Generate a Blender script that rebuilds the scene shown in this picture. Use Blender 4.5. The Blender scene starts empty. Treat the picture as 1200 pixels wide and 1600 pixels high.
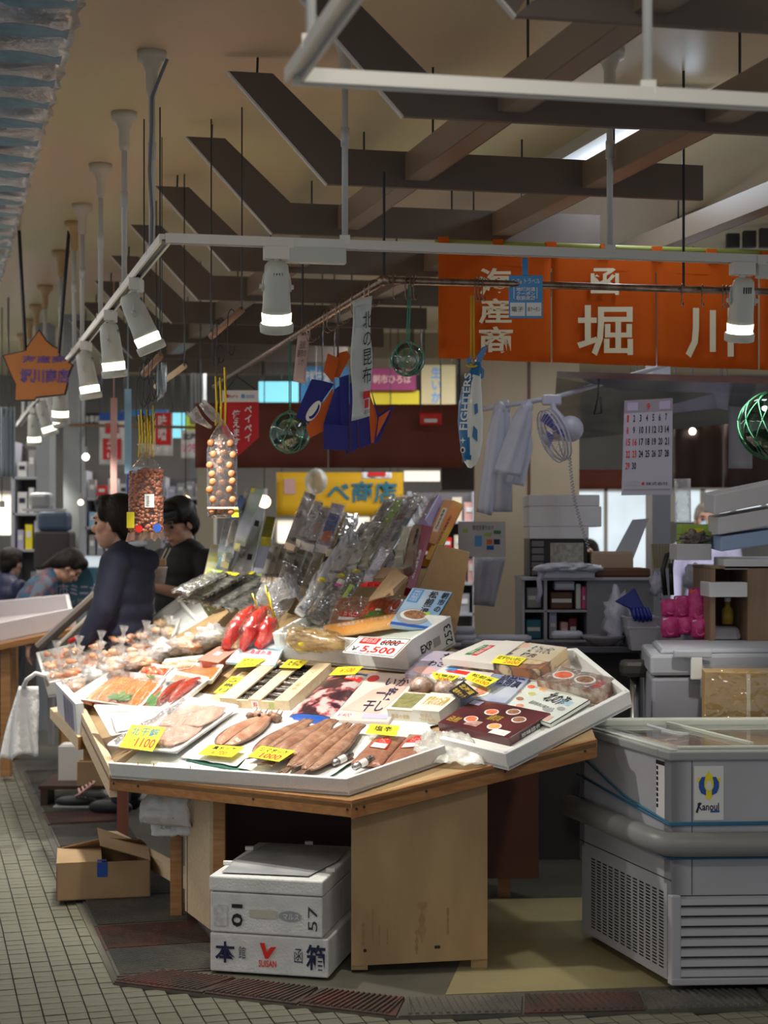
import bpy, math, random
from mathutils import Vector, Matrix, noise
random.seed(7)
sc = bpy.context.scene
COL = sc.collection
# ---------------------------------------------------------------- camera, world, lights, exposure
F, CX, HY, EYE = 2600.0, 600.0, 840.0, 1.5
cd = bpy.data.cameras.new('camera'); cam = bpy.data.objects.new('camera', cd); COL.objects.link(cam)
cd.sensor_fit = 'VERTICAL'; cd.sensor_height = 36; cd.sensor_width = 27; cd.lens = 36 * F / 1600.0
cd.shift_y = (HY - 800) / 1600.0
cd.clip_start = 0.1; cd.clip_end = 200
cam.location = (0, 0, EYE); cam.rotation_euler = (math.pi / 2, 0, 0)
cd.dof.use_dof = True; cd.dof.focus_distance = 5.9; cd.dof.aperture_fstop = 3.4
sc.camera = cam
sc.view_settings.view_transform = 'Standard'; sc.view_settings.look = 'None'
sc.view_settings.gamma = 1.0; sc.view_settings.use_curve_mapping = False
sc.view_settings.exposure = 0.0
w = bpy.data.worlds.new('world'); sc.world = w; w.use_nodes = True
w.node_tree.nodes['Background'].inputs[0].default_value = (0.90, 0.93, 1.0, 1)
w.node_tree.nodes['Background'].inputs[1].default_value = 0.40
def area(name, loc, rot, sx, sy, power, col):
    l = bpy.data.lights.new(name, 'AREA'); l.shape = 'RECTANGLE'; l.size = sx; l.size_y = sy; l.energy = power; l.color = col
    o = bpy.data.objects.new(name, l); o.location = loc; o.rotation_euler = rot; COL.objects.link(o); return o
# added fill lights, no fittings: over the aisle, this stall and the stalls behind
area('fill_light', (-3.4, 6.0, 3.05), (0, 0, 0), 0.3, 7, 75, (1.0, 0.93, 0.85))
area('fill_light', (-3.6, 12.5, 3.05), (0, 0, 0), 0.3, 5, 50, (1.0, 0.93, 0.85))
area('fill_light', (1.6, 11.5, 2.95), (0, 0, 0), 3.5, 0.3, 85, (0.95, 0.96, 1.0))
area('fill_light', (-1.5, 14.0, 3.0), (0, 0, 0), 4, 0.3, 80, (1.0, 0.95, 0.9))
area('fill_light', (1.5, 8.7, 2.62), (0, 0, 0.2), 1.6, 0.2, 15, (0.85, 0.92, 1.0))
area('fill_light', (0.3, 2.2, 3.05), (0, 0, 0), 1.2, 0.3, 26, (1.0, 0.93, 0.82))
SPOT_W = 66.0

# ---------------------------------------------------------------- helpers
def V(*a): return Vector(a)
def P(px, py, Y): return Vector(((px - CX) / F * Y, Y, EYE - (py - HY) / F * Y))
def onz(px, py, z): return P(px, py, F * (EYE - z) / (py - HY))
class Plane:
    def __init__(s, x0, y0, z0, gx, gy):
        s.gx, s.gy, s.c = gx, gy, z0 - gx * x0 - gy * y0; s.n = Vector((-gx, -gy, 1)).normalized()
    def at(s, px, py, off=0.0):
        a = (px - CX) / F; b = (py - HY) / F; c = s.c + off / s.n.z
        return P(px, py, (EYE - c) / (s.gx * a + s.gy + b))
    def z(s, x, y): return s.c + s.gx * x + s.gy * y
DK = Plane(-1.03, 6.24, 0.60, 0.185, 0.274)      # main deck slope
DL = Plane(-1.03, 6.24, 0.60, 0.405, 0.190)      # aisle side slope
class Fr:
    """four corners (near-left, near-right, far-right, far-left) and a normal; at(u,v,h)"""
    def __init__(s, a, b, c, d, n=None):
        s.q = [Vector(p) for p in (a, b, c, d)]
        if n is None:
            n = (s.q[1] - s.q[0]).cross(s.q[3] - s.q[0])
        s.n = Vector(n).normalized()
        s.w = ((s.q[1] - s.q[0]).length + (s.q[2] - s.q[3]).length) / 2
        s.l = ((s.q[3] - s.q[0]).length + (s.q[2] - s.q[1]).length) / 2
    def at(s, u, v, h=0.0):
        a, b, c, d = s.q
        return a * ((1 - u) * (1 - v)) + b * (u * (1 - v)) + c * (u * v) + d * ((1 - u) * v) + s.n * h
    def sub(s, u0, v0, u1, v1, h=0.0):
        return Fr(s.at(u0, v0, h), s.at(u1, v0, h), s.at(u1, v1, h), s.at(u0, v1, h), s.n)
def fp(plane, pts, off=0.0): return Fr(*[plane.at(x, y, off) for x, y in pts], n=plane.n)
def fy(pts, Y):
    Ys = Y if isinstance(Y, (list, tuple)) else [Y] * 4
    return Fr(*[P(x, y, yy) for (x, y), yy in zip(pts, Ys)])
def rect(x0, y0, x1, y1, Y):       # upright facing the aisle, pixel rectangle at depth Y
    return fy([(x0, y1), (x1, y1), (x1, y0), (x0, y0)], Y)

WL = {}
FIRST = {}
def reg(o, loc): WL[o.name] = Vector(loc); return o
def tag(o, label=None, cat=None, group=None, kind=None):
    if label: o['label'] = label
    if cat: o['category'] = cat
    if group: o['group'] = group
    if kind: o['kind'] = kind
    return o
def thing(name, label, cat, loc=(0, 0, 0), group=None, kind=None):
    o = bpy.data.objects.new(name, None); o.empty_display_size = .05; COL.objects.link(o); o.location = loc; reg(o, loc)
    return tag(o, label, cat, group, kind)
def kids(o): return [c for c in COL.objects if c.parent == o]
def copy_tree(o, parent=None, ch=None):
    if ch is None:
        ch = {}
        for c in COL.objects:
            if c.parent: ch.setdefault(c.parent.name, []).append(c)
    c = o.copy(); COL.objects.link(c)
    if parent: c.parent = parent
    for k in ch.get(o.name, []): copy_tree(k, c, ch)
    return c
class MB:
    def __init__(s): s.v = []; s.f = []
    def add(s, vs, fs):
        n = len(s.v); s.v += [Vector(p) for p in vs]; s.f += [tuple(i + n for i in f) for f in fs]; return s
    def hexa(s, b, t):        # 4 bottom, 4 top
        return s.add(list(b) + list(t), [(3, 2, 1, 0), (4, 5, 6, 7), (0, 1, 5, 4), (1, 2, 6, 5), (2, 3, 7, 6), (3, 0, 4, 7)])
    def slab(s, fr, h0, h1, u0=0, v0=0, u1=1, v1=1):
        c = [(u0, v0), (u1, v0), (u1, v1), (u0, v1)]
        return s.hexa([fr.at(u, v, h0) for u, v in c], [fr.at(u, v, h1) for u, v in c])
    def box(s, c, size, m=None):
        x, y, z = [k / 2 for k in size]; m = m or Matrix.Identity(3); c = Vector(c)
        q = [(-x, -y), (x, -y), (x, y), (-x, y)]
        return s.hexa([c + m @ Vector((a, b, -z)) for a, b in q], [c + m @ Vector((a, b, z)) for a, b in q])
    def poly(s, pts, h):      # prism: points and an extrusion vector
        n = len(pts); h = Vector(h); pts = [Vector(p) for p in pts]
        return s.add(pts + [p + h for p in pts], [tuple(range(n))[::-1], tuple(range(n, 2 * n))] + [(i, (i + 1) % n, n + (i + 1) % n, n + i) for i in range(n)])
    def tube(s, path, r, seg=8, cap=True):
        path = [Vector(p) for p in path]; n = len(path); R = r if isinstance(r, (list, tuple)) else [r] * n
        up = None; base = len(s.v)
        for i, p in enumerate(path):
            t = (path[min(i + 1, n - 1)] - path[max(i - 1, 0)]).normalized()
            if up is None:
                up = Vector((0, 0, 1)) if abs(t.z) < .9 else Vector((1, 0, 0))
            a = t.cross(up)
            if a.length < 1e-5: a = t.cross(Vector((0, 1, 0)))
            a.normalize(); b = a.cross(t).normalized(); up = b
            for k in range(seg):
                g = 2 * math.pi * k / seg
                s.v.append(p + (a * math.cos(g) + b * math.sin(g)) * R[i])
        for i in range(n - 1):
            for k in range(seg):
                q = base + i * seg
                s.f.append((q + k, q + seg + k, q + seg + (k + 1) % seg, q + (k + 1) % seg))
        if cap:
            s.f.append(tuple(base + k for k in range(seg))); s.f.append(tuple(base + (n - 1) * seg + k for k in range(seg))[::-1])
        return s
    def lathe(s, prof, seg=20, c=(0, 0, 0), m=None):   # profile (r, z)
        base = len(s.v); c = Vector(c); m = m or Matrix.Identity(3)
        for r, z in prof:
            for k in range(seg):
                g = 2 * math.pi * k / seg; s.v.append(c + m @ Vector((r * math.cos(g), r * math.sin(g), z)))
        for i in range(len(prof) - 1):
            for k in range(seg):
                q = base + i * seg; s.f.append((q + k, q + (k + 1) % seg, q + seg + (k + 1) % seg, q + seg + k))
        if prof[0][0] > 1e-6: s.f.append(tuple(base + k for k in range(seg))[::-1])
        if prof[-1][0] > 1e-6: s.f.append(tuple(base + (len(prof) - 1) * seg + k for k in range(seg)))
        return s
    def ell(s, c, r, m=None, nu=12, nv=8, jit=0, seed=0):
        m = m or Matrix.Identity(3); c = Vector(c); base = len(s.v)
        r = (r, r, r) if not isinstance(r, (list, tuple, Vector)) else r
        for i in range(1, nv):
            t = math.pi * i / nv
            for k in range(nu):
                g = 2 * math.pi * k / nu; d = Vector((math.sin(t) * math.cos(g), math.sin(t) * math.sin(g), math.cos(t)))
                j = 1 + jit * noise.noise(d * 2.3 + Vector((seed, seed * .7, 0)))
                s.v.append(c + m @ Vector((d.x * r[0] * j, d.y * r[1] * j, d.z * r[2] * j)))
        top = len(s.v); s.v.append(c + m @ Vector((0, 0, r[2]))); s.v.append(c + m @ Vector((0, 0, -r[2])))
        for i in range(nv - 2):
            for k in range(nu):
                q = base + i * nu; s.f.append((q + k, q + nu + k, q + nu + (k + 1) % nu, q + (k + 1) % nu))
        for k in range(nu):
            s.f.append((top, base + k, base + (k + 1) % nu)); q = base + (nv - 2) * nu; s.f.append((top + 1, q + (k + 1) % nu, q + k))
        return s
    def sheet(s, fr, nu, nv, fn):       # fn(u,v)->(u,v,h)
        base = len(s.v)
        for j in range(nv + 1):
            for i in range(nu + 1):
                s.v.append(fr.at(*fn(i / nu, j / nv)))
        for j in range(nv):
            for i in range(nu):
                q = base + j * (nu + 1) + i; s.f.append((q, q + 1, q + nu + 2, q + nu + 1))
        return s
    def build(s, name, mat, parent=None, smooth=False, bevel=0, solid=0, sub=0, loc=None):
        me = bpy.data.meshes.new(name); vs = s.v
        if parent is not None: loc = WL.get(parent.name, Vector((0, 0, 0)))
        elif loc is None:
            loc = Vector((sum(p.x for p in vs) / len(vs), sum(p.y for p in vs) / len(vs), min(p.z for p in vs)))
        loc = Vector(loc)
        me.from_pydata([tuple(p - loc) for p in vs], [], s.f); me.materials.append(mat)
        if smooth: me.polygons.foreach_set('use_smooth', [True] * len(me.polygons))
        me.update()
        o = bpy.data.objects.new(name, me); COL.objects.link(o)
        if parent is not None:
            o.parent = parent
            if parent.type == 'EMPTY': FIRST.setdefault(parent.name, o)
        else: o.location = loc
        reg(o, loc)
        if solid: md = o.modifiers.new('solid', 'SOLIDIFY'); md.thickness = solid; md.offset = 0
        if bevel: md = o.modifiers.new('bevel', 'BEVEL'); md.width = bevel; md.segments = 2; md.limit_method = 'ANGLE'
        if sub: md = o.modifiers.new('sub', 'SUBSURF'); md.levels = sub; md.render_levels = sub
        return o
def rotm(fromv, tov): return Vector(fromv).rotation_difference(Vector(tov)).to_matrix()

# ---------------------------------------------------------------- materials
MT = {}
def mat(name, col, rough=.5, metal=0.0, col2=None, scale=20, bump=0, bscale=80, tex='noise', spec=.5, emit=0, ecol=None, stretch=None, ramp=(.35, .65), coat=0, trans=0):
    if name in MT: return MT[name]
    m = bpy.data.materials.new(name); m.use_nodes = True; nt = m.node_tree; N = nt.nodes; L = nt.links; b = N['Principled BSDF']
    c4 = lambda c: (c[0], c[1], c[2], 1)
    b.inputs['Base Color'].default_value = c4(col); b.inputs['Roughness'].default_value = rough; b.inputs['Metallic'].default_value = metal
    b.inputs['Specular IOR Level'].default_value = spec
    if coat: b.inputs['Coat Weight'].default_value = coat; b.inputs['Coat Roughness'].default_value = .08
    if trans: b.inputs['Subsurface Weight'].default_value = trans; b.inputs['Subsurface Radius'].default_value = (.02, .01, .005)
    tc = N.new('ShaderNodeTexCoord'); mp = N.new('ShaderNodeMapping'); L.new(tc.outputs['Object'], mp.inputs[0])
    if stretch: mp.inputs['Scale'].default_value = stretch
    if col2 is not None:
        if tex == 'noise':
            t = N.new('ShaderNodeTexNoise'); t.inputs['Detail'].default_value = 4; out = t.outputs['Fac']
        elif tex == 'voronoi':
            t = N.new('ShaderNodeTexVoronoi'); out = t.outputs['Distance']
        else:
            t = N.new('ShaderNodeTexWave'); t.inputs['Distortion'].default_value = 3; t.inputs['Detail'].default_value = 2; out = t.outputs['Fac']
        t.inputs['Scale'].default_value = scale; L.new(mp.outputs[0], t.inputs['Vector'])
        r = N.new('ShaderNodeValToRGB'); r.color_ramp.elements[0].position = ramp[0]; r.color_ramp.elements[1].position = ramp[1]
        r.color_ramp.elements[0].color = c4(col); r.color_ramp.elements[1].color = c4(col2)
        if len(ramp) > 2:
            for p_, c_ in ramp[2]:
                e = r.color_ramp.elements.new(p_); e.color = c4(c_)
        L.new(out, r.inputs[0]); L.new(r.outputs[0], b.inputs['Base Color'])
    if bump:
        t2 = N.new('ShaderNodeTexNoise'); t2.inputs['Scale'].default_value = bscale; t2.inputs['Detail'].default_value = 3
        L.new(mp.outputs[0], t2.inputs['Vector']); bp = N.new('ShaderNodeBump'); bp.inputs['Strength'].default_value = bump; bp.inputs['Distance'].default_value = .01
        L.new(t2.outputs['Fac'], bp.inputs['Height']); L.new(bp.outputs[0], b.inputs['Normal'])
    if emit:
        b.inputs['Emission Color'].default_value = c4(ecol or col); b.inputs['Emission Strength'].default_value = emit
    MT[name] = m; return m
def film(name, tint=(1, 1, 1), base=.05, gl=.5, rough=.08, bscale=40, bump=.6, milk=0.0, mcol=(.9, .9, .92)):
    if name in MT: return MT[name]
    m = bpy.data.materials.new(name); m.use_nodes = True; nt = m.node_tree; N = nt.nodes; L = nt.links; N.remove(N['Principled BSDF']); out = N['Material Output']
    tr = N.new('ShaderNodeBsdfTransparent'); tr.inputs[0].default_value = (*tint, 1)
    g = N.new('ShaderNodeBsdfGlossy'); g.inputs['Roughness'].default_value = rough; g.inputs[0].default_value = (1, 1, 1, 1)
    lw = N.new('ShaderNodeFresnel'); lw.inputs[0].default_value = 1.45
    ma = N.new('ShaderNodeMath'); ma.operation = 'MULTIPLY_ADD'; ma.inputs[1].default_value = gl; ma.inputs[2].default_value = base; ma.use_clamp = True
    L.new(lw.outputs[0], ma.inputs[0])
    tc = N.new('ShaderNodeTexCoord'); t = N.new('ShaderNodeTexNoise'); t.inputs['Scale'].default_value = bscale; t.inputs['Detail'].default_value = 2; L.new(tc.outputs['Object'], t.inputs['Vector'])
    bp = N.new('ShaderNodeBump'); bp.inputs['Strength'].default_value = bump; bp.inputs['Distance'].default_value = .02
    L.new(t.outputs['Fac'], bp.inputs['Height']); L.new(bp.outputs[0], g.inputs['Normal']); L.new(bp.outputs[0], lw.inputs['Normal'])
    mx = N.new('ShaderNodeMixShader'); L.new(ma.outputs[0], mx.inputs[0]); L.new(tr.outputs[0], mx.inputs[1]); L.new(g.outputs[0], mx.inputs[2])
    last = mx
    if milk:
        d = N.new('ShaderNodeBsdfDiffuse'); d.inputs[0].default_value = (*mcol, 1); m2 = N.new('ShaderNodeMixShader'); m2.inputs[0].default_value = milk
        L.new(mx.outputs[0], m2.inputs[1]); L.new(d.outputs[0], m2.inputs[2]); last = m2
    L.new(last.outputs[0], out.inputs[0]); MT[name] = m; return m
PAL = dict(white=(.8, .8, .78), black=(.012, .012, .014), red=(.72, .02, .015), blue=(.02, .09, .42), yellow=(.92, .78, .03), navy=(.012, .015, .06), green=(.04, .22, .05),
           grey=(.35, .35, .36), orange=(.78, .16, .02), gold=(.55, .38, .05), pink=(.8, .1, .3), cream=(.78, .68, .5), brown=(.12, .045, .02), teal=(.03, .2, .28), lilac=(.5, .47, .66),
           sky=(.1, .35, .75), maroon=(.2, .01, .03), dark=(.04, .035, .035), skyblue=(.35, .6, .8), lime=(.4, .6, .08), purple=(.15, .08, .35), tan=(.5, .3, .15), rose=(.72, .42, .38))
def flat(c, rough=.5): return mat('paint_' + c + ('' if rough == .5 else '_%d' % (rough * 100)), PAL[c], rough)
FOAM = mat('foam', (.80, .81, .80), .55, col2=(.72, .73, .71), scale=300, tex='voronoi', bump=.15, bscale=250, trans=.0)
FOAMD = mat('foam_worn', (.62, .63, .62), .6, col2=(.74, .75, .74), scale=14, bump=.2, bscale=120)
WOOD = mat('pine', (.36, .17, .06), .5, col2=(.47, .25, .10), scale=6, stretch=(1, 1, 12), bump=.1)
WOODH = mat('pine_board', (.30, .125, .035), .5, col2=(.40, .19, .065), scale=5, stretch=(1, 9, 14), bump=.1)
PLY = mat('plywood', (.36, .235, .11), .6, col2=(.47, .32, .16), scale=2.2, stretch=(3, 3, .8), bump=.08, bscale=30)
PALE = mat('pale_wood', (.66, .5, .31), .55, col2=(.74, .58, .38), scale=8, stretch=(1, 8, 8))
DARKW = mat('dark_brown_board', (.045, .018, .012), .55, col2=(.06, .025, .016), scale=5)
CARD = mat('cardboard', (.38, .25, .13), .8, col2=(.43, .29, .16), scale=5, bump=.05)
WMET = mat('white_enamel', (.72, .71, .66), .35)
STEEL = mat('steel', (.5, .5, .5), .3, 1.0)
BRONZE = mat('worn_pipe', (.18, .11, .08), .35, .9, col2=(.32, .25, .2), scale=30, stretch=(1, 1, 1))
BLKW = mat('black_wire', (.015, .015, .015), .4)
FILM = film('clear_film')
FILMM = film('milky_film', milk=.14, base=.10, gl=.75, bump=.9)
GOLDT = mat('gold_tie', (.85, .6, .05), .25, 1.0)
PAPER = mat('paper', (.82, .8, .77), .8, bump=.1)
CLOTHW = mat('white_cloth', (.80, .78, .76), .9, bump=.5, bscale=120)

# ---------------------------------------------------------------- lettering
_tc = {}
def under(parent):
    '''writing and print belong to the face they are on: the thing's first mesh part'''
    if parent is not None and parent.type == 'EMPTY' and parent.get('kind') != 'structure': return FIRST.get(parent.name, parent)
    return parent
def tmesh(body, vertical=False, bold=0.0, align='CENTER'):
    k = (body, vertical, bold, align)
    if k in _tc: return _tc[k]
    c = bpy.data.curves.new('t', 'FONT'); c.body = '\n'.join(body) if vertical else body; c.resolution_u = 2; c.offset = bold; c.align_x = align
    o = bpy.data.objects.new('t', c); COL.objects.link(o)
    bpy.context.view_layer.update()
    dg = bpy.context.evaluated_depsgraph_get(); m = bpy.data.meshes.new_from_object(o.evaluated_get(dg))
    vs = [(v.co.x, v.co.y) for v in m.vertices]; fs = [tuple(p.vertices) for p in m.polygons]
    bpy.data.objects.remove(o); bpy.data.curves.remove(c); bpy.data.meshes.remove(m)
    x0 = min(v[0] for v in vs); x1 = max(v[0] for v in vs); y0 = min(v[1] for v in vs); y1 = max(v[1] for v in vs)
    vs = [((x - x0) / (x1 - x0 + 1e-9), (y - y0) / (y1 - y0 + 1e-9)) for x, y in vs]
    _tc[k] = (vs, fs); return _tc[k]
def text(fr, body, u0, v0, u1, v1, m, parent, name='lettering', bold=0.0, vertical=False, h=.0015, warp=None, rot=0, align='CENTER'):
    parent = under(parent); vs, fs = tmesh(body, vertical, min(bold, .022), align); b = MB(); pts = []
    for x, y in vs:
        if rot == 90: x, y = 1 - y, x
        elif rot == 180: x, y = 1 - x, 1 - y
        elif rot == 270: x, y = y, 1 - x
        if warp: x, y = warp(x, y)
        hh = h(u0 + x * (u1 - u0), v0 + y * (v1 - v0)) if callable(h) else h
        pts.append(fr.at(u0 + x * (u1 - u0), v0 + y * (v1 - v0), hh))
    b.add(pts, fs)
    return b.build(name, m if not isinstance(m, str) else flat(m), parent)
def disc(fr, u, v, ru, rv, m, parent, name='print', h=.001, seg=20, th=.0006):
    parent = under(parent)
    b = MB(); b.poly([fr.at(u + ru * math.cos(2 * math.pi * k / seg), v + rv * math.sin(2 * math.pi * k / seg), h) for k in range(seg)], fr.n * th)
    return b.build(name, m if not isinstance(m, str) else flat(m), parent)
def patch(fr, u0, v0, u1, v1, m, parent, name='print', h=.0008, th=.0005):
    parent = under(parent)
    return MB().slab(fr, h, h + th, u0, v0, u1, v1).build(name, m if not isinstance(m, str) else flat(m), parent)
# ================================================================ SETTING
AV = Vector((-.27, .963, 0)).normalized()        # aisle direction
AU = Vector((.98, .196, 0)).normalized()         # along the stall front
CEIL_Z = 3.16
def struct(o, kind='structure'): o['kind'] = kind; return o
# floor bed (grout) and ceramic tiles
GROUT = mat('grout', (.035, .04, .034), .8)
TILE = mat('floor_tile', (.135, .14, .10), .36, col2=(.185, .182, .14), scale=3, bump=.25, bscale=160, stretch=(1, 14, 1))
floor = thing('floor', None, None, (0, 0, 0)); struct(floor)
MB().box((-.5, 8.5, -.03), (9, 16, .05)).build('floor_bed', GROUT, floor)
plat = [V(-1.28 - .27 * 6.5 / .963, 6.87 + 6.5, 0), V(-1.28, 6.87, 0), V(-.906, 5.57, 0), V(.04, 5.165, 0), V(1.22, 5.27, 0), V(3.4, 5.70, 0), V(3.4, 13.4, 0)]
def inpoly(x, y, pl):
    c = False; n = len(pl)
    for i in range(n):
        a, b = pl[i], pl[(i + 1) % n]
        if (a.y > y) != (b.y > y) and x < (b.x - a.x) * (y - a.y) / (b.y - a.y) + a.x: c = not c
    return c
T = .068; pu = Vector((AV.y, -AV.x, 0)); cells = []
for j in range(-15, 230):
    for i in range(-60, 60):
        c = V(-.9, 5.5, 0) + pu * (i * T) + AV * (j * T)
        if c.y < 4.9 or c.y > 14: continue
        px = CX + c.x / c.y * F; py = HY + EYE / c.y * F
        if px < -120 or px > 1260 or py > 1660: continue
        if inpoly(c.x, c.y, plat): continue
        cells.append((c.y, c))
cells.sort(key=lambda t: t[0])
q = T * .465
tm = MB().box((0, 0, -.001), (2 * q, 2 * q, .008), Matrix.Rotation(math.atan2(-AV.x, AV.y), 3, 'Z'))
def tile_box(b, c, z=0): b.box((c.x, c.y, -.001 + z), (2 * q, 2 * q, .008), Matrix.Rotation(math.atan2(-AV.x, AV.y), 3, 'Z'))
vis = [c for y, c in cells if -20 < CX + c.x / c.y * F < 1220 and HY + EYE / c.y * F < 1605]; rest = [c for y, c in cells if c not in vis]
first = tm.build('floor_tile', TILE, floor, bevel=0); first.location = vis[0]
for c in vis[1:300]:
    o = first.copy(); COL.objects.link(o); o.location = (c.x, c.y, random.uniform(-.001, .001)); o.rotation_euler = (random.uniform(-.006, .006), random.uniform(-.006, .006), 0)
b = MB()
for c in vis[300:] + rest: tile_box(b, c, random.uniform(-.001, .001))
struct(b.build('floor_tiles', TILE, floor), 'stuff')
# stall platform
CONC = mat('painted_concrete', (.07, .07, .062), .42, col2=(.14, .135, .10), scale=1.3, bump=.1, bscale=20)
PCON = mat('yellow_concrete', (.40, .34, .17), .45, col2=(.30, .26, .14), scale=2.5, bump=.1, bscale=20)
pf = thing('floor_platform', None, None, (0, 0, 0)); struct(pf)
MB().poly([p + V(0, 0, -.004) for p in plat], (0, 0, .014)).build('platform_bed', CONC, pf)
MB().poly([V(.20, 5.42, .0102), V(3.3, 5.85, .0102), V(3.3, 7.15, .0102), V(.43, 6.84, .0102)], (0, 0, .002)).build('painted_area', PCON, pf)
# rubber treads around the platform edge, each plate with raised slanted ribs
TRED = mat('tread_red', (.10, .035, .028), .5, col2=(.045, .035, .03), scale=5, bump=.5, bscale=90)
TGRY = mat('tread_grey', (.06, .065, .06), .45, col2=(.11, .10, .085), scale=4, bump=.5, bscale=90)
def tread(a, b_, c_, d, m, name='tread_plate', ribs=12, slant=.25):
    f = Fr(a, b_, c_, d, V(0, 0, 1)); bb = MB(); bb.slab(f, .010, .016)
    for k in range(ribs):
        u = (k + .5) / ribs; w_ = .30 / ribs
        e0 = min(.995, max(.005, u - slant / 2)); e1 = min(.995, max(.005, u + slant / 2))
        bb.hexa([f.at(max(0, e0 - w_), .04, .0155), f.at(min(1, e0 + w_), .04, .0155), f.at(min(1, e1 + w_), .96, .0155), f.at(max(0, e1 - w_), .96, .0155)],
                [f.at(max(0, e0 - w_ * .6), .05, .022), f.at(min(1, e0 + w_ * .6), .05, .022), f.at(min(1, e1 + w_ * .6), .95, .022), f.at(max(0, e1 - w_ * .6), .95, .022)])
    return bb.build(name, m, pf)
def strip(a, b_, ia, ib, n, m, **k):
    for i in range(n):
        t0 = i / n + .004; t1 = (i + 1) / n - .004
        tread(a.lerp(b_, t0), a.lerp(b_, t1), ia.lerp(ib, t1), ia.lerp(ib, t0), m[i % len(m)], **k)
strip(plat[2], plat[3], V(-.78, 5.73, 0), V(.07, 5.37, 0), 3, [TRED], ribs=16, slant=.12)
strip(plat[3], plat[4], V(.07, 5.37, 0), V(1.22, 5.48, 0), 3, [TGRY, TRED, TGRY], ribs=16, slant=-.12)
strip(plat[4], plat[5], V(1.22, 5.48, 0), V(3.35, 5.9, 0), 5, [TGRY], ribs=16, slant=-.12)
def atv(s0, off, z=0): return V(-.906, 5.57, z) + AV * s0 + pu * off
# mats along the aisle edge: cross-ribbed
for i, (s0, s1, m) in enumerate([(.06, .42, TGRY), (.43, .80, TRED), (.81, 1.3, TGRY), (1.31, 1.9, TGRY), (1.95, 2.45, TRED), (2.5, 3.1, TGRY), (3.15, 3.5, TRED), (3.55, 4.2, TGRY), (4.25, 5.2, TGRY)]):
    w0 = .02 if i else .06
    tread(atv(s0, .02), atv(s0, .42), atv(s1, .42), atv(s1, .02), m, name='floor_mat', ribs=0, slant=0)
    bb = MB(); k = 0; s_ = s0 + .01
    while s_ < s1 - .008:
        f = Fr(atv(s_, .03), atv(s_, .41), atv(s_ + .008, .41), atv(s_ + .008, .03), V(0, 0, 1)); bb.slab(f, .016, .021); s_ += .02
    struct(bb.build('mat_ribs', m, pf), 'stuff')
# ceiling, back and side walls
CEILM = mat('ceiling_light_tints', (.66, .46, .33), .36, col2=(.66, .62, .34), scale=.55, bump=.12, bscale=5, spec=.35, ramp=(.3, .7))  # broad pink and olive patches put reflected coloured light into the ceiling colour
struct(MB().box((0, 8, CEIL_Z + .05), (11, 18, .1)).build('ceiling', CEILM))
WALLM = mat('back_wall_paint', (.13, .13, .13), .7, col2=(.20, .19, .17), scale=1)
WALLB = mat('beige_wall', (.42, .33, .22), .7, col2=(.47, .37, .25), scale=2)
struct(MB().box((-.5, 17.05, 1.6), (10, .1, 3.3)).build('wall_back', WALLM))
# left-hand clear awning edge with printed fish shapes (hangs below the ceiling along the aisle)
AWN = mat('silver_awning', (.80, .84, .88), .22, .35, col2=(.52, .46, .44), scale=5, bump=.5, bscale=30)
aw = thing('aisle_awning', 'shiny silver plastic awning sheet printed with a row of blue fish shapes', 'awning', P(30, 200, 6))
fa = Fr(V(-1.75, 3.6, 2.98), V(-1.05, 3.6, 2.98), V(-3.75, 12.5, 2.98), V(-4.6, 12.5, 2.98), V(0, 0, -1))
fa = Fr(P(-160, -60, 4.6), P(142, -30, 4.6), P(2, 440, 9.6), P(-90, 440, 9.6), V(.2, -.3, -1))
MB().sheet(fa, 14, 120, lambda u, v: (u * (1 + .015 * math.sin(v * 190)), v, .004 * math.sin(v * 150 + u * 3) + .02 * noise.noise(V(u * 3, v * 14, 0)))).build('sheet', AWN, aw, smooth=True, solid=.002)
FBL = mat('fish_print', (.05, .15, .24), .3, col2=(.10, .25, .34), scale=20)
for k in range(19):
    v = .02 + k * .052; c0 = .70; b = MB(); pts = []
    for j in range(20):
        g = 2 * math.pi * j / 20; pts.append(fa.at(c0 + .21 * math.cos(g) * (1 + .1 * math.cos(g)), v + .012 * math.sin(g) * (1 - .3 * math.cos(g)), .045))
    b.poly(pts, fa.n * .001); b.poly([fa.at(c0 + .15, v, .045), fa.at(c0 + .23, v + .01, .045), fa.at(c0 + .23, v - .01, .045)], fa.n * .001)
    b.build('fish_shape', FBL, aw)

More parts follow.
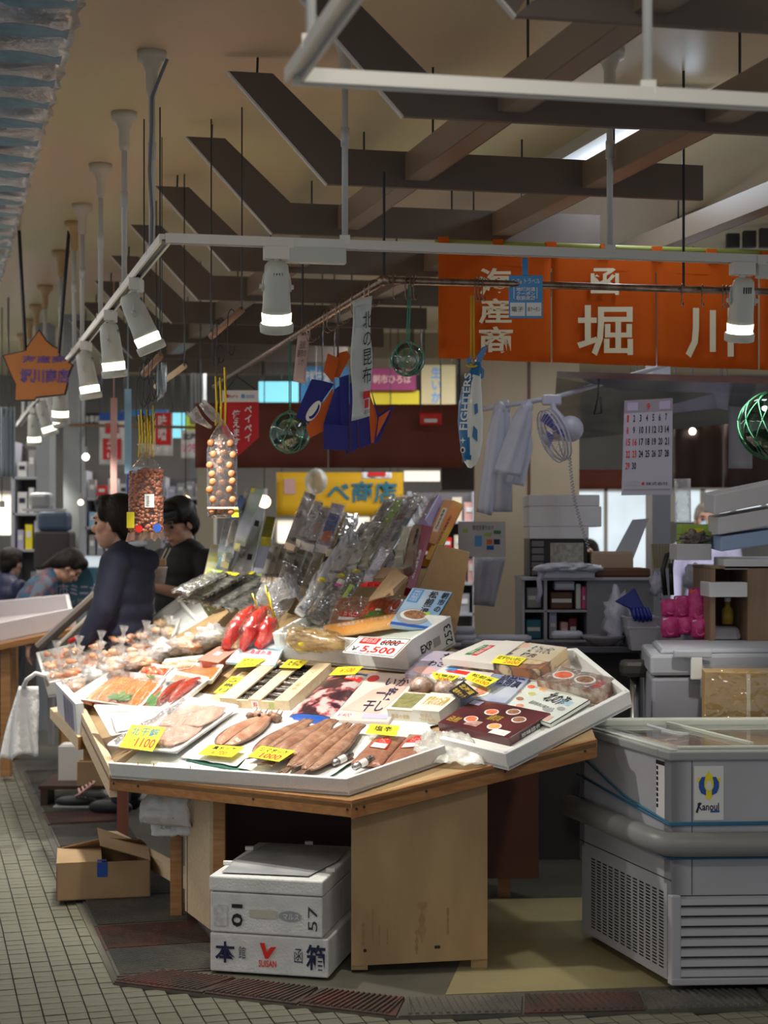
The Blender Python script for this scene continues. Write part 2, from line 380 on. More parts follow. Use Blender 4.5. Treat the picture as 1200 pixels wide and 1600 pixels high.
# ---------------------------------------------------------------- brown ceiling lattice
LAT = mat('lattice_brown', (.115, .085, .068), .5, col2=(.13, .10, .08), scale=4)
LATL = mat('lattice_underside', (.24, .18, .13), .35)
EDGE = mat('lattice_edge', (.55, .52, .48), .4)
nlab = ['nearest the front', 'second from the front', 'third from the front', 'fourth from the front', 'fifth from the front', 'sixth from the front', 'seventh from the front', 'eighth from the front', 'ninth from the front', 'tenth from the front']
for i in range(10):
    Y = 3.92 + .935 * i; X = .309 - .2545 * i; Z = 2.73; H = .126
    L_ = 1.39 if i not in (0, 1) else 2.4
    if i >= 5: L_ = 1.5
    if i == 0: H = .17
    g = thing('lattice_truss', 'dark brown lattice board with a slanted end hanging from ceiling, ' + nlab[i], 'lattice board', (X, Y, Z), group='brown lattice boards under the ceiling')
    o = V(X, Y, Z); d = AU; th = V(-.196, .98, 0) * .022
    k = .07
    MB().poly([o, o + d * L_, o + d * L_ + V(0, 0, H), o + d * (H * .62 if i else .2) + V(0, 0, H)], th).build('horizontal_board', LAT, g)
    up = V(0, 0, 1) * .375; sl = -d * .345; wd = d * (.157)
    MB().poly([o, o + d * (H * .62) + V(0, 0, H), o + sl + up + wd, o + sl + up], th).build('slanted_board', LAT, g)
    MB().poly([o + V(0, 0, -.004), o + V(.004, 0, 0), o + sl + up + V(.004, 0, 0), o + sl + up + V(-.004, 0, -.001)], th).build('edge_strip', EDGE, g)
    for (r_, m_) in ((.38, 0), (1.05, 0)):
        if r_ < L_: MB().tube([o + d * r_ + V(0, .01, H), V((o + d * r_).x, (o + d * r_).y + .01, CEIL_Z)], .0045, 6).build('hanger_rod', BLKW, g)
    MB().tube([o + sl * .7 + up * .95 + th * .5, V((o + sl * .7).x, (o + sl * .7).y + .012, CEIL_Z)], .0045, 6).build('hanger_rod', BLKW, g)
for i, off in enumerate((.30, .95, 1.75)):
    a = V(.309, 3.92, 2.755) + AU * off - AV * .5; b_ = a + AV * (8.5 if i == 0 else 6.5)
    g = thing('lattice_beam', ['long brown box beam crossing the slanted lattice boards', 'long brown box beam beside the lit fluorescent tube', 'brown box beam over the orange curtain end'][i], 'ceiling beam', a)
    wv = AU * .075
    MB().hexa([a, a + wv, b_ + wv, b_], [a + V(0, 0, .085), a + wv + V(0, 0, .085), b_ + wv + V(0, 0, .085), b_ + V(0, 0, .085)]).build('beam', LATL, g)
    for s in (0, 1):
        q0 = a + wv * s + AU * (.002 if s else -.006)
        MB().hexa([q0, q0 + AU * .004, q0 + AU * .004 + (b_ - a), q0 + (b_ - a)], [p + V(0, 0, .092) for p in (q0, q0 + AU * .004, q0 + AU * .004 + (b_ - a), q0 + (b_ - a))]).build('side_board', LATL, g)
# ceiling fluorescent (lit tube glimpsed between beams)
TUBE = mat('fluorescent_tube', (.8, .9, 1), .3, emit=9, ecol=(.72, .84, 1))
g = thing('ceiling_light', 'bare fluorescent batten with one bright tube on the ceiling', 'ceiling light', P(920, 220, 7))
a = P(878, 250, 7.4); b_ = a + AV * -1.35 + V(0, 0, 0)
a.z = b_.z = 3.04
MB().tube([a, b_], .016, 10).build('tube', TUBE, g)
MB().hexa([a + V(-.16, 0, .05), a + V(.03, 0, .05), b_ + V(.03, 0, .05), b_ + V(-.16, 0, .05)], [a + V(-.13, 0, .12), a + V(0, 0, .12), b_ + V(0, 0, .12), b_ + V(-.13, 0, .12)]).build('housing', WMET, g)
ll = bpy.data.lights.new('tube_light', 'AREA'); ll.shape = 'RECTANGLE'; ll.size = .06; ll.size_y = 1.3; ll.energy = 5; ll.color = (.75, .86, 1)
lo = bpy.data.objects.new('tube_light', ll); COL.objects.link(lo); lo.location = (a + b_) / 2 - V(0, 0, .04); lo.rotation_euler = (0, 0, math.atan2(-AV.x, AV.y))
PIPEG = mat('dull_pipe', (.30, .29, .27), .5)
g = thing('ceiling_duct', 'pale pipe casing running across the far ceiling behind lattice boards', 'duct', P(1000, 330, 9))
MB().tube([P(860, 390, 10.5), P(1215, 300, 7.6)], .016, 10).build('duct', PIPEG, g, smooth=True)
MB().tube([P(880, 395, 10.5), P(1215, 322, 7.6)], .010, 8).build('pipe', PIPEG, g, smooth=True)

# ---------------------------------------------------------------- light tracks
def track(a, b_, name, parent):
    d = (b_ - a).normalized(); s = Vector((-d.y, d.x, 0)) * .017; z = V(0, 0, 1); mb = MB()
    def bar(o0, wdt, hgt):
        c0 = a + o0; c1 = b_ + o0; sw = s.normalized() * wdt
        mb.hexa([c0 - sw, c0 + sw, c1 + sw, c1 - sw], [c0 - sw + z * hgt, c0 + sw + z * hgt, c1 + sw + z * hgt, c1 - sw + z * hgt])
    bar(V(0, 0, .012), .019, .018); bar(s * .9, .004, .014); bar(s * -.9, .004, .014)
    return mb.build(name, WMET, parent)
RC = V(-.706, 5.37, 2.45); RE = V(1.75, 5.87, 2.45); RB = V(-.706 - .273 * 8.9, 5.37 + 8.9, 2.45)
tr1 = thing('light_track', 'cream lighting track over the display, bent at the corner', 'light track', RC)
track(RC - AU * 0, RE, 'front_track', tr1); track(RC, RB, 'side_track', tr1)
DARKG = mat('track_slot', (.03, .03, .02), .5)
for a, b_ in ((RC, RE), (RC, RB)):
    d = (b_ - a).normalized(); s = Vector((-d.y, d.x, 0)) * .010
    MB().hexa([a - s + V(0, 0, .008), a + s + V(0, 0, .008), b_ + s + V(0, 0, .008), b_ - s + V(0, 0, .008)], [a - s + V(0, 0, .0115), a + s + V(0, 0, .0115), b_ + s + V(0, 0, .0115), b_ - s + V(0, 0, .0115)]).build('slot', DARKG, tr1)
NC = V(-.19, 3.48, 2.45)
tr2 = thing('light_track', 'pale blurred lighting track nearest the camera at the ceiling', 'light track', NC)
track(NC, NC + AU * 2.2, 'front_track', tr2); track(NC, NC - AV * 0 + Vector((.25, -1.0, 0)), 'side_track', tr2)

PIPEW = mat('white_pipe', (.55, .56, .54), .4)
FLAN = mat('flange_cream', (.60, .55, .45), .45); FLAO = mat('flange_ochre', (.50, .33, .16), .45)
def hanger(p, label, z1=CEIL_Z, fl=FLAN, r=.011, zb=2.48):
    g = thing('hanging_pipe', label, 'pipe', (p.x, p.y, zb))
    m = MB().tube([V(p.x, p.y, zb), V(p.x, p.y, z1 - .09)], r, 10).build('pipe', PIPEW, g, smooth=True)
    MB().tube([V(p.x, p.y, (zb + z1) / 2 - .03), V(p.x, p.y, (zb + z1) / 2 + .03)], r * 1.35, 10).build('coupling', PIPEW, g, smooth=True)
    MB().lathe([(r * 1.5, -.15), (r * 1.9, -.13), (r * 1.9, -.07), (.035, -.035), (.05, -.03), (.052, 0)], 20, (p.x, p.y, z1)).build('flange', fl, g, smooth=True)
    MB().box((p.x, p.y, zb), (.034, .034, .03)).build('clamp', WMET, g)
hl = ['at the track corner with a cable beside it', 'second along the side track', 'third along the side track', 'fourth along the side track', 'fifth along the side track', 'sixth along the side track', 'seventh along the side track', 'eighth along the side track', 'ninth along the side track', 'tenth along the side track, farthest']
for i, t in enumerate((.32, 1.13, 2.03, 2.92, 3.38, 4.27, 5.6, 6.5, 7.3, 8.2)):
    p = RC + Vector((-.273, 1, 0)) * t
    hanger(p, ('cream' if i not in (4, 5, 6, 7, 8, 9) else 'ochre') + ' flanged pipe dropping from ceiling, ' + hl[i], fl=FLAN if i < 4 else FLAO)
p = RC + Vector((-.273, 1, 0)) * .32
MB().tube([V(p.x + .055, p.y - .02, CEIL_Z - .03), V(p.x + .03, p.y - .02, CEIL_Z - .09), V(p.x + .003, p.y - .022, CEIL_Z - .16), V(p.x + .002, p.y - .022, 2.9), V(p.x - .006, p.y - .022, 2.75), V(p.x + .003, p.y - .022, 2.6), V(p.x, p.y - .022, 2.48)], .006, 6).build('cable', mat('grey_cable', (.16, .18, .2), .5), kids(tr1)[0].parent)
for (px, lab) in ((525, 'pale pipe hanging between ceiling and front track above white banner'), (940, 'pale pipe hanging from ceiling to front track before orange curtain')):
    t = (px - 258) / 882 * 1.906 / .98
    p = RC + AU * t; hanger(p, lab)
hanger(NC + AU * .78, 'short grey pipe holding the blurred near track by its middle', zb=2.48)
hanger(NC + Vector((.045, -.18, 0)), 'grey pipe holding the blurred near track beside its corner', zb=2.48)

# spot lamps -------------------------------------------------------
BULB = mat('lit_bulb', (1, .95, .75), .3, emit=7, ecol=(1.0, .93, .62))
BULB2 = mat('lit_reflector', (1, .95, .8), .3, emit=3.2, ecol=(1.0, .96, .7))
LAMPW = mat('lamp_white', (.56, .58, .53), .4)
def make_spot(m, dirv, slit=True, scale=1.0):
    """local builder: root at the track contact; housing turned to dirv"""
    g = thing('spotlight', 'x', 'spotlight')
    MB().box((0, 0, -.02), (.085, .04, .045)).build('adapter', WMET, g, bevel=.003)
    MB().tube([V(0, 0, -.02), V(0, 0, -.055)], .011, 12).build('swivel', WMET, g, smooth=True)
    d = Vector(dirv).normalized(); R = rotm((0, 0, -1), d); piv = V(0, 0, -.125); s = scale
    arc = [piv + V(.046 * math.cos(t), 0, .072 * math.sin(t)) for t in [math.pi * k / 14 for k in range(15)]]
    MB().tube([piv + V(.046, 0, -.02)] + arc + [piv + V(-.046, 0, -.02)], .0035, 6).build('yoke', LAMPW, g, smooth=True)
    hs = [(.0, .062), (.022, .060), (.030, .050), (.033, .02), (.036, -.05), (.038, -.07)]
    MB().lathe([(r * s, z * s) for r, z in hs][::-1], 24, piv, R).build('housing', m, g, smooth=True)
    MB().lathe([(r * s, z * s) for r, z in [(.037, -.100), (.039, -.072), (.033, -.066)]], 24, piv, R).build('lit_ring', BULB2, g, smooth=True)
    MB().lathe([(r * s, z * s) for r, z in [(.039, -.122), (.043, -.120), (.044, -.102), (.042, -.097), (.038, -.098), (.038, -.12)]], 24, piv, R).build('front_ring', m, g, smooth=True)
    MB().lathe([(0, -.112 * s), (.038 * s, -.113 * s), (.038 * s, -.10 * s), (0, -.099 * s)], 20, piv, R).build('bulb', BULB, g, smooth=True)
    for sx in (-1, 1): MB().tube([piv + V(.040 * sx, 0, -.005), piv + V(.056 * sx, 0, -.005)], .008, 10).build('knob', LAMPW, g, smooth=True)
    for k in range(4):
        a_ = math.pi * 1.5 + (k - 1.5) * .22; pp = piv + R @ V(.0385 * math.cos(a_), .0385 * math.sin(a_), .035)
        MB().box(pp, (.004, .004, .022), R).build('vent', BLKW, g)
    return g, piv, R
def light_for(root_loc, dirv, piv, e=1.0):
    l = bpy.data.lights.new('lamp_light', 'SPOT'); l.energy = SPOT_W * e; l.color = (1, .955, .85); l.spot_size = math.radians(86); l.spot_blend = .75; l.shadow_soft_size = .035
    o = bpy.data.objects.new('lamp_light', l); COL.objects.link(o); d = Vector(dirv).normalized()
    o.location = Vector(root_loc) + piv + d * .185; o.rotation_euler = d.to_track_quat('-Z', 'Y').to_euler()
AIM = [V(-.35, 6.6, .85), V(-.85, 6.9, .8), V(-1.2, 7.9, .9), V(-.7, 8.2, 1.1), V(-.75, 7.9, 1.1), V(-1.3, 9.5, .9), V(-1.5, 10.5, .9), V(-1.9, 11.5, .9)]
spots = [(V(0, 0, 0), 'front')]
def put_spot(loc, aim, lab, e=1.0, yaw=0, s=1.0, dirv=None):
    d = Vector(dirv) if dirv is not None else (Vector(aim) - (Vector(loc) + V(0, 0, -.125)))
    Rz = Matrix.Rotation(-yaw, 3, 'Z'); g, piv, R = make_spot(LAMPW, Rz @ d, scale=s)
    g.location = loc; g.rotation_euler = (0, 0, yaw); g['label'] = lab; g['group'] = 'spotlights on the lighting track'
    light_for(loc, d, piv, e)
fu = lambda px: RC + AU * ((px - 258) / 882 * 1.945)
put_spot(fu(422), None, 'white spotlight hanging alone near the bend of the front track', 1.0, .2, 1.28, dirv=(-.02, .34, -1))
put_spot(fu(1158), None, 'white spotlight in front of the orange curtain', .55, .2, 1.2, dirv=(-.02, .30, -1))
sv = lambda t: RC + Vector((-.273, 1, 0)) * t
for t, dv, lab, e in ((.75, (.42, .15, -1), 'tilted white spotlight first along the side track', 1.5), (1.62, (.10, .15, -1), 'white spotlight second along the side track beside the tilted one', 1.8),
                      (2.72, (.16, .1, -1), 'white spotlight third along the side track under the first bracket', 1.9), (4.3, (-.05, .2, -1), 'bright spotlight fourth along the side track', .7),
                      (4.8, (.3, .3, -1), 'spotlight fifth along the side track, behind the bright one', .5), (5.7, (.3, .2, -1), 'small far spotlight sixth along the side track', .5),
                      (6.8, (.0, .2, -1), 'farthest small spotlight at the end of the side track', .5)):
    put_spot(sv(t), None, lab, e, 1.3 + .2, 1.25, dirv=dv)
for px0, px1, lab in ((436, 526, 'long white driver box under front track beside the lone spotlight'), (1182, 1300, 'white driver box under front track by the curtain lamp')):
    a = fu(px0); b_ = fu(px1); w_ = AU.cross(V(0, 0, 1)) * .018
    g = thing('driver_box', lab, 'driver box', a)
    MB().hexa([a - w_ - V(0, 0, .05), a + w_ - V(0, 0, .05), b_ + w_ - V(0, 0, .05), b_ - w_ - V(0, 0, .05)], [a - w_ + V(0, 0, .005), a + w_ + V(0, 0, .005), b_ + w_ + V(0, 0, .005), b_ - w_ + V(0, 0, .005)]).build('casing', LAMPW, g, bevel=.004)
    MB().box(a.lerp(b_, .06) + V(0, 0, .01), (.03, .04, .03)).build('bracket', WMET, g)
# ================================================================ DISPLAY COUNTER
A3, B3 = V(-1.03, 6.24, .6), V(-.11, 5.62, .6)
C3 = DK.at(933, 1160); C3.z = DK.z(C3.x, C3.y)
def onp(pl, x, y, o=0): return V(x, y, pl.z(x, y) + o)
D1 = onp(DK, .72, 6.40); D2 = onp(DK, .20, 7.05); HP = onp(DK, -.43, 7.8)
E2 = onp(DL, -.72, 8.75); Dd = onp(DL, -1.50, 7.95)
ctr = thing('display_counter', 'sloping plywood and pine fish counter carrying the seafood trays', 'counter', (-.1, 6.5, 0))
MB().poly([A3, B3, C3, D1, D2, HP], (0, 0, -.015)).build('deck_board', PLY, ctr)
MB().poly([A3, HP, E2, Dd], (0, 0, -.015)).build('deck_board', PLY, ctr)
def board(a, b_, h, t, name, m, par, drop=0.012):
    d = (b_ - a); n = Vector((-d.y, d.x, 0)).normalized() * t
    up = V(0, 0, drop); dn = V(0, 0, -h)
    return MB().hexa([a + dn, b_ + dn, b_ + dn + n, a + dn + n], [a + up, b_ + up, b_ + up + n, a + up + n]).build(name, m, par, bevel=.002)
board(A3, B3, .046, .03, 'frame_board', WOODH, ctr); board(B3, C3, .052, .03, 'frame_board', WOODH, ctr)
board(Dd, A3, .075, .03, 'frame_board', PALE, ctr, .035)
NAIL = mat('nail_head', (.03, .02, .015), .5)
for a, b_, ts in ((A3, B3, (.02, .13, .62, .985)), (B3, C3, (.02, .05, .3, .62, .95))):
    d = b_ - a; n = Vector((d.y, -d.x, 0)).normalized()
    for t in ts:
        MB().tube([a.lerp(b_, t) + V(0, 0, -.02) - n * .001, a.lerp(b_, t) + V(0, 0, -.02) + n * .002], .005, 8).build('nail', NAIL, ctr)
# front plywood panel with two feet
def zz(x, y, o=-.05): return DK.z(x, y) + o
pa, pb = V(-.112, 5.69, 0), V(.357, 5.745, 0)
mb = MB(); th = V(0, .015, 0)
mb.poly([V(pa.x, pa.y, .035), V(pb.x, pb.y, .045), V(pb.x, pb.y, zz(pb.x, pb.y)), V(pa.x, pa.y, zz(pa.x, pa.y, -.035))], th); mb.build('front_panel', PLY, ctr)
STAIN = mat('water_stain', (.33, .19, .08), .6, col2=(.40, .25, .12), scale=9)
fr = Fr(V(pa.x, pa.y, .035), V(pb.x, pb.y, .045), V(pb.x, pb.y, .6), V(pa.x, pa.y, .6), V(.11, -1, 0))
for (u, wv, v0, v1) in ((.08, .03, .12, .26), (.15, .025, .12, .34), (.2, .02, .1, .24), (.5, .07, .12, .37), (.47, .03, .05, .2), (.7, .03, .16, .33), (.26, .015, .12, .22)):
    b = MB(); n = 9; L1 = [(u + wv * (.5 + .5 * noise.noise(V(u * 9, i * .9, 0))), v0 + (v1 - v0) * i / n) for i in range(n + 1)]; L0 = [(2 * u - wv * .3 - a_ + wv * .8, v_) for a_, v_ in L1][::-1]
    b.poly([fr.at(a_, v_, .0006) for a_, v_ in L1 + L0], fr.n * .0003); b.build('water_stain', STAIN, ctr)
for u in (.08, .6, .62): MB().tube([fr.at(u + .02, .09, 0), fr.at(u + .02, .09, .002)], .006, 8).build('nail', NAIL, ctr)
MB().box((pa.x + .028, pa.y + .032, .02 + .28), (.056, .05, .56)).build('leg', PLY, ctr); MB().box((pb.x - .028, pb.y + .034, .29), (.056, .05, .58)).build('leg', PLY, ctr)
# left side panel, posts, inner boards
MB().poly([V(-.774, 6.47, .05), V(-.645, 6.16, .05), V(-.645, 6.16, DK.z(-.645, 6.16) - .02), V(-.774, 6.47, DK.z(-.774, 6.47) - .02)], V(.014, .006, 0)).build('side_panel', PALE, ctr)
MB().box((-.615, 6.19, .30), (.05, .05, .60)).build('leg', WOOD, ctr); MB().box((-.742, 6.46, .31), (.04, .05, .62)).build('leg', DARKW, ctr)
MB().box((-.25, 6.62, .36), (.80, .012, .64)).build('inner_board', DARKW, ctr)
MB().box((.36, 6.84, .53), (.55, .015, .86)).build('inner_board', mat('red_brown_board', (.10, .03, .018), .5, col2=(.12, .038, .022), scale=3), ctr)
MB().box((.50, 6.92, .4), (.05, .05, .78)).build('leg', WOOD, ctr); MB().box((-.5, 8.0, .46), (.05, .05, .86)).build('leg', WOOD, ctr)
MB().box((.15, 7.2, .5), (.05, .05, .98)).build('leg', WOOD, ctr)
for (px, py1, w_, m_) in ((192, 1318, .05, mat('red_leg', (.30, .10, .06), .5)), (276, 1436, .045, WOOD)):
    p = onz(px, py1, .0); p.z = 0
    MB().box((p.x, p.y, .31), (w_, .05, .62)).build('leg', m_, ctr)
# low shelf rail behind
MB().hexa([V(-1.28, 7.6, .10), V(-1.22, 7.6, .10), V(-.72, 6.6, .10), V(-.78, 6.6, .10)], [V(-1.28, 7.6, .16), V(-1.22, 7.6, .16), V(-.72, 6.6, .16), V(-.78, 6.6, .16)]).build('floor_rail', PALE, ctr)

GOODS = []
def item(name, label, cat, fr, h, m, group=None, bevel=.0015):
    g = thing(name, label, cat, fr.at(.5, .5, -h), group)
    MB().slab(fr, -h, 0).build('body', m, g, bevel=bevel); return g
def foam(name, label, pts, wall, t=.014, m=FOAM, floor_t=.012, cat='foam tray', group=None, skip=()):
    """pts: floor outline on the slope (3D), wall height along the slope's normal"""
    n = Vector((0, 0, 0))
    for i in range(len(pts)): n += (pts[i] - pts[0]).cross(pts[(i + 1) % len(pts)] - pts[0])
    n.normalize(); n = n if n.z > 0 else -n
    g = thing(name, label, cat, pts[0], group)
    MB().poly(pts, n * floor_t).build('base', m, g)
    c = sum(pts, Vector((0, 0, 0))) / len(pts)
    for i in range(len(pts)):
        if i in skip: continue
        a, b_ = pts[i], pts[(i + 1) % len(pts)]; d = (b_ - a).normalized(); inn = n.cross(d).normalized() * t
        if inn.dot(c - a) < 0: inn = -inn
        MB().hexa([a, b_, b_ + inn, a + inn], [p + n * wall for p in (a, b_, b_ + inn, a + inn)]).build('wall', m, g, bevel=.003)
    return g
def pl(plane, pts, off=0): return [plane.at(x, y, off) for x, y in pts]
# large foam trays
foam('foam_tray', 'long white foam tray at the front corner holding dried fish', pl(DK, [(174, 1216), (546, 1243), (700, 1190), (655, 1110), (330, 1100), (262, 1140)], .003), .062, skip=(2, 3, 4, 5), m=FOAM)
GT = foam('foam_tray', 'chipped white foam tray under the boxed delicacies', pl(DK, [(690, 1178), (795, 1204), (988, 1104), (905, 1035), (700, 1050)], .006), .062, t=.022, skip=(4,))
TAPE = mat('tape_strip', (.72, .70, .55), .3, col2=(.6, .62, .5), scale=30)
f = fp(DK, [(174, 1216), (546, 1243), (546, 1213), (174, 1187)], 0)
fw = Fr(f.q[0], f.q[1], f.q[1] + DK.n * .062, f.q[0] + DK.n * .062)
g0 = [o for o in COL.objects if o.name == 'foam_tray'][0]
patch(fw, .70, 0, .78, .95, TAPE, g0, 'tape', h=.002)
for u in (.14, .21, .37): MB().tube([fw.at(u, .55, .001), fw.at(u, 1.2, .001)], .0018, 6).build('skewer', flat('orange'), g0)
text(fw, 'MADE IN JAPAN', .555, .6, .62, .75, 'black', g0, h=.0022); text(fw, 'MADE IN JAPAN', .82, .6, .88, .75, 'black', g0, h=.0022)
# cling-film bundle where the two trays meet
CLING = film('cling_film', base=.16, milk=.28, bscale=60, mcol=(.85, .84, .78))
fq = fp(DK, [(640, 1190), (758, 1196), (732, 1152), (668, 1148)], .02)
tag(MB().sheet(fq, 24, 12, lambda u, v: (u, v, .016 + .012 * math.sin(math.pi * v) + .016 * noise.noise(V(u * 9, v * 6, 1)) - .05 * max(0, .3 - v))).build('cling_film', CLING, None, smooth=True, solid=.002), 'crumpled cling film bunched over the foam tray joint', 'plastic wrap')

# papers and green mats under the fish
GRM = mat('green_mat', (.03, .14, .10), .5)
def softsheet(plane, pts, off, label, name, cat, m, amp=.006, seed=0, freq=4, n=(24, 16), solid=.0015):
    f = fp(plane, pts, off)
    return tag(MB().sheet(f, n[0], n[1], lambda u, v: (u + .012 * noise.noise(V(v * 5, seed, 0)), v + .02 * noise.noise(V(u * 5, seed, 3)), amp * (noise.noise(V(u * freq, v * freq, seed)) + .6 * noise.noise(V(u * freq * 3, v * freq * 3, seed + 5))))).build(name, m, None, smooth=True, solid=solid), label, cat)
for k, q in enumerate(([(290, 1180), (392, 1200), (430, 1125), (372, 1115)], [(385, 1198), (470, 1215), (560, 1165), (440, 1150)], [(450, 1213), (512, 1208), (592, 1158), (545, 1135)])):
    softsheet(DK, [(x_, y_ + 9) for x_, y_ in q], .018, ['dark green mat under the flattened rockfish', 'dark green mat under the middle dried fish', 'dark green mat beside the brown vacuum packs'][k], 'green_mat', 'mat', GRM, .003, k)
for k, q in enumerate(([(283, 1176), (370, 1190), (450, 1120), (372, 1104)], [(372, 1193), (455, 1209), (560, 1140), (440, 1112)], [(455, 1206), (506, 1212), (600, 1150), (560, 1140)])):
    softsheet(DK, [(x_, y_ + 7) for x_, y_ in q], .026, ['white paper under the flattened rockfish and first price card', 'white paper under the two middle dried fish', 'white paper under the last dried fish'][k], 'paper_sheet', 'paper', PAPER, .004, k + 4)
softsheet(DK, [(258, 1135), (350, 1150), (500, 1118), (300, 1080)], .012, 'white paper lining behind the pink fillet tray', 'paper_sheet', 'paper', PAPER, .006, 9)
softsheet(DK, [(340, 1103), (620, 1150), (690, 1130), (560, 1085)], .010, 'white cloth lining beneath the wooden crate and packs', 'paper_sheet', 'paper', PAPER, .004, 12)
# dried fish ---------------------------------------------------------
FSH = mat('dried_fish_flesh', (.28, .125, .07), .3, col2=(.46, .26, .17), scale=16, stretch=(1, 3, 1), bump=.3, bscale=60)
FSK = mat('dried_fish_skin', (.16, .09, .06), .35, col2=(.33, .2, .13), scale=22, bump=.4)
FPK = mat('rockfish_flesh', (.42, .19, .11), .3, col2=(.58, .34, .23), scale=14, bump=.4, bscale=60)
def fish(plane, tail, head, w0, off, lab, m=FSH, seed=0, half=False, name='dried_fish'):
    a = plane.at(*tail, off); b_ = plane.at(*head, off); ax = (b_ - a); L_ = ax.length; ax.normalize(); n = plane.n; s = n.cross(ax).normalized()
    g = thing(name, lab, 'fish', a.lerp(b_, .5), group='dried fish on white paper')
    prof = lambda t: w0 * (math.sin(math.pi * min(1, (t * .97 + .03)) ** .75) ** .8 * .9 + .12) if t < .93 else w0 * .42
    for sd in ((-1, 1) if not half else (1,)):
        mb = MB(); nu, nv = 8, 26
        for j in range(nv + 1):
            t = j / nv; w_ = prof(t)
            for i in range(nu + 1):
                x = i / nu; ww = x * w_ * sd; hh = .006 + .020 * math.sin(math.pi * min(.98, x + .03)) * (.3 + .7 * math.sin(math.pi * t)) + .004 * noise.noise(V(x * 3, t * 8, seed)) + (.004 if x < .1 else 0) * -1
                bend = .012 * math.sin(t * 2.5 + seed)
                mb.v.append(a + ax * (t * L_) + s * (ww + bend) + n * hh)
        for j in range(nv):
            for i in range(nu):
                q0 = j * (nu + 1) + i; mb.f.append((q0, q0 + 1, q0 + nu + 2, q0 + nu + 1) if sd > 0 else (q0 + 1, q0, q0 + nu + 1, q0 + nu + 2))
        mb.build('fillet', m, g, smooth=True, solid=.004)
    # belly edge roll, tail fin, spine
    for sd in ((-1, 1) if not half else (1,)):
        mb = MB(); mb.tube([a + ax * (t * L_) + s * (prof(t) * sd + .012 * math.sin(t * 2.5 + seed)) + n * .008 for t in [k / 16 for k in range(17)]], [.003 + .005 * math.sin(math.pi * k / 16) for k in range(17)], 6); mb.build('skin_edge', FSK, g, smooth=True)
    MB().tube([a + ax * (t * L_) + s * (.012 * math.sin(t * 2.5 + seed)) + n * .012 for t in [k / 12 for k in range(13)]], .003, 6).build('backbone', FSK, g, smooth=True)
    mb = MB(); pts = [a + s * .006, a + s * w0 * .25, a - ax * .05 + s * w0 * .5, a - ax * .035 + s * .004, a - ax * .05 - s * w0 * .42, a - s * w0 * .2]
    mb.poly([p + n * .004 for p in pts], n * .004); mb.build('tail_fin', FSK, g)
    return g, a, ax, s, n, L_
g, a, ax, s, n, L_ = fish(DK, (352, 1168), (420, 1120), .075, .035, 'flattened rockfish with spread head, behind the first price card', FPK, 1)
for k in range(7):
    c = a + ax * (L_ * (.90 + .03 * (k % 3))) + s * (k - 3) * .022 + n * .012
    MB().ell(c, (.018, .014, .016), nu=8, nv=6, jit=.5, seed=k).build('head_piece', FPK if k % 2 else FSK, g, smooth=True)
MB().ell(a + ax * L_ * .86 + s * .012 + n * .024, .007, nu=8, nv=6).build('eye', flat('black'), g, smooth=True)
for k in range(6):
    c = a + ax * (L_ * .95) + s * (k - 2.5) * .026
    MB().tube([c + n * .01, c + ax * (.03 + .01 * (k % 2)) + n * .025], [.006, .001], 6).build('spine', FSK, g)
fish(DK, (408, 1180), (478, 1128), .06, .040, 'first of the brown split fish, beside the 1000 card', FSH, 2)
fish(DK, (428, 1190), (516, 1128), .075, .050, 'broad brown split fish in the middle of the row', FSH, 3)
fish(DK, (452, 1202), (545, 1134), .045, .048, 'narrow dried fish leaning on the broad one', FSH, 4)
fish(DK, (476, 1206), (568, 1136), .055, .044, 'last brown split fish nearest the vacuum packs', FSH, 5)
# vacuum packs of roe with red and white labels, small wrapped pots
ROE = mat('brown_roe', (.32, .13, .075), .28, col2=(.44, .21, .14), scale=60, bump=.3, bscale=150)
def pack(quad, off, lab, m, h=.015, plane=DK, label_uv=(.2, .45, .8, .85), film_=True, name='roe_pack', cat='food pack', grp=None, redw=True):
    f = fp(plane, quad, off + h); g = thing(name, lab, cat, f.at(.5, .5, -h), grp)
    mb = MB(); mb.sheet(f, 14, 14, lambda u, v: (u, v, .010 * (1 - (2 * u - 1) ** 6) * (1 - (2 * v - 1) ** 6) - .008 + .002 * noise.noise(V(u * 5, v * 5, off * 99))))
    mb.build('contents', m, g, smooth=True, solid=.006)
    if redw:
        u0, v0, u1, v1 = label_uv; k = 14; um = (u0 + u1) / 2; vm = v0
        pts = [(um + (u1 - u0) / 2 * math.cos(math.pi * i / k), v0 + (v1 - v0) * math.sin(math.pi * i / k)) for i in range(k + 1)]
        MB().poly([f.at(u, v, .0085) for u, v in pts], f.n * .0006).build('red_label', flat('red'), g)
        patch(f, u0 + .05, v0 + .0, u1 - .05, v0 + (v1 - v0) * .38, 'white', g, 'label_band', h=.0095)
        text(f, 'たらこ', u0 + .18, v0 + (v1 - v0) * .45, u1 - .18, v0 + (v1 - v0) * .8, 'white', g, h=.0098)
    if film_: MB().sheet(f, 10, 10, lambda u, v: (u * 1.06 - .03, v * 1.06 - .03, .012 + .002 * noise.noise(V(u * 9, v * 9, 4)))).build('film', FILM, g, smooth=True)
    return g, f
pack([(548, 1190), (594, 1196), (634, 1150), (592, 1144)], .02, 'brown roe vacuum pack next to the dried fish', ROE)
pack([(596, 1196), (645, 1188), (680, 1148), (640, 1145)], .02, 'brown roe vacuum pack nearest the cling film', ROE)
FOIL = mat('foil_label', (.6, .6, .6), .2, .9, col2=(.12, .1, .1), scale=60, bump=.5)
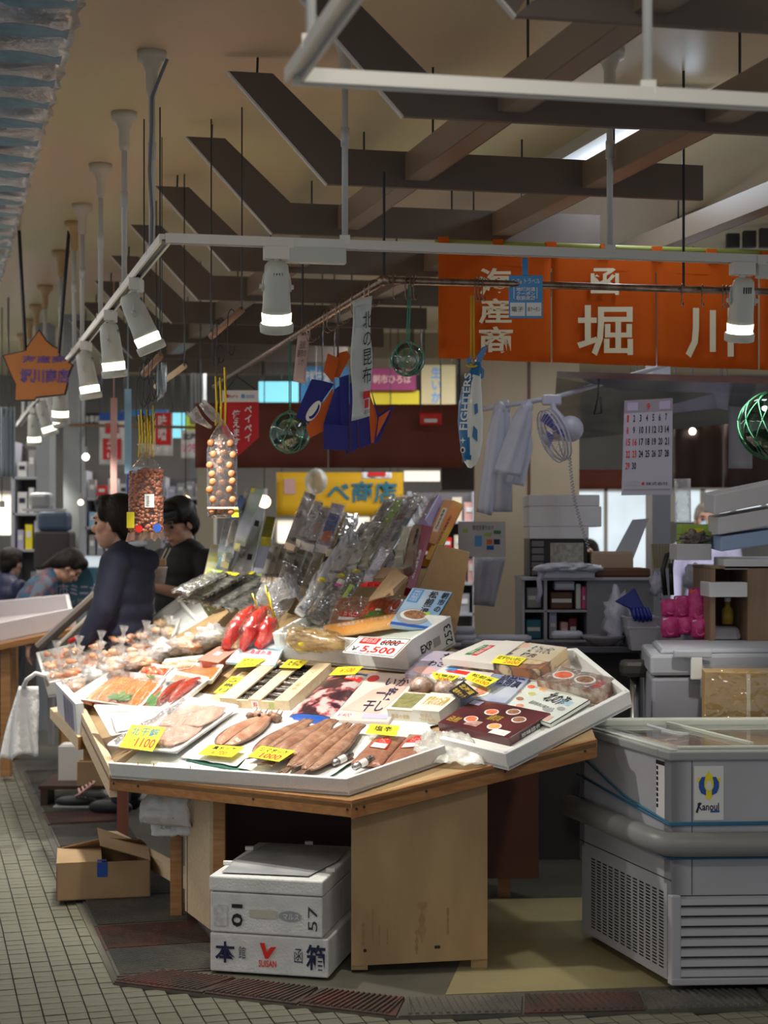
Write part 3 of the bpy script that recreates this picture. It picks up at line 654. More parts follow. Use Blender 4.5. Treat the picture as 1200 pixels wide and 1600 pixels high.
for k, (x, y) in enumerate(((533, 1190), (566, 1196))):
    g = thing('small_jar', ['small foil wrapped tube pack behind the front foam edge', 'second foil wrapped tube pack beside the roe packs'][k], 'jar', DK.at(x, y, .02))
    a = DK.at(x - 14, y + 4, .04); b_ = DK.at(x + 18, y - 12, .04); MB().tube([a, a.lerp(b_, .08), a.lerp(b_, .92), b_], [.009, .013, .013, .009], 14).build('tube', FOIL, g, smooth=True)
    MB().tube([a.lerp(b_, .3), a.lerp(b_, .62)], .0135, 14, cap=False).build('wrapper', PAPER, g, smooth=True)

# price cards ---------------------------------------------------------
YEL = mat('yellow_card', (.90, .80, .03), .6)
def card(quad, off, lab, rows, m=YEL, plane=DK, tilt=.0, thick=.0015, grp='price cards on the counter', bordered=False):
    f = fp(plane, quad, off)
    if tilt:
        up = V(0, 0, tilt); f = Fr(f.q[0], f.q[1], f.q[2] + up, f.q[3] + up)
    g = thing('price_card', lab, 'price card', f.at(.5, 0), grp)
    MB().slab(f, -thick, 0).build('card', m, g)
    for (t, u0, v0, u1, v1, c) in rows: text(f, t, u0, v0, u1, v1, c, g, h=.0006, bold=.015)
    if bordered:
        for (a_, b_, c_, d_) in ((.04, .06, .96, .075), (.04, .925, .96, .94), (.04, .06, .052, .94), (.948, .06, .96, .94)): patch(f, a_, b_, c_, d_, 'black', g, 'border_line', h=.0005)
    return g
card([(186, 1167), (238, 1174), (259, 1145), (206, 1140)], .085, 'square yellow card reading 1100 on the pink fillet tray', [('北干鰈', .1, .55, .9, .92, 'teal'), ('パック', .08, .15, .36, .42, 'green'), ('1100', .4, .1, .95, .48, 'red')], tilt=.02)
card([(309, 1178), (362, 1183), (383, 1167), (328, 1163)], .05, 'yellow price card in front of the flattened rockfish', [('真ホッケ', .2, .55, .85, .88, 'black'), ('￥700', .3, .1, .75, .45, 'orange')])
card([(387, 1182), (436, 1190), (462, 1173), (408, 1165)], .075, 'yellow price card reading 1000 on the split fish', [('シマホッケ', .1, .55, .9, .9, 'black'), ('1000', .3, .08, .9, .48, 'red')])
card([(571, 1145), (618, 1150), (625, 1134), (579, 1131)], .06, 'small yellow card above the brown roe packs', [('塩辛', .2, .3, .8, .85, 'black')])
card([(366, 1043), (397, 1041), (416, 1029), (381, 1028)], .07, 'yellow card on the slatted crate, farther from the pink pack', [('棒だら', .1, .5, .9, .9, 'black'), ('￥500', .3, .1, .9, .45, 'orange')])
card([(436, 1043), (468, 1044), (482, 1032), (451, 1030)], .07, 'yellow card on middle slat of the wooden crate', [('たらこ', .2, .3, .8, .85, 'black')])
card([(514, 1055), (555, 1053), (568, 1041), (528, 1042)], .055, 'yellow price card on the metallic squid bag', [('￥500', .25, .25, .8, .8, 'orange')])
card([(705, 1030), (738, 1034), (751, 1023), (714, 1021)], .085, 'yellow price card beside the green and red label box', [('たこわさ', .1, .5, .9, .9, 'black'), ('1000', .35, .08, .95, .45, 'orange')])
card([(767, 1035), (809, 1040), (823, 1028), (780, 1023)], .10, 'yellow price card reading 2600 on the crab box', [('紅ずわいがに', .05, .5, .95, .9, 'black'), ('2600', .4, .08, .95, .46, 'orange')])
card([(726, 1060), (759, 1073), (780, 1061), (738, 1050)], .085, 'yellow price card reading 1600 on blue pickle box', [('松前漬', .1, .52, .9, .9, 'black'), ('1600', .3, .08, .95, .46, 'orange')])
card([(679, 1060), (700, 1068), (718, 1056), (675, 1050)], .07, 'yellow price card behind the wrapped bread-like pack', [('500', .2, .1, .8, .5, 'red'), ('お徳用', .1, .55, .9, .9, 'black')])
card([(701, 1080), (722, 1094), (748, 1083), (724, 1064)], .085, 'black card with gold writing among the yellow ones', [('北海道', .1, .55, .9, .9, 'gold'), ('塩辛セット', .1, .12, .9, .45, 'gold')], m=flat('black'))

# boxed goods on the right-hand tray ---------------------------------
def picbox(name, lab, quad, off, h, m, cat='food box', plane=DK, bevel=.0015):
    f = fp(plane, quad, off + h); g = item(name, lab, cat, f, h, m, bevel=bevel); return g, f
MAR = mat('maroon_box', (.06, .018, .022), .25, col2=(.13, .03, .035), scale=5, coat=.3)
MARS = mat('brown_box_side', (.025, .017, .015), .35)
g, f = picbox('gift_box', 'dark maroon gift box picturing five bowls, nearest the tray corner', [(684, 1129), (795, 1154), (860, 1114), (743, 1091)], .014, .034, MAR)
BOWL = flat('white', .3)
FOODS = [mat('food_red', (.75, .10, .05), .3, col2=(.85, .25, .12), scale=90), mat('food_orange', (.85, .32, .06), .3, col2=(.75, .5, .25), scale=80), mat('food_brown', (.25, .10, .05), .3, col2=(.45, .25, .15), scale=90), mat('food_pink', (.75, .42, .32), .3, col2=(.6, .2, .12), scale=80), mat('food_green', (.45, .5, .12), .3, col2=(.65, .6, .25), scale=90)]
def bowl(f, u, v, r, k, g, asp=1.25):
    disc(f, u, v, r, r * asp, BOWL, g, 'bowl_print', h=.0006); disc(f, u, v + .004, r * .8, r * .8 * asp, FOODS[k % 5], g, 'food_print', h=.0013)
for u, v, k in ((.30, .32, 0), (.40, .66, 0), (.62, .80, 2), (.80, .60, 2), (.66, .25, 1)): bowl(f, u, v, .085, k, g)
patch(f, .30, .02 + .1, .48, .30, mat('photo_print', (.35, .1, .08), .3, col2=(.6, .5, .45), scale=30), g)
patch(f, .70, .03, .92, .2, 'white', g, 'price_sticker', h=.001); text(f, '海鮮珍味', .45, .40, .62, .60, 'gold', g); text(f, '函館', .05, .12, .2, .3, 'gold', g)
patch(f, .02, .78, .16, .93, 'lilac', g)
fs = Fr(f.at(1, 0, -.034), f.at(1, 1, -.034), f.at(1, 1), f.at(1, 0)); patch(fs, .25, .15, .75, .8, flat('dark'), g); text(fs, '珍味詰合', .28, .25, .72, .7, 'white', g, h=.002)
g, f = picbox('gift_box', 'flat pale green box picturing small bowls and brush writing', [(757, 1096), (860, 1132), (922, 1094), (824, 1060)], .03, .012, mat('palegreen_box', (.62, .68, .62), .35, col2=(.70, .74, .70), scale=6))
for k, (u, v) in enumerate(((.12, .28), (.15, .55), (.20, .80), (.30, .38), (.33, .62), (.36, .84), (.42, .2))): bowl(f, u, v, .065, (k * 2 + 1) % 5, g, 1.1)
text(f, '北の海', .52, .55, .82, .90, 'black', g, bold=.03); text(f, '函館朝市の味めぐり', .45, .35, .80, .46, 'black', g); text(f, '海産', .70, .62, .9, .8, 'skyblue', g)
patch(f, .80, .05, .92, .22, 'rose', g); disc(f, .75, .35, .07, .06, 'grey', g); disc(f, .86, .5, .05, .06, 'grey', g)
patch(f, 0, 0, 1, .015, 'black', g); patch(f, .985, 0, 1, 1, 'black', g)
WRAPB = mat('wrapped_bowl_print', (.55, .48, .4), .25, col2=(.25, .12, .08), scale=24, coat=.5)
g, f = picbox('gift_box', 'film-wrapped box picturing two bowls of noodles by the far tray edge', [(838, 1062), (935, 1082), (960, 1060), (877, 1041)], .02, .05, WRAPB)
bowl(f, .24, .55, .17, 0, g, 1.5); bowl(f, .62, .55, .17, 2, g, 1.5); text(f, '海鮮', .82, .2, .95, .7, 'red', g)
MB().slab(f, .001, .003).build('film', FILM, g)
CRABB = mat('crab_box_print', (.40, .17, .08), .35, col2=(.66, .5, .30), scale=9, coat=.2, ramp=(.4, .55, [(.48, (.12, .08, .06))]))
g, f = picbox('gift_box', 'lower box of the crab box pair at the back of the tray', [(722, 1045), (846, 1064), (890, 1030), (770, 1018)], .01, .04, mat('box_side_pale', (.6, .53, .45), .5, col2=(.5, .38, .25), scale=10))
g, f = picbox('gift_box', 'upper crab box with brush writing and mountain picture', [(722, 1030), (842, 1047), (886, 1012), (790, 1000)], .052, .042, CRABB)
patch(f, .40, .35, 1, 1, mat('crab_box_sky', (.66, .64, .56), .35, col2=(.55, .45, .3), scale=5), g); text(f, '紅ずわいがに', .55, .62, .88, .92, 'black', g, bold=.03, rot=0); text(f, '棒肉', .55, .42, .75, .60, 'black', g, bold=.03)
disc(f, .42, .85, .07, .07, 'rose', g); patch(f, .30, .38, .44, .5, 'navy', g)
g, f = picbox('gift_box', 'white box with green and red title strips behind the crab box', [(690, 1028), (770, 1037), (820, 1002), (757, 1000)], .07, .028, mat('whitebox', (.74, .71, .66), .4, col2=(.66, .62, .58), scale=4))
f2 = f.sub(.25, .25, .50, .75); patch(f2, 0, 0, .45, 1, 'green', g); patch(f2, .55, 0, 1, 1, 'red', g); text(f2, '珍味', .05, .1, .4, .9, 'white', g, vertical=True, h=.002); text(f2, '特選', .6, .1, .95, .9, 'white', g, vertical=True, h=.002)
g, f = picbox('gift_box', 'lavender box with black brush writing by the big white foam box', [(632, 1052), (702, 1062), (737, 1020), (668, 1016)], .01, .04, mat('lavbox', (.42, .36, .50), .4, col2=(.60, .54, .60), scale=3))
text(f, 'たこ', .45, .66, .9, .92, 'black', g, bold=.04); text(f, 'わさび', .3, .38, .85, .60, 'black', g, bold=.04); disc(f, .35, .2, .25, .14, 'rose', g)
g, f = picbox('gift_box', 'white box with blue and red swirl emblem under the price cards', [(660, 1062), (742, 1078), (785, 1040), (712, 1030)], .02, .035, mat('whitebox2', (.76, .74, .70), .4, col2=(.7, .66, .62), scale=4))
patch(f, .18, .45, .58, .58, 'red', g); patch(f, .12, .5, .3, .66, 'sky', g); text(f, '昆布漬', .2, .2, .7, .36, 'navy', g); patch(f, .45, .68, .75, .86, 'navy', g)
g, f = picbox('gift_box', 'blue and white pickle box with brush title beneath card 1600', [(708, 1088), (790, 1098), (832, 1056), (768, 1040)], .018, .034, mat('bluebox', (.12, .18, .42), .4, col2=(.50, .54, .64), scale=4))
text(f, '松前漬', .45, .5, .95, .85, 'white', g, bold=.06, h=.001); text(f, '松前漬', .45, .5, .95, .85, 'navy', g, bold=.02, h=.002); disc(f, .3, .22, .26, .2, 'white', g); disc(f, .3, .22, .2, .15, FOODS[3], g, h=.002)
# wrapped round buns of pickles near white carton
for k, (x, y) in enumerate(((660, 1062), (697, 1068))):
    g = thing('wrapped_cup', ['clear wrapped cup of pink pickles behind the white carton', 'clear wrapped cup of pink pickles leaning on black card'][k], 'food cup', DK.at(x, y + 14, .02))
    c = DK.at(x, y + 8, .05); MB().ell(c, (.045, .05, .032), nu=14, nv=10, jit=.1).build('pickles', mat('pickle', (.45, .25, .2), .3, col2=(.7, .6, .5), scale=50), g, smooth=True)
    MB().ell(c + V(0, 0, .002), (.05, .055, .038), nu=14, nv=10, jit=.3, seed=k).build('film', FILM, g, smooth=True)
# white carton with a window
CARTW = mat('white_carton', (.74, .71, .64), .5, col2=(.68, .65, .58), scale=5)
g, f = picbox('white_carton', 'white gift carton with gold writing and a window of green pickles', [(604, 1107), (686, 1113), (718, 1087), (630, 1080)], .012, .050, CARTW)
patch(f, .06, .1, .44, .9, mat('pickle_green', (.20, .20, .05), .3, col2=(.36, .34, .16), scale=30), g, 'window'); MB().slab(f, .001, .004, .06, .1, .44, .9).build('film', FILM, g)
MB().slab(f, 0, .004, .5, -.01, 1.01, 1.01).build('sleeve', CARTW, g)
text(f, '野菜のお漬物', .56, .3, .95, .8, 'gold', g, h=.0045, bold=.02)
ff = Fr(f.at(0, 0, -.05), f.at(1, 0, -.05), f.at(1, 0), f.at(0, 0)); text(ff, '野菜の甘酢', .08, .25, .42, .6, 'gold', g); text(ff, '野菜の\nつけもの', .60, .2, .9, .8, 'gold', g)
patch(ff, 0, .9, .5, .94, 'gold', g)
# ichiya-boshi pack
PKS = mat('pink_squid', (.68, .45, .38), .3, col2=(.76, .58, .50), scale=4, coat=.3)
g, f = picbox('squid_pack', 'flat pale pink dried squid pack with large blue brush writing', [(507, 1124), (607, 1128), (654, 1054), (579, 1050)], .016, .012, mat('squid_sleeve', (.76, .66, .62), .35, col2=(.72, .60, .56), scale=3, coat=.3))
b = MB(); b.poly([f.at(u, v, .0006) for u, v in ((.12, .2), (.75, .15), (.9, .55), (.95, .9), (.7, .93), (.5, .7), (.35, .62))], f.n * .0006); b.build('squid_print', PKS, g)
text(f, 'いか', .48, .72, .92, .90, 'navy', g, bold=.04, h=.0018, rot=0); text(f, '一夜', .47, .42, .82, .70, 'navy', g, bold=.04, h=.0018); text(f, '干し', .42, .18, .78, .40, 'navy', g, bold=.05, h=.0018)
disc(f, .18, .86, .11, .07, 'red', g, h=.001); patch(f, .1, .05, .4, .14, 'white', g, 'price_sticker'); text(f, '￥400', .14, .06, .36, .13, 'red', g, h=.002); patch(f, .55, .05, .95, .14, 'lilac', g)
# metallic bag
BAGM = mat('metal_bag', (.55, .58, .62), .18, .9, bump=.5, bscale=25)
f = fp(DK, [(434, 1123), (512, 1128), (584, 1044), (522, 1038)], .045); g = thing('snack_bag', 'shiny silver pillow bag of squid picture between crate and squid pack', 'food bag', f.at(.5, .5, -.03))
pil = lambda u, v: (u, v, -.03 + .03 * (1 - (2 * u - 1) ** 4) * (1 - (2 * v - 1) ** 4) + .002 * noise.noise(V(u * 9, v * 9, 0)))
MB().sheet(f, 16, 20, pil).build('bag', BAGM, g, smooth=True)
MB().sheet(f, 16, 20, lambda u, v: (u * .86 + .07, v * .7 + .14, pil(u * .86 + .07, v * .7 + .14)[2] + .001)).build('print', mat('bag_print', (.55, .5, .48), .3, col2=(.05, .02, .03), scale=14, ramp=(.42, .52, [(.47, (.5, .12, .14))]), coat=.4), g, smooth=True)
MB().sheet(f, 12, 4, lambda u, v: (u, v * .13, pil(u, v * .13)[2] + .0015)).build('blue_band', flat('blue', .3), g, smooth=True)
MB().sheet(f, 12, 4, lambda u, v: (u, .93 + v * .06, pil(u, .93 + v * .06)[2] + .0015)).build('blue_band', flat('blue', .3), g, smooth=True)
MB().sheet(f, 6, 4, lambda u, v: (.55 + u * .35, .75 + v * .1, pil(.55 + u * .35, .75 + v * .1)[2] + .003)).build('red_label', flat('red', .3), g, smooth=True)
text(f, '函館いか', .57, .76, .88, .84, 'white', g, h=.004)
# wooden crate of dark fish with three slats
f = fp(DK, [(343, 1091), (451, 1096), (517, 1037), (416, 1031)], .055); g = thing('wooden_crate', 'pale wooden crate of dark herring with three lid slats', 'crate', f.at(.5, .5, -.045))
MB().slab(f, -.045, -.040).build('bottom', PALE, g)
for (a_, b_, c_, d_) in ((0, 0, 1, .03), (0, .97, 1, 1), (0, .03, .03, .97), (.97, .03, 1, .97)): MB().slab(f, -.04, -.005, a_, b_, c_, d_).build('side', PALE, g)
for (u0, u1) in ((0, .24), (.42, .60), (.80, 1)): MB().slab(f, -.005, .002, u0, 0, u1, 1).build('slat', PALE, g)
HER = mat('herring_skin', (.025, .020, .018), .18, .2, col2=(.13, .105, .08), scale=14, stretch=(1, 1, 1), bump=.3)
for k in range(13):
    v = .06 + k * .072; mb = MB(); mb.tube([f.at(u, v + .02 * math.sin(u * 3 + k), -.018 - .006 * (k % 2)) for u in [.04 + .092 * i for i in range(11)]], [.008 + .007 * math.sin(math.pi * (i + .5) / 11) for i in range(11)], 8); mb.build('herring', HER, g, smooth=True)
ff = Fr(f.at(0, 0, -.045), f.at(1, 0, -.045), f.at(1, 0), f.at(0, 0)); patch(ff, .46, .15, .56, .9, 'white', g); text(ff, '寿', .475, .25, .545, .8, 'red', g, h=.002); text(ff, '函', .22, .2, .3, .8, 'tan', g); text(ff, '館', .70, .2, .78, .8, 'lime', g)
text(f, '本乾にしん', .85, .25, .93, .8, 'tan', g, h=.003, rot=90)
# long clear snack pouch beside the crate
f = fp(DK, [(303, 1106), (338, 1108), (398, 1046), (376, 1043)], .03); g = thing('snack_pouch', 'long clear pouch of yellow dried snack with blue lettering', 'food bag', f.at(.5, .5, -.02))
MB().sheet(f, 8, 20, lambda u, v: (u, v, -.018 + .022 * math.sin(math.pi * u) * (1 - (2 * v - 1) ** 6))).build('contents', mat('snack_fill', (.60, .45, .18), .4, col2=(.75, .66, .45), scale=40, bump=.4), g, smooth=True)
patch(f, .15, .35, .85, .75, 'yellow', g, h=.004); text(f, 'こまい', .25, .38, .75, .72, 'navy', g, h=.006, rot=90, bold=.03)
MB().sheet(f, 6, 12, lambda u, v: (u * 1.1 - .05, v, .002 + .006 * math.sin(math.pi * u))).build('film', FILM, g, smooth=True)

# pink fillet tray, front left ---------------------------------------
PINKF = mat('pink_fillet', (.42, .25, .20), .28, col2=(.55, .38, .31), scale=9, stretch=(3, 1, 1), bump=.2, bscale=30)
def styro(plane, quad, off, lab, wall=.022, m=None, name='food_tray', film_=True, cat='food tray'):
    f = fp(plane, quad, off); g = thing(name, lab, cat, f.at(.5, .5)); m = m or mat('white_tray', (.80, .80, .80), .3)
    MB().slab(f, 0, .003, .05, .05, .95, .95).build('base', m, g)
    mb = MB(); pr = [(.05, .002), (.0, wall), (-.012, wall), (-.012, wall - .003), (.0, wall - .003 if False else .0)]
    pr = [(.06, .003), (.012, wall), (-.02, wall + .001), (-.02, wall - .003), (.0, wall - .004), (.05, 0)]
    rings = []
    for (i_, h) in pr:
        pts = []
        for (cx, cy, a0) in ((1, 0, -90), (1, 1, 0), (0, 1, 90), (0, 0, 180)):
            for t in range(4):
                ang = math.radians(a0 + t * 30); r = .06; x = (1 - i_ - r) if cx else (i_ + r); y = (1 - i_ - r) if cy else (i_ + r)
                pts.append(f.at(x + r * math.cos(ang), y + r * math.sin(ang), h))
        rings.append(pts)
    n = 16
    for r in rings: mb.v += r
    for i in range(len(rings) - 1):
        for k in range(n): q0 = i * n; mb.f.append((q0 + k, q0 + (k + 1) % n, q0 + n + (k + 1) % n, q0 + n + k))
    mb.build('rim', m, g, smooth=True)
    if film_: MB().sheet(f, 14, 14, lambda u, v: (u, v, wall + .003 + .004 * noise.noise(V(u * 6, v * 6, off * 50)) + .006 * math.sin(math.pi * u) * math.sin(math.pi * v))).build('film', FILM, g, smooth=True)
    return g, f
g, f = styro(DK, [(170, 1172), (276, 1182), (374, 1112), (292, 1098)], .035, 'white tray of flat pink flounder fillets with yellow card 1100', .024)
for k, (u0, v0, u1, v1, s_) in enumerate(((.12, .06, .62, .55, 1), (.35, .12, .92, .62, 2), (.15, .45, .65, .92, 3), (.5, .5, .93, .94, 4))):
    MB().sheet(f, 14, 14, lambda u, v: (u0 + (u1 - u0) * (.5 + (u - .5) * (.6 + .4 * math.sin(math.pi * v))), v0 + (v1 - v0) * v, .010 + .004 * k + .010 * math.sin(math.pi * u) * math.sin(math.pi * v) + .002 * noise.noise(V(u * 5, v * 5, s_)))).build('fillet', PINKF, g, smooth=True, solid=.004)
b = MB().tube([f.at(.10, .02 + .9 * t, .030 + .004 * math.sin(t * 20)) for t in [k / 20 for k in range(21)]], .010, 8).build('rolled_film', film('rolled_film', base=.35, gl=.8, bump=1.2, bscale=70, milk=.1), g, smooth=True)
g, f = styro(DK, [(176, 1160), (222, 1150), (262, 1116), (150, 1112)], .018, 'empty white tray holding a folded cloth at the counter corner', .03, film_=False)
MB().sheet(f, 14, 10, lambda u, v: (.2 + u * .7, .2 + v * .6, .018 + .012 * noise.noise(V(u * 4, v * 4, 2)))).build('folded_cloth', CLOTHW, g, smooth=True, solid=.008)
# ---------------------------------------------------------------- aisle-side goods (on DL)
SALM = mat('salmon_fillet', (.66, .16, .02), .2, col2=(.74, .26, .05), scale=6, stretch=(2, 1, 1), bump=.15, bscale=20, coat=.4)
LEAF = mat('bamboo_leaf', (.05, .20, .03), .4, col2=(.09, .28, .05), scale=20)
MENT = mat('dark_roe', (.30, .025, .015), .25, col2=(.42, .06, .03), scale=70, bump=.3, bscale=120, coat=.4)
def leafy(f, u, v, s, g, n=5, a0=30, h=.03):
    for k in range(n):
        a_ = math.radians(a0 + k * 120 / max(1, n - 1)); L_ = s * (1 - .15 * abs(k - (n - 1) / 2)); px_, py_ = math.cos(a_), math.sin(a_)
        pts = [(u - py_ * s * .05, v + px_ * s * .05), (u + px_ * L_ * .5 - py_ * s * .16, v + py_ * L_ * .5 + px_ * s * .16), (u + px_ * L_, v + py_ * L_), (u + px_ * L_ * .5 + py_ * s * .16, v + py_ * L_ * .5 - px_ * s * .16), (u + py_ * s * .05, v - px_ * s * .05)]
        MB().poly([f.at(a, b_, h + .0008 * k) for a, b_ in pts], f.n * .0006).build('leaf', LEAF, g)
g, f = styro(DL, [(112, 1098), (222, 1114), (262, 1066), (178, 1056)], .03, 'white tray of orange salmon fillets with a cut bamboo leaf', .028)
for k in range(7):
    c0 = .10 + k * .12
    MB().sheet(f, 8, 14, lambda u, v: (c0 + u * .19 + .05 * (1 - v), .08 + v * .84 - .12 * abs(k - 3) / 3 * (1 - v), .008 + .022 * math.sin(math.pi * u) * math.sin(math.pi * (v * .96 + .02)) ** .5 + .003 * (k % 2))).build('fillet', SALM, g, smooth=True, solid=.004)
leafy(f, .68, .10, .34, g, 5, 40)
g, f = styro(DL, [(216, 1116), (266, 1120), (330, 1068), (272, 1056)], .028, 'white tray of dark red roe sacs with a green leaf', .026)
for k, (u, v) in enumerate(((.42, .5), (.68, .62))):
    MB().tube([f.at(u + .10 * t, v - .34 + .72 * t, .02 + .006 * math.sin(math.pi * t)) for t in [i / 12 for i in range(13)]], [.004 + .018 * math.sin(math.pi * (i + .6) / 13.2) for i in range(13)], 12).build('roe_sac', MENT, g, smooth=True)
leafy(f, .25, .12, .38, g, 4, 0)
g, f = styro(DL, [(212, 1068), (250, 1074), (272, 1050), (234, 1043)], .028, 'small white tray of bright red roe behind the salmon tray', .024)
RROE = mat('red_roe', (.85, .07, .02), .2, col2=(.9, .2, .08), scale=40, coat=.5)
for k in range(5): MB().ell(f.at(.2 + .15 * k, .55 + .1 * math.sin(k * 2), .018), (.03, .04, .02), nu=12, nv=8, jit=.4, seed=k).build('roe_sac', RROE, g, smooth=True)
leafy(f, .6, .1, .3, g, 4, 20)
g, f = styro(DL, [(262, 1072), (334, 1070), (352, 1047), (284, 1042)], .028, 'white tray filled level with orange salmon roe', .024)
IKU = mat('salmon_roe', (.85, .19, .03), .2, col2=(.92, .34, .10), scale=120, tex='voronoi', bump=.6, bscale=200, coat=.4)
MB().sheet(f, 20, 14, lambda u, v: (.06 + u * .88, .06 + v * .88, .016 + .003 * noise.noise(V(u * 8, v * 8, 0)))).build('roe', IKU, g, smooth=True)
g, f = styro(DL, [(250, 1056), (300, 1050), (320, 1030), (262, 1036)], .03, 'white tray of pale scallop slices under the strongest light', .02)
for k in range(8): MB().ell(f.at(.12 + .25 * (k % 4), .3 + .4 * (k // 4), .014), (.03, .026, .012), nu=12, nv=6).build('scallop', mat('scallop_flesh', (.82, .70, .52), .35, col2=(.75, .5, .3), scale=30), g, smooth=True)
# clear tub with pink lid
f = fp(DK, [(307, 1030), (341, 1035), (372, 1013), (342, 1009)], .06); g = thing('plastic_tub', 'clear tub of coral pink roe with a white label on its lid', 'tub', f.at(.5, .5, -.045))
MB().slab(f, -.045, -.008, .08, .08, .92, .92).build('contents', mat('coral', (.72, .22, .14), .35, col2=(.78, .3, .2), scale=30), g, bevel=.006)
MB().slab(f, -.006, 0).build('lid', mat('clear_lid', (.70, .35, .27), .2, coat=.6), g, bevel=.003); patch(f, .35, .4, .62, .62, 'white', g, 'price_sticker'); MB().slab(f, -.046, -.006, .05, .05, .95, .95).build('film', FILM, g)
# blue and white flat packets
for k, q in enumerate(([(352, 1034), (430, 1040), (442, 1014), (376, 1008)], [(380, 1012), (438, 1018), (452, 1000), (402, 996)])):
    g, f = picbox('flat_packet', ['sea blue and white flat packet in front of the red bags', 'second blue flat packet tucked under the red bags'][k], q, .05, .012, mat('sea_print', (.25, .50, .62), .35, col2=(.70, .76, .78), scale=5), cat='food packet')
    text(f, '北海道の海', .2, .55, .8, .8, 'red', g)
# crumpled clear wraps and bright packages along the slope
def lump(name, lab, c, r, m, cat='food bag', film_=True, seed=0, grp=None, n=1, cm=None):
    g = thing(name, lab, cat, c - V(0, 0, r[2]), grp)
    MB().ell(c, r, nu=18, nv=12, jit=.35, seed=seed).build('contents', m, g, smooth=True)
    if film_:
        mb = MB(); mb.ell(c, (r[0] * 1.12, r[1] * 1.12, r[2] * 1.2), nu=22, nv=14, jit=.6, seed=seed + 3); mb.build('film', FILMM if film_ == 2 else FILM, g, smooth=True)
    return g
# red bags with gold ties
REDB = mat('red_food', (.72, .012, .012), .22, col2=(.80, .08, .05), scale=12, stretch=(4, 1, 1), bump=.5, bscale=20, coat=.6)
for k, (b0, t0, w_) in enumerate((((352, 1014), (402, 948), .032), ((378, 1014), (422, 946), .036), ((408, 1010), (428, 968), .036))):
    a = DK.at(*b0, .07); bt = P(t0[0], t0[1], a.y + .12); g = thing('red_bag', ['red seafood bag with a gold tie, lowest of three', 'red seafood bag with a gold tie, between the other two', 'short red seafood bag beside the crate end'][k], 'food bag', a - V(0, 0, .04), 'red bags with gold ties')
    n_ = 14; mb = MB(); pth = [a.lerp(bt, i / n_) + V(0, 0, .03 * math.sin(math.pi * i / n_)) for i in range(n_ + 1)]
    mb.tube(pth, [w_ * (.55 + .5 * math.sin(math.pi * (i / n_) ** .8)) * (1 - .8 * (i / n_) ** 4) for i in range(n_ + 1)], 14); 
    for i, v in enumerate(mb.v): mb.v[i] = v + V(0, 0, -.012) * 0 + Vector((1, 1, 1)) * .032 * noise.noise(v * 19)
    mb.build('crab_meat', REDB, g, smooth=True)
    mf = MB(); mf.tube(pth, [1.25 * w_ * (.55 + .5 * math.sin(math.pi * (i / n_) ** .8)) * (1 - .8 * (i / n_) ** 4) for i in range(n_ + 1)], 16)
    for i, v in enumerate(mf.v): mf.v[i] = v + Vector((1, 1, 1)) * .03 * noise.noise(v * 30)
    mf.build('film', FILM, g, smooth=True)
    d = (bt - a).normalized(); mb = MB(); mb.tube([bt - d * .03, bt, bt + d * .06, bt + d * .12], [.03, .008, .035, .05], 10, cap=False)
    for i, v in enumerate(mb.v): mb.v[i] = v + Vector((1, 0, 1)) * .028 * noise.noise(v * 28)
    mb.build('bag_neck', FILMM, g, smooth=True)
    MB().tube([bt + V(-.02, -.02, .06 + .03 * k), bt + V(.0, -.02, 0), bt + V(.025, -.025, -.05), bt + V(.04, -.02, -.10)], .0045, 6).build('gold_tie', GOLDT, g, smooth=True)
# shrimp bundles in foam boxes along the aisle
SHR = mat('shrimp', (.85, .24, .08), .3, col2=(.92, .55, .36), scale=28, coat=.3)
SHRW = mat('white_shrimp', (.90, .70, .52), .35, col2=(.88, .42, .22), scale=22, coat=.3)
fb = [P(78, 1090, 8.05), P(228, 1062, 8.0), P(262, 1006, 8.9), P(62, 1030, 8.9)]
fbz = [p.copy() for p in fb]
g = foam('foam_box', 'grey-white foam box of wrapped shrimp packs at the aisle edge', [P(76, 1090, 8.2), P(262, 1062 - 8, 8.2), P(288, 985, 9.0), P(62, 1040, 9.0)], .075, t=.016)
k = 0
for j in range(3):
    for i in range(6):
        u = .09 + i * .165; v = .16 + j * .32
        F4 = Fr(P(80, 1084, 8.2), P(258, 1050, 8.2), P(284, 985, 9.0), P(66, 1035, 9.0))
        c = F4.at(u, v, .035); q = thing('shrimp_pack', 'clear wrapped pink shrimp pack, %s row of the foam box, %s from the aisle' % (['front', 'middle', 'back'][j], ['first', 'second', 'third', 'fourth', 'fifth', 'sixth'][i]), 'food pack', c - V(0, 0, .03), 'shrimp packs in the aisle-edge foam box')
        for s_ in range(4):
            cc = c + V(random.uniform(-.04, .04), random.uniform(-.06, .06), .005 * s_); an = random.uniform(0, 6)
            MB().tube([cc + V(.035 * math.cos(an + t * .5), .035 * math.sin(an + t * .5), .012) for t in range(6)], [.004, .013, .016, .014, .010, .003], 8).build('shrimp', SHR if (i + s_) % 2 else SHRW, q, smooth=True)
        mb = MB().ell(c + V(0, 0, .012), (.058, .10, .036), nu=16, nv=10, jit=.9, seed=k); mb.build('film', FILM, q, smooth=True)
        mb = MB(); mb.tube([c + V(.02, -.05, .03), c + V(.02, -.055, .06), c + V(.024, -.06, .10)], [.02, .008, .026], 8, cap=False); mb.build('bag_neck', FILMM, q, smooth=True)
        k += 1
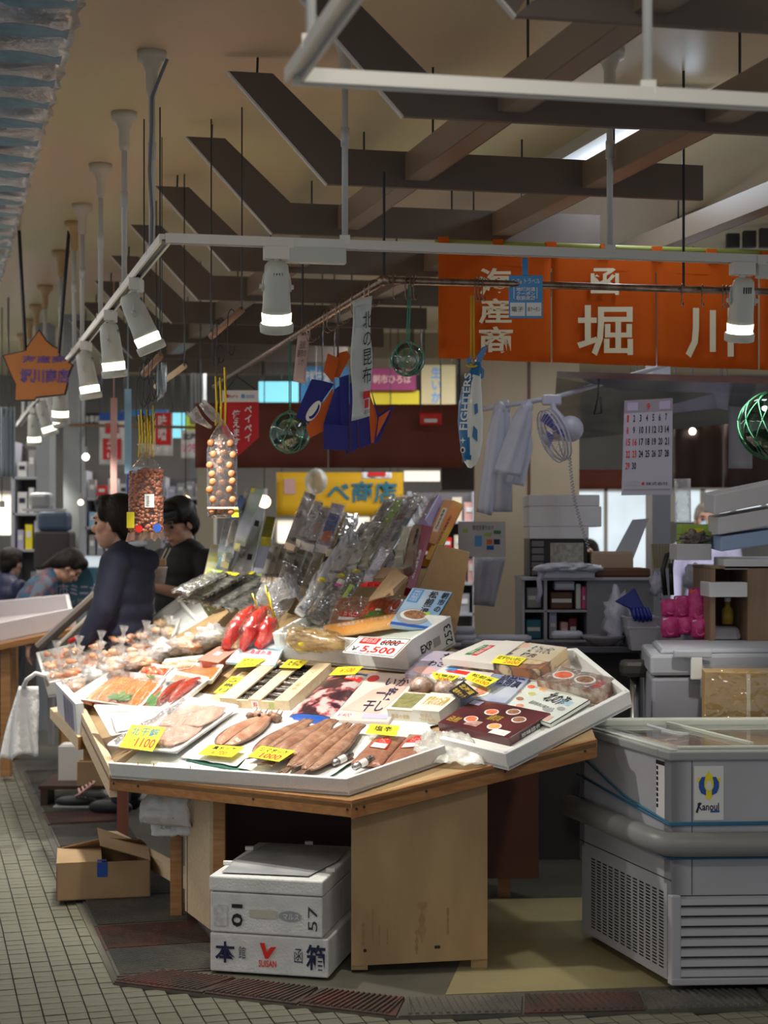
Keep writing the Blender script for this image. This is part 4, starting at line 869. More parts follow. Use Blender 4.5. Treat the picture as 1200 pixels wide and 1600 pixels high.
# long partitioned foam box behind (shell items, dried goods)
FB2 = Fr(P(272, 1050, 8.15), P(425, 985, 8.35), P(355, 895, 9.3), P(215, 995, 9.2))
g = thing('foam_box', 'long grey-white partitioned foam box behind the shrimp packs', 'foam tray', FB2.at(.5, .5))
mb = MB().slab(FB2, -.01, 0); mb.build('base', FOAMD, g)
for (a_, b_, c_, d_) in ((0, 0, 1, .03), (0, .97, 1, 1), (0, 0, .02, 1), (.98, 0, 1, 1), (.46, 0, .49, 1)): MB().slab(FB2, 0, .05, a_, b_, c_, d_).build('wall', FOAM, g, bevel=.002)
for k in range(4):
    c = FB2.at(.22, .15 + .22 * k, .03); lump('dried_scallop_bag', 'clear bag of tan dried scallops, %s in the partitioned box' % ['nearest', 'second', 'third', 'farthest'][k], c, (.045, .09, .03), mat('tan_dried', (.55, .36, .18), .4, col2=(.68, .5, .3), scale=25, bump=.3), seed=k, grp='bags in the partitioned box')
for k in range(3):
    a = FB2.at(.55 + .14 * k, .12, .03); b_ = FB2.at(.62 + .13 * k, .95, .05)
    g = thing('kelp_bundle', 'dark kelp bundle with yellow tie, %s in the partitioned box' % ['nearest the dividing wall', 'in the middle', 'nearest the red bags'][k], 'food bundle', a, 'kelp bundles in the partitioned box')
    f = Fr(a, a + V(.10, .02, .01), b_ + V(.08, .02, .01), b_)
    for m_ in range(4): MB().sheet(f, 3, 14, lambda u, v: (u * .4 + m_ * .2, v, .006 * m_ + .01 * noise.noise(V(v * 5, m_, k)))).build('kelp_strip', mat('kelp', (.05, .06, .02), .4, col2=(.14, .13, .05), scale=9), g, smooth=True, solid=.005)
    MB().sheet(f, 4, 12, lambda u, v: (u * 1.1 - .05, v, .035 + .008 * noise.noise(V(v * 8, u * 4, k)))).build('film', FILM, g, smooth=True)
    MB().slab(f, .03, .042, .0, .80, 1, .88).build('yellow_band', flat('yellow'), g)
# bright crumpled wraps around the hip
for k, (x, y, rx, seedp) in enumerate(((225, 1036, .10, 0), (262, 1015, .09, 1), (300, 1008, .08, 2), (332, 995, .07, 3), (190, 1046, .08, 4), (150, 1056, .06, 5), (116, 1076, .05, 6))):
    c = DL.at(x, y, .05); q = thing('clear_bag', ['white-lit clear bag of shellfish behind the salmon tray', 'clear bag of pale shellfish behind the scallop tray', 'white paper wrapped parcel beside the tub', 'crumpled white parcel under the red bags', 'clear bag of pale shellfish between foam box and salmon', 'pinkish clear bag along the foam box side', 'striped pink clear bag above the blue striped carton'][k], 'food bag', c - V(0, 0, .03))
    MB().ell(c, (rx * .8, rx * 1.1, .028), nu=16, nv=10, jit=.5, seed=k).build('contents', SHRW if k % 2 == 0 else PAPER, q, smooth=True)
    MB().ell(c + V(0, 0, .004), (rx, rx * 1.25, .042), nu=26, nv=16, jit=1.1, seed=k + 9).build('film', FILMM, q, smooth=True)
# striped carton and lower ledge at the aisle edge
LED = thing('side_ledge', 'pale wooden ledge bracket under the aisle end of the counter', 'shelf', P(100, 1140, 7.6))
MB().hexa([P(78, 1122, 8.0), P(122, 1172, 7.3), P(134, 1170, 7.35), P(92, 1120, 8.05)], [P(78, 1106, 8.0), P(122, 1152, 7.3), P(134, 1150, 7.35), P(92, 1104, 8.05)]).build('rail', PALE, LED)
MB().hexa([P(122, 1172, 7.3), P(160, 1166, 7.4), P(160, 1164, 7.6), P(134, 1168, 7.5)], [P(122, 1152, 7.3), P(160, 1146, 7.4), P(160, 1144, 7.6), P(134, 1148, 7.5)]).build('rail', WOODH, LED)
MB().box(P(140, 1170, 7.6), (.05, .04, .10)).build('support', WOOD, LED)
cq = Fr(P(90, 1112, 7.9), P(122, 1158, 7.35), P(118, 1100, 7.35), P(86, 1066, 7.9))
g = thing('striped_carton', 'white carton with blue and purple stripes on the lower ledge', 'carton', cq.at(.5, 0))
MB().slab(cq, -.035, 0).build('body', mat('carton_grey', (.55, .57, .6), .6), g)
for k in range(7): patch(cq, .40 + .07 * k, .02, .425 + .07 * k, .9, 'navy' if k % 2 else 'purple', g, 'stripe', h=.001)

# ---------------------------------------------------------------- big white foam box with the 5500 sign
BQ = [(434, 1031), (641, 1051), (711, 1004), (525, 965)]
n = DK.n
b0 = DK.at(434, 1031, .01); b1 = DK.at(641, 1051, .01); b2 = DK.at(712, 1006, .01); b3 = b0 + (b2 - b1)
g = foam('foam_box', 'big white foam box of roe packs bearing the red 5500 sign', [b0, b1, b2, b3], .125, t=.02)
fbx = Fr(b0, b1, b2, b3, n); BIG = g
fr_ = Fr(b1, b2, b2 + n * .125, b1 + n * .125)
text(fr_, 'EXP', .28, .35, .52, .62, 'black', g, bold=.03, h=.002); text(fr_, '253', .80, .15, .95, .8, 'black', g, h=.002, rot=90); patch(fr_, .55, .3, .7, .6, 'grey', g, 'label_patch')
patch(fr_, .0, .93, .08, 1.0, 'white', g)
MB().slab(fbx, .012, .075, .04, .05, .96, .95).build('ice_packing', mat('packing', (.66, .70, .62), .7), g)
def upq(pts, dy=.0, Y0=6.5): return Fr(*[P(x, y, Y) for (x, y), Y in zip(pts, (Y0, Y0, Y0 + dy, Y0 + dy))])
yb = fbx.at(.5, .5).y
def upk(pts, dy, off=.11):
    Yk = DK.at((pts[0][0] + pts[1][0]) / 2, (pts[0][1] + pts[1][1]) / 2, off).y
    return upq(pts, dy, Yk)
f = upk([(506, 990), (562, 992), (586, 936), (530, 932)], .12); g = thing('roe_pack', 'tan roe pack with red and white label leaning in the big foam box', 'food pack', f.at(.5, 0))
MB().slab(f, -.02, 0).build('contents', ROE, g, bevel=.004); disc(f, .5, .5, .3, .14, 'red', g, 'red_label', h=.001); patch(f, .22, .38, .78, .46, 'white', g, 'label_band', h=.002); text(f, 'たらこ', .32, .5, .68, .6, 'white', g, h=.003); MB().slab(f, .002, .004, -.03, -.03, 1.03, 1.03).build('film', FILM, g)
f = upk([(548, 976), (603, 979), (634, 936), (584, 929)], .10); g = thing('roe_tray', 'white tray of bright red roe sticks with a green leaf, in the big foam box', 'food tray', f.at(.5, 0))
MB().slab(f, -.025, 0).build('tray', mat('white_tray', (.8, .8, .8), .3), g, bevel=.004)
for k in range(6): MB().tube([f.at(.14 + .145 * k, .08 + .84 * t, .006) for t in (0, .1, .5, .9, 1)], [.004, .011, .012, .011, .004], 8).build('roe_stick', RROE, g, smooth=True)
leafy(f, .5, .14, .5, g, 5, 10, .018); leafy(f, .5, .14, .35, g, 3, 40, .02); patch(f, .42, .42, .58, .48, 'white', g, h=.022); MB().slab(f, .024, .025).build('film', FILM, g)
f = upk([(609, 975), (672, 984), (707, 925), (645, 918)], .10); g = thing('pickle_box', 'upright blue and white pickle box with bold brush title and bowl picture', 'food box', f.at(.5, 0))
MB().slab(f, -.035, 0).build('body', mat('matsumae', (.25, .45, .70), .35, col2=(.70, .74, .78), scale=4), g, bevel=.002)
patch(f, .05, .62, .32, .97, 'sky', g); text(f, '函館名産', .09, .65, .28, .94, 'white', g, vertical=False, rot=90, h=.003)
text(f, '松前漬', .48, .38, .72, .97, 'white', g, vertical=True, bold=.07, h=.002); text(f, '松前漬', .49, .39, .71, .96, 'black', g, vertical=True, bold=.02, h=.003); text(f, '朝市の', .80, .45, .96, .96, 'black', g, vertical=True, bold=.03, h=.002)
disc(f, .42, .26, .40, .20, 'grey', g, h=.001, th=.001); disc(f, .42, .30, .33, .14, 'white', g, h=.0022); disc(f, .44, .31, .27, .11, FOODS[2], g, h=.004); disc(f, .72, .36, .08, .06, 'lime', g, h=.003); patch(f, .0, .0, 1, .07, 'blue', g)
fs = Fr(f.at(1, 0, -.035), f.at(1, 1, -.035), f.at(1, 1), f.at(1, 0)); text(fs, '松前漬', .4, .3, .8, .8, 'black', g)
# salmon slab and dried fish in film
c = [fbx.at(.35, .20, .125), fbx.at(1.0, .58, .125)]
a = P(505, 1003, yb - .13); b_ = P(648, 980, yb - .05)
f = Fr(a, a + (b_ - a), b_ + V(.0, .12, .055), a + V(0, .10, .05)); g = thing('salmon_slab', 'long slab of orange smoked salmon in clear film', 'food pack', a)
MB().sheet(f, 26, 8, lambda u, v: (u, v, .012 + .016 * math.sin(math.pi * v) + .003 * noise.noise(V(u * 9, v * 3, 0)))).build('fillet', mat('smoked_salmon', (.85, .38, .08), .25, col2=(.9, .5, .18), scale=8, coat=.5), g, smooth=True, solid=.008)
MB().sheet(f, 26, 8, lambda u, v: (u * 1.08 - .04, v * 1.2 - .1, .022 + .018 * math.sin(math.pi * v) + .006 * noise.noise(V(u * 14, v * 6, 2)))).build('film', FILM, g, smooth=True)
text(f, '北海道産スモークサーモン', .15, .4, .75, .65, 'white', g, h=.035)
a = P(450, 1000, yb - .16); b_ = P(538, 1012, yb - .22); g = thing('dried_fish_bag', 'film-wrapped golden brown dried fish at the end of the big foam box', 'food bag', a)
mb = MB(); mb.tube([a.lerp(b_, t) + V(0, 0, .012) for t in [i / 14 for i in range(15)]], [.012 + .038 * math.sin(math.pi * ((i + 1) / 16) ** .7) for i in range(15)], 14)
for i, v in enumerate(mb.v): mb.v[i] = v + V(0, 0, 1) * .012 * noise.noise(v * 25)
mb.build('fish', mat('golden_fish', (.30, .17, .05), .25, col2=(.68, .5, .25), scale=18, stretch=(1, 2, 3), coat=.6), g, smooth=True)
mb = MB(); mb.tube([a.lerp(b_, t) + V(0, 0, .014) for t in [-.1 + i / 12 for i in range(15)]], [.02 + .038 * math.sin(math.pi * ((i + 1) / 16) ** .7) for i in range(15)], 16)
for i, v in enumerate(mb.v): mb.v[i] = v + V(0, 0, 1) * .02 * noise.noise(v * 30)
mb.build('film', FILM, g, smooth=True); MB().ell(a.lerp(b_, .25) + V(0, -.05, -.005), (.015, .01, .008)).build('yellow_clip', flat('yellow'), g, smooth=True)
# 5500 sign
f = fp(DK, [(535, 1019), (615, 1028), (645, 998), (561, 994)], .165); g = thing('price_sign', 'white sign with black border, 6000 struck out and red 5500', 'price sign', f.at(.5, 0))
MB().slab(f, -.002, 0).build('card', PAPER, g)
for (a_, b_, c_, d_) in ((.02, .04, .98, .06), (.02, .94, .98, .96), (.02, .04, .03, .96), (.97, .04, .98, .96)): patch(f, a_, b_, c_, d_, 'black', g, 'border_line', h=.0005)
text(f, '￥', .08, .14, .22, .4, 'black', g); text(f, '5,500', .28, .08, .9, .46, 'red', g, bold=.02); text(f, '6000', .52, .56, .86, .86, 'black', g, bold=.01); patch(f, .52, .70, .95, .73, 'red', g, h=.003)
patch(f, .12, .58, .46, .9, 'red', g, h=.001); text(f, '奉仕品', .15, .63, .43, .86, 'white', g, h=.003)

# ---------------------------------------------------------------- leaning long boxes behind
def lean(pts, Y0, Y1, th, m, lab, name='long_box', deco=None, grp=None, cat='food box', film_=False, bevel=.002):
    """pts px: top-left, top-right, bottom-right, bottom-left"""
    tl, tr, br, bl = pts; f = Fr(P(*bl, Y0), P(*br, Y0), P(*tr, Y1), P(*tl, Y1)); g = thing(name, lab, cat, f.at(.5, 0, -th), grp)
    MB().slab(f, -th, 0).build('body', m, g, bevel=bevel)
    if deco:
        for dn in deco:
            if dn[0] == 'p': patch(f, *dn[1:5], dn[5], g)
            else: text(f, dn[1], *dn[2:6], dn[6], g, vertical=True, bold=.02, h=.003)
    if film_:
        MB().sheet(f, 6, 20, lambda u, v: (u * 1.16 - .08, v * 1.04 - .02, .006 + .008 * noise.noise(V(u * 5, v * 12, Y0)) + .004)).build('film', FILMG, g, smooth=True)
    return g, f
FILMG = film('glossy_wrap', milk=.06, base=.10, gl=.9, bscale=26, bump=1.0, rough=.06)
LBX = [mat('lb%d' % i, a, .22, .25, col2=b_, scale=s, coat=.6, stretch=(1, 1, .35), ramp=(.40, .49)) for i, (a, b_, s) in enumerate((((.16, .16, .17), (.74, .74, .73), 16), ((.07, .07, .07), (.74, .74, .75), 13), ((.38, .38, .22), (.78, .76, .64), 10), ((.12, .06, .05), (.56, .52, .52), 14), ((.36, .34, .50), (.74, .72, .80), 11)))]
SUP = thing('display_rack', 'wooden plank rack holding up the leaning boxes', 'rack', (-.1, 8.2, 0))
wp = [P(683, 852, 7.55), P(734, 864, 7.5), P(718, 960, 7.4), P(700, 1040, 7.3), P(640, 1040, 7.3), P(655, 920, 7.45)]
MB().poly(wp, V(.0, .02, .005)).build('end_plank', mat('tan_plank', (.46, .29, .12), .5, col2=(.52, .34, .16), scale=3, bump=.05), SUP)
MB().slab(Fr(P(330, 960, 8.5), P(655, 990, 7.7), P(690, 880, 8.2), P(350, 880, 9.0)), -.05, -.032).build('back_plank', PLY, SUP)
MB().box((-.6, 8.9, .55), (.05, .05, 1.1)).build('leg', WOOD, SUP); MB().box((.2, 8.0, .5), (.05, .05, 1.0)).build('leg', WOOD, SUP)
lean([(708, 781), (725, 788), (680, 878), (664, 872)], 7.55, 7.9, .05, mat('orange_yellow', (.80, .24, .03), .35, col2=(.62, .55, .05), scale=2.2, stretch=(1, 1, 3)), 'tall orange to yellow long box next to the plank', deco=[('t', '北海道産海鮮詰合せ', .3, .25, .55, .75, 'maroon')])
lean([(694, 780), (708, 782), (680, 850), (664, 846)], 7.62, 7.9, .05, mat('tanorange', (.62, .28, .12), .35), 'tan long box with a white title strip', deco=[('p', .25, .25, .75, .8, 'cream'), ('t', '珍味の王様', .35, .3, .65, .76, 'black')])
lean([(684, 784), (694, 782), (666, 848), (654, 846)], 7.66, 7.95, .05, mat('greenbox', (.22, .26, .08), .35), 'narrow green long box with white title strip', deco=[('p', .2, .1, .8, .7, 'cream'), ('t', '真昆布', .3, .15, .7, .66, 'black')])
lean([(671, 781), (686, 772), (664, 812), (650, 822)], 7.7, 7.95, .05, mat('lilacbox', (.42, .36, .58), .35), 'lilac long box in clear film', film_=True)
lean([(660, 819), (677, 823), (648, 922), (634, 918)], 7.35, 7.6, .06, mat('maroonbox', (.26, .012, .035), .35), 'tall maroon long box with white lettering', deco=[('t', '函館海産物詰合せ', .3, .15, .6, .6, 'white')])
lean([(645, 820), (660, 819), (643, 884), (629, 890)], 7.38, 7.6, .05, mat('silvergr', (.55, .5, .46), .15, .6, col2=(.35, .2, .15), scale=10), 'silver fronted box against the maroon one', deco=[('t', '塩昆布', .5, .5, .8, .9, 'black')])
lean([(630, 823), (644, 822), (628, 870), (616, 872)], 7.4, 7.62, .05, LBX[2], 'pale striped box in creased film behind the silver one', film_=True)
nl = ['gray film-wrapped long box, outermost of the sloping row', 'pale film-wrapped long box, second of the sloping row', 'film-wrapped long box with red disc, third of the sloping row', 'film-wrapped box with blue fish picture in the sloping row', 'film-wrapped box printed with black brush writing in the sloping row', 'innermost film-wrapped box of the sloping row']
for k, q in enumerate(([(600, 782), (618, 778), (556, 884), (538, 888)], [(620, 776), (636, 776), (574, 880), (557, 884)], [(636, 776), (652, 774), (592, 878), (575, 880)], [(652, 774), (664, 774), (612, 862), (594, 872)], [(640, 800), (656, 800), (600, 890), (584, 892)], [(612, 806), (628, 806), (566, 896), (548, 900)])):
    dc = [[('p', .1, .7, .9, .95, 'grey')], [('p', .1, .6, .9, .95, 'lime'), ('t', '黒昆布', .3, .2, .7, .5, 'dark')], [('p', .2, .62, .9, .72, 'maroon'), ('t', '鮭とば', .3, .3, .7, .58, 'purple')], [('p', .1, .3, .9, .6, 'teal'), ('t', '海産', .3, .62, .7, .8, 'white')], [('t', 'いか塩辛', .2, .2, .8, .8, 'black')], [('t', '松前漬', .3, .5, .7, .85, 'purple')]][k]
    lean(q, 7.5 + .02 * k - (.12 if k > 3 else 0), 8.2 - (.12 if k > 3 else 0), .04, LBX[(k * 2) % 5], nl[k], deco=dc, film_=True)
# open cardboard box with small red packets
f = Fr(P(574, 926, 7.15), P(616, 944, 7.1), P(640, 912, 7.3), P(616, 887, 7.45)); g = thing('cardboard_box', 'small open cardboard box of red packets beside maroon box', 'cardboard box', f.at(.5, .5, -.06))
MB().hexa([P(575, 940, 7.1), P(615, 930, 7.0), P(638, 902, 7.15), P(600, 916, 7.25)], [P(577, 935, 7.1), P(614, 920, 7.0), P(636, 900, 7.15), P(612, 890, 7.25)]).build('base', CARD, g)
MB().slab(Fr(P(576, 937, 7.05), P(602, 931, 6.98), P(638, 905, 7.15), P(619, 887, 7.3)), -.004, 0).build('flap', CARD, g)
MB().slab(Fr(P(581, 902, 7.3), P(600, 902, 7.25), P(619, 888, 7.35), P(594, 886, 7.4)), -.004, 0).build('flap', CARD, g)
for k in range(7): MB().box(P(570 + 4 * k, 915 - 2 * (k % 3), 7.2), (.04, .03, .012), Matrix.Rotation(k, 3, 'Z')).build('red_packet', flat('red', .3), g)
# middle bank
mids = [([(477, 766), (494, 774), (462, 852), (446, 846)], 3, 'dark silver long box, tallest of the middle bank', None), ([(493, 782), (505, 786), (478, 846), (463, 842)], 0, 'gray photo box beside the tallest one of the middle bank', None),
        ([(492, 790), (516, 794), (492, 852), (470, 846)], 1, 'wide silver pack in the middle bank', [('p', .2, .3, .8, .6, 'rose')]), ([(519, 785), (539, 790), (516, 856), (494, 850)], 4, 'blue and coral printed pack in the middle bank', [('p', .1, .3, .9, .75, 'blue'), ('p', .2, .1, .8, .4, 'orange')]),
        ([(536, 800), (545, 802), (520, 860), (510, 858)], 2, 'yellow striped narrow box in the middle bank', [('p', .2, .1, .8, .9, 'gold')]), ([(544, 804), (560, 806), (546, 838), (530, 838)], 0, 'white box with dark lettering ending the middle bank', [('t', '昆布', .3, .3, .7, .8, 'black')]),
        ([(452, 846), (468, 848), (450, 905), (436, 902)], 0, 'film pack leaning low in the middle bank', None), ([(466, 851), (480, 853), (462, 912), (448, 908)], 1, 'silver striped stick pack in the lower middle bank', None), ([(482, 862), (490, 866), (470, 916), (460, 912)], 3, 'silver and maroon stick pack in the lower middle bank', [('p', 0, .9, 1, 1, 'maroon')]),
        ([(496, 858), (508, 862), (484, 922), (470, 918)], 2, 'stick pack with yellow edge in the lower middle bank', [('p', .8, 0, 1, 1, 'yellow')])]
for q, mi, lb, dc in mids: lean(q, 7.9, 8.3, .04, LBX[mi], lb, deco=dc, film_=True)
lean([(517, 803), (560, 812), (542, 868), (509, 860)], 8.02, 8.35, .10, mat('brown_card', (.16, .09, .06), .7), 'dark brown carton behind the middle bank', cat='carton')
WG = mat('white_green_box', (.74, .75, .82), .35, col2=(.20, .42, .2), scale=3.2, ramp=(.45, .75))
farb = [([(393, 763), (412, 765), (385, 842), (368, 838)], WG, 'tall white and green long box, highest of the far bank', [('p', .0, .92, .3, 1, 'yellow')]), ([(400, 790), (414, 794), (392, 905), (375, 903)], WG, 'white and green long box with kelp emblem, front of the far bank', [('p', .25, .72, .7, .8, 'dark'), ('p', .25, .25, .7, .33, 'dark')]),
        ([(416, 806), (431, 808), (424, 840), (408, 838)], mat('green_gold', (.35, .34, .03), .25, .5, col2=(.18, .2, .02), scale=30), 'green gold foil box in the far bank', None), ([(408, 838), (427, 842), (412, 900), (394, 898)], mat('plainlilac', (.55, .55, .66), .5), 'plain pale lilac box under the gold one', None),
        ([(375, 773), (386, 776), (372, 800), (362, 796)], mat('bluebx', (.12, .2, .45), .4), 'small blue capped box behind the far bank', None), ([(383, 768), (394, 772), (376, 850), (366, 848)], LBX[2], 'narrow olive edged box in the far bank', None),
        ([(350, 812), (372, 806), (362, 860), (340, 862)], mat('blue_foil', (.35, .45, .55), .2, .6, col2=(.6, .65, .7), scale=14, bump=.5), 'crinkled blue foil pack in the far bank', None), ([(330, 850), (350, 852), (330, 910), (318, 906)], mat('yellow_pk', (.50, .48, .06), .3, col2=(.6, .6, .5), scale=14), 'yellow pack leaning at the end of the far bank', None),
        ([(345, 845), (372, 850), (362, 876), (342, 872)], mat('blue_pk', (.12, .24, .35), .35, col2=(.3, .4, .5), scale=12), 'dark blue pack below the foil one', None), ([(342, 872), (358, 882), (332, 918), (318, 912)], mat('red_white_pk', (.6, .55, .55), .3, col2=(.4, .05, .08), scale=5), 'white and red stick pack lowest in the far bank', None),
        ([(430, 848), (444, 850), (430, 902), (414, 900)], LBX[1], 'clear wrapped pale stick pack at the near side of the far bank', None)]
for q, m_, lb, dc in farb: lean(q, 8.5, 8.9, .05, m_, lb, deco=dc, film_=(m_ in LBX))
# crumpled plastic sacks and dark kelp bags between
def sack(pts, Y, m, lab, seed):
    f = fy(pts, Y); g = thing('plastic_sack', lab, 'plastic sack', f.at(.5, 0)); MB().sheet(f, 26, 22, lambda u, v: (u + .08 * noise.noise(V(v * 3, seed, 0)), v + .10 * noise.noise(V(u * 3, seed, 9)), .05 * math.sin(math.pi * u) + .035 * abs(noise.noise(V(u * 5, v * 5, seed))) + .015 * noise.noise(V(u * 14, v * 14, seed)))).build('sack', m, g, smooth=True, solid=.004); return g
GRP = mat('grey_plastic', (.40, .41, .44), .3, col2=(.5, .5, .52), scale=6, bump=.8, bscale=14)
sack([(478, 925), (540, 930), (560, 842), (532, 846)], [7.6, 7.6, 7.95, 7.95], GRP, 'gray crumpled plastic sack between the two box banks', 1)
sack([(470, 960), (520, 960), (520, 905), (488, 905)], [7.5, 7.5, 7.8, 7.8], GRP, 'gray crumpled plastic sack below the middle bank', 2)
sack([(430, 950), (478, 948), (462, 908), (436, 910)], [7.7, 7.7, 7.95, 7.95], GRP, 'gray crumpled plastic sack over kelp bundles', 3)
DK2 = mat('dark_kelp_bag', (.09, .075, .06), .3, col2=(.3, .27, .24), scale=20, stretch=(1, 3, 3), coat=.5)
for k, (q, lb, m_) in enumerate((([(524, 900), (545, 905), (505, 975), (480, 962)], 'clear bag of dark shredded kelp with pink sticker', DK2), ([(548, 892), (570, 900), (536, 950), (516, 944)], 'clear bag of brown dried strips beside the cardboard box', DK2), ([(496, 905), (510, 912), (478, 960), (462, 950)], 'tall clear bag with yellow seal behind the red bags', LBX[0]))):
    g, f = lean(q, 7.25, 7.5, .03, m_, lb, name='kelp_bag', cat='food bag', film_=True, bevel=.01)
    if k == 0: patch(f, .35, .75, .85, .92, 'white', g, h=.012); patch(f, .35, .75, .85, .81, 'pink', g, h=.014)
    if k == 1: patch(f, .5, .2, .8, .6, 'lime', g, h=.012)
    MB().ell(f.at(.4, 1.02, 0), (.02, .01, .015)).build('yellow_clip', flat('yellow'), g, smooth=True)

for k in range(5):
    x = 414 + 9 * k; lean([(x + 10, 849 + k % 2), (x + 18, 850), (x + 2, 903), (x - 6, 901)], 8.0 + .02 * k, 8.3 + .02 * k, .03, LBX[(k + 1) % 2], 'clear wrapped stick pack, %s of the low row between far and middle banks' % ['first', 'second', 'third', 'fourth', 'fifth'][k], film_=True)
for k, (q, mi, lb) in enumerate((([(366, 800), (378, 803), (358, 880), (346, 876)], 2, 'olive edged box low in the far bank'), ([(380, 845), (392, 848), (372, 908), (360, 904)], 0, 'pale striped box at the foot of the tall white and green one'), ([(566, 815), (580, 815), (528, 898), (512, 896)], 1, 'dark film-wrapped box at the low end of the sloping row'), ([(596, 858), (610, 862), (584, 902), (570, 898)], 4, 'short lilac striped pack over the small cardboard box'))):
    lean(q, [8.45, 8.4, 7.5, 7.3][k], [8.8, 8.7, 8.1, 7.5][k], .04, LBX[mi], lb, film_=True)
# flat kelp packets fanned out in front of the far bank
KLP = mat('kelp_packet', (.05, .05, .03), .25, .1, col2=(.42, .42, .36), scale=13, stretch=(1, 4, 3), coat=.6, ramp=(.42, .6))
for k, (x0, y0, x1, y1) in enumerate(((312, 950, 398, 902), (330, 955, 420, 905), (350, 960, 440, 912), (372, 962, 452, 925), (292, 948, 372, 905), (282, 935, 345, 902))):
    Y0 = 8.15 - .03 * k; a, b_ = P(x0, y0, Y0), P(x1, y1, Y0 + .45); s_ = V(.045, -.05, -.005)
    f = Fr(a - s_, a + s_ * -1 + (b_ - a), b_ + s_, a + s_); f = Fr(a + s_, b_ + s_, b_ - s_, a - s_)
    g = thing('kelp_packet', 'dark striped kelp packet lying in the fan before the far bank, %s from the aisle' % ['third', 'fourth', 'fifth', 'sixth', 'second', 'first'][k], 'food packet', a, 'kelp packets fanned before the far bank')
    MB().sheet(f, 16, 6, lambda u, v: (u, v, .02 + .012 * math.sin(math.pi * v) + .006 * noise.noise(V(u * 6, v * 4, k)))).build('contents', KLP, g, smooth=True, solid=.010)
    MB().sheet(f, 16, 6, lambda u, v: (u * 1.06 - .03, v * 1.1 - .05, .034 + .012 * math.sin(math.pi * v) + .008 * noise.noise(V(u * 9, v * 5, k)))).build('film', FILMG, g, smooth=True)
    patch(f, .84, .1, .93, .9, 'yellow' if k % 2 == 0 else 'lime', g, 'label', h=.045)
# ================================================================ UNDER AND AROUND THE COUNTER
def fbox(a, b_, depthv, z0, z1, name, lab, m, lid=None, cat='foam box'):
    a0, b0 = V(a.x, a.y, z0), V(b_.x, b_.y, z0); g = thing(name, lab, cat, a0); q = [a0, b0, b0 + depthv, a0 + depthv]
    zl = z1 - lid if lid else z1
    MB().hexa(q, [p + V(0, 0, zl - z0) for p in q]).build('body', m, g, bevel=.006)
    if lid:
        c = sum(q, Vector()) / 4; q2 = [c + (p - c) * 1.012 for p in q]
        MB().hexa([p + V(0, 0, zl - z0 + .003) for p in q2], [p + V(0, 0, z1 - z0) for p in q2]).build('lid', m, g, bevel=.006)
    return g, Fr(a0, b0, b0 + V(0, 0, z1 - z0), a0 + V(0, 0, z1 - z0))
a = onz(328, 1517, .018); b_ = onz(513, 1529, .018)
g, f = fbox(a, b_, V(.10, .5, 0), .018, .150, 'foam_box', 'lower foam box under the counter with blue and red printed marks', FOAMD)
text(f, '本', .05, .25, .22, .8, 'navy', g, bold=.05, h=.006); text(f, '館', .25, .38, .31, .7, 'navy', g, h=.006); text(f, '函', .72, .35, .79, .72, 'navy', g, h=.006); text(f, '箱', .82, .2, .98, .85, 'navy', g, bold=.05, h=.006)
b = MB(); b.poly([f.at(.43, .82, .0065), f.at(.47, .82, .0065), f.at(.49, .58, .0065), f.at(.52, .72, .0065), f.at(.57, .74, .0065), f.at(.50, .42, .0065), f.at(.475, .42, .0065)], f.n * .0005); b.build('emblem', flat('red'), g); text(f, 'SUISAN', .42, .2, .57, .38, 'red', g, h=.006, bold=.03)
a2 = V(a.x, a.y, 0); b2 = V(b_.x - .02, b_.y + .0, 0)
g, f = fbox(a2, b2, V(.12, .62, 0), .153, .345, 'foam_box', 'upper foam box under the counter with a dirty lid and a hand-written 10', FOAMD, lid=.055)
text(f, '10', .20, .12, .30, .52, 'black', g, rot=270, h=.006, bold=.02); patch(f, .04, .12, .16, .5, mat('faint_print', (.45, .45, .45), .7, col2=(.62, .63, .62), scale=60), g, h=.006)
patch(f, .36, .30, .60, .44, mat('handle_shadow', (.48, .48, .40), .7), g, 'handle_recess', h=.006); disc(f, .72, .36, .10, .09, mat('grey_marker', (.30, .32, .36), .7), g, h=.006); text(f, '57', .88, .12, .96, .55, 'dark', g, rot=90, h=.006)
text(f, 'マルス', .66, .3, .8, .4, 'white', g, h=.008)
ft = Fr(V(a2.x, a2.y, .345), V(b2.x, b2.y, .345), V(b2.x + .12, b2.y + .62, .345), V(a2.x + .12, a2.y + .62, .345))
b = MB(); b.poly([ft.at(u, v, .0055) for u, v in ((.08, .05), (.85, .07), (.95, .5), (.9, .93), (.12, .95), (.05, .4))], V(0, 0, .0006)); b.build('lid_dirt', mat('lid_dirt', (.27, .28, .30), .6, col2=(.42, .43, .44), scale=7), g)
for u, v in ((.02, .3), (.02, .75), (.98, .25), (.5, .99), (.97, .97)): MB().box(ft.at(u, v, .007), (.03, .02, .012)).build('lid_clip', FOAM, g)
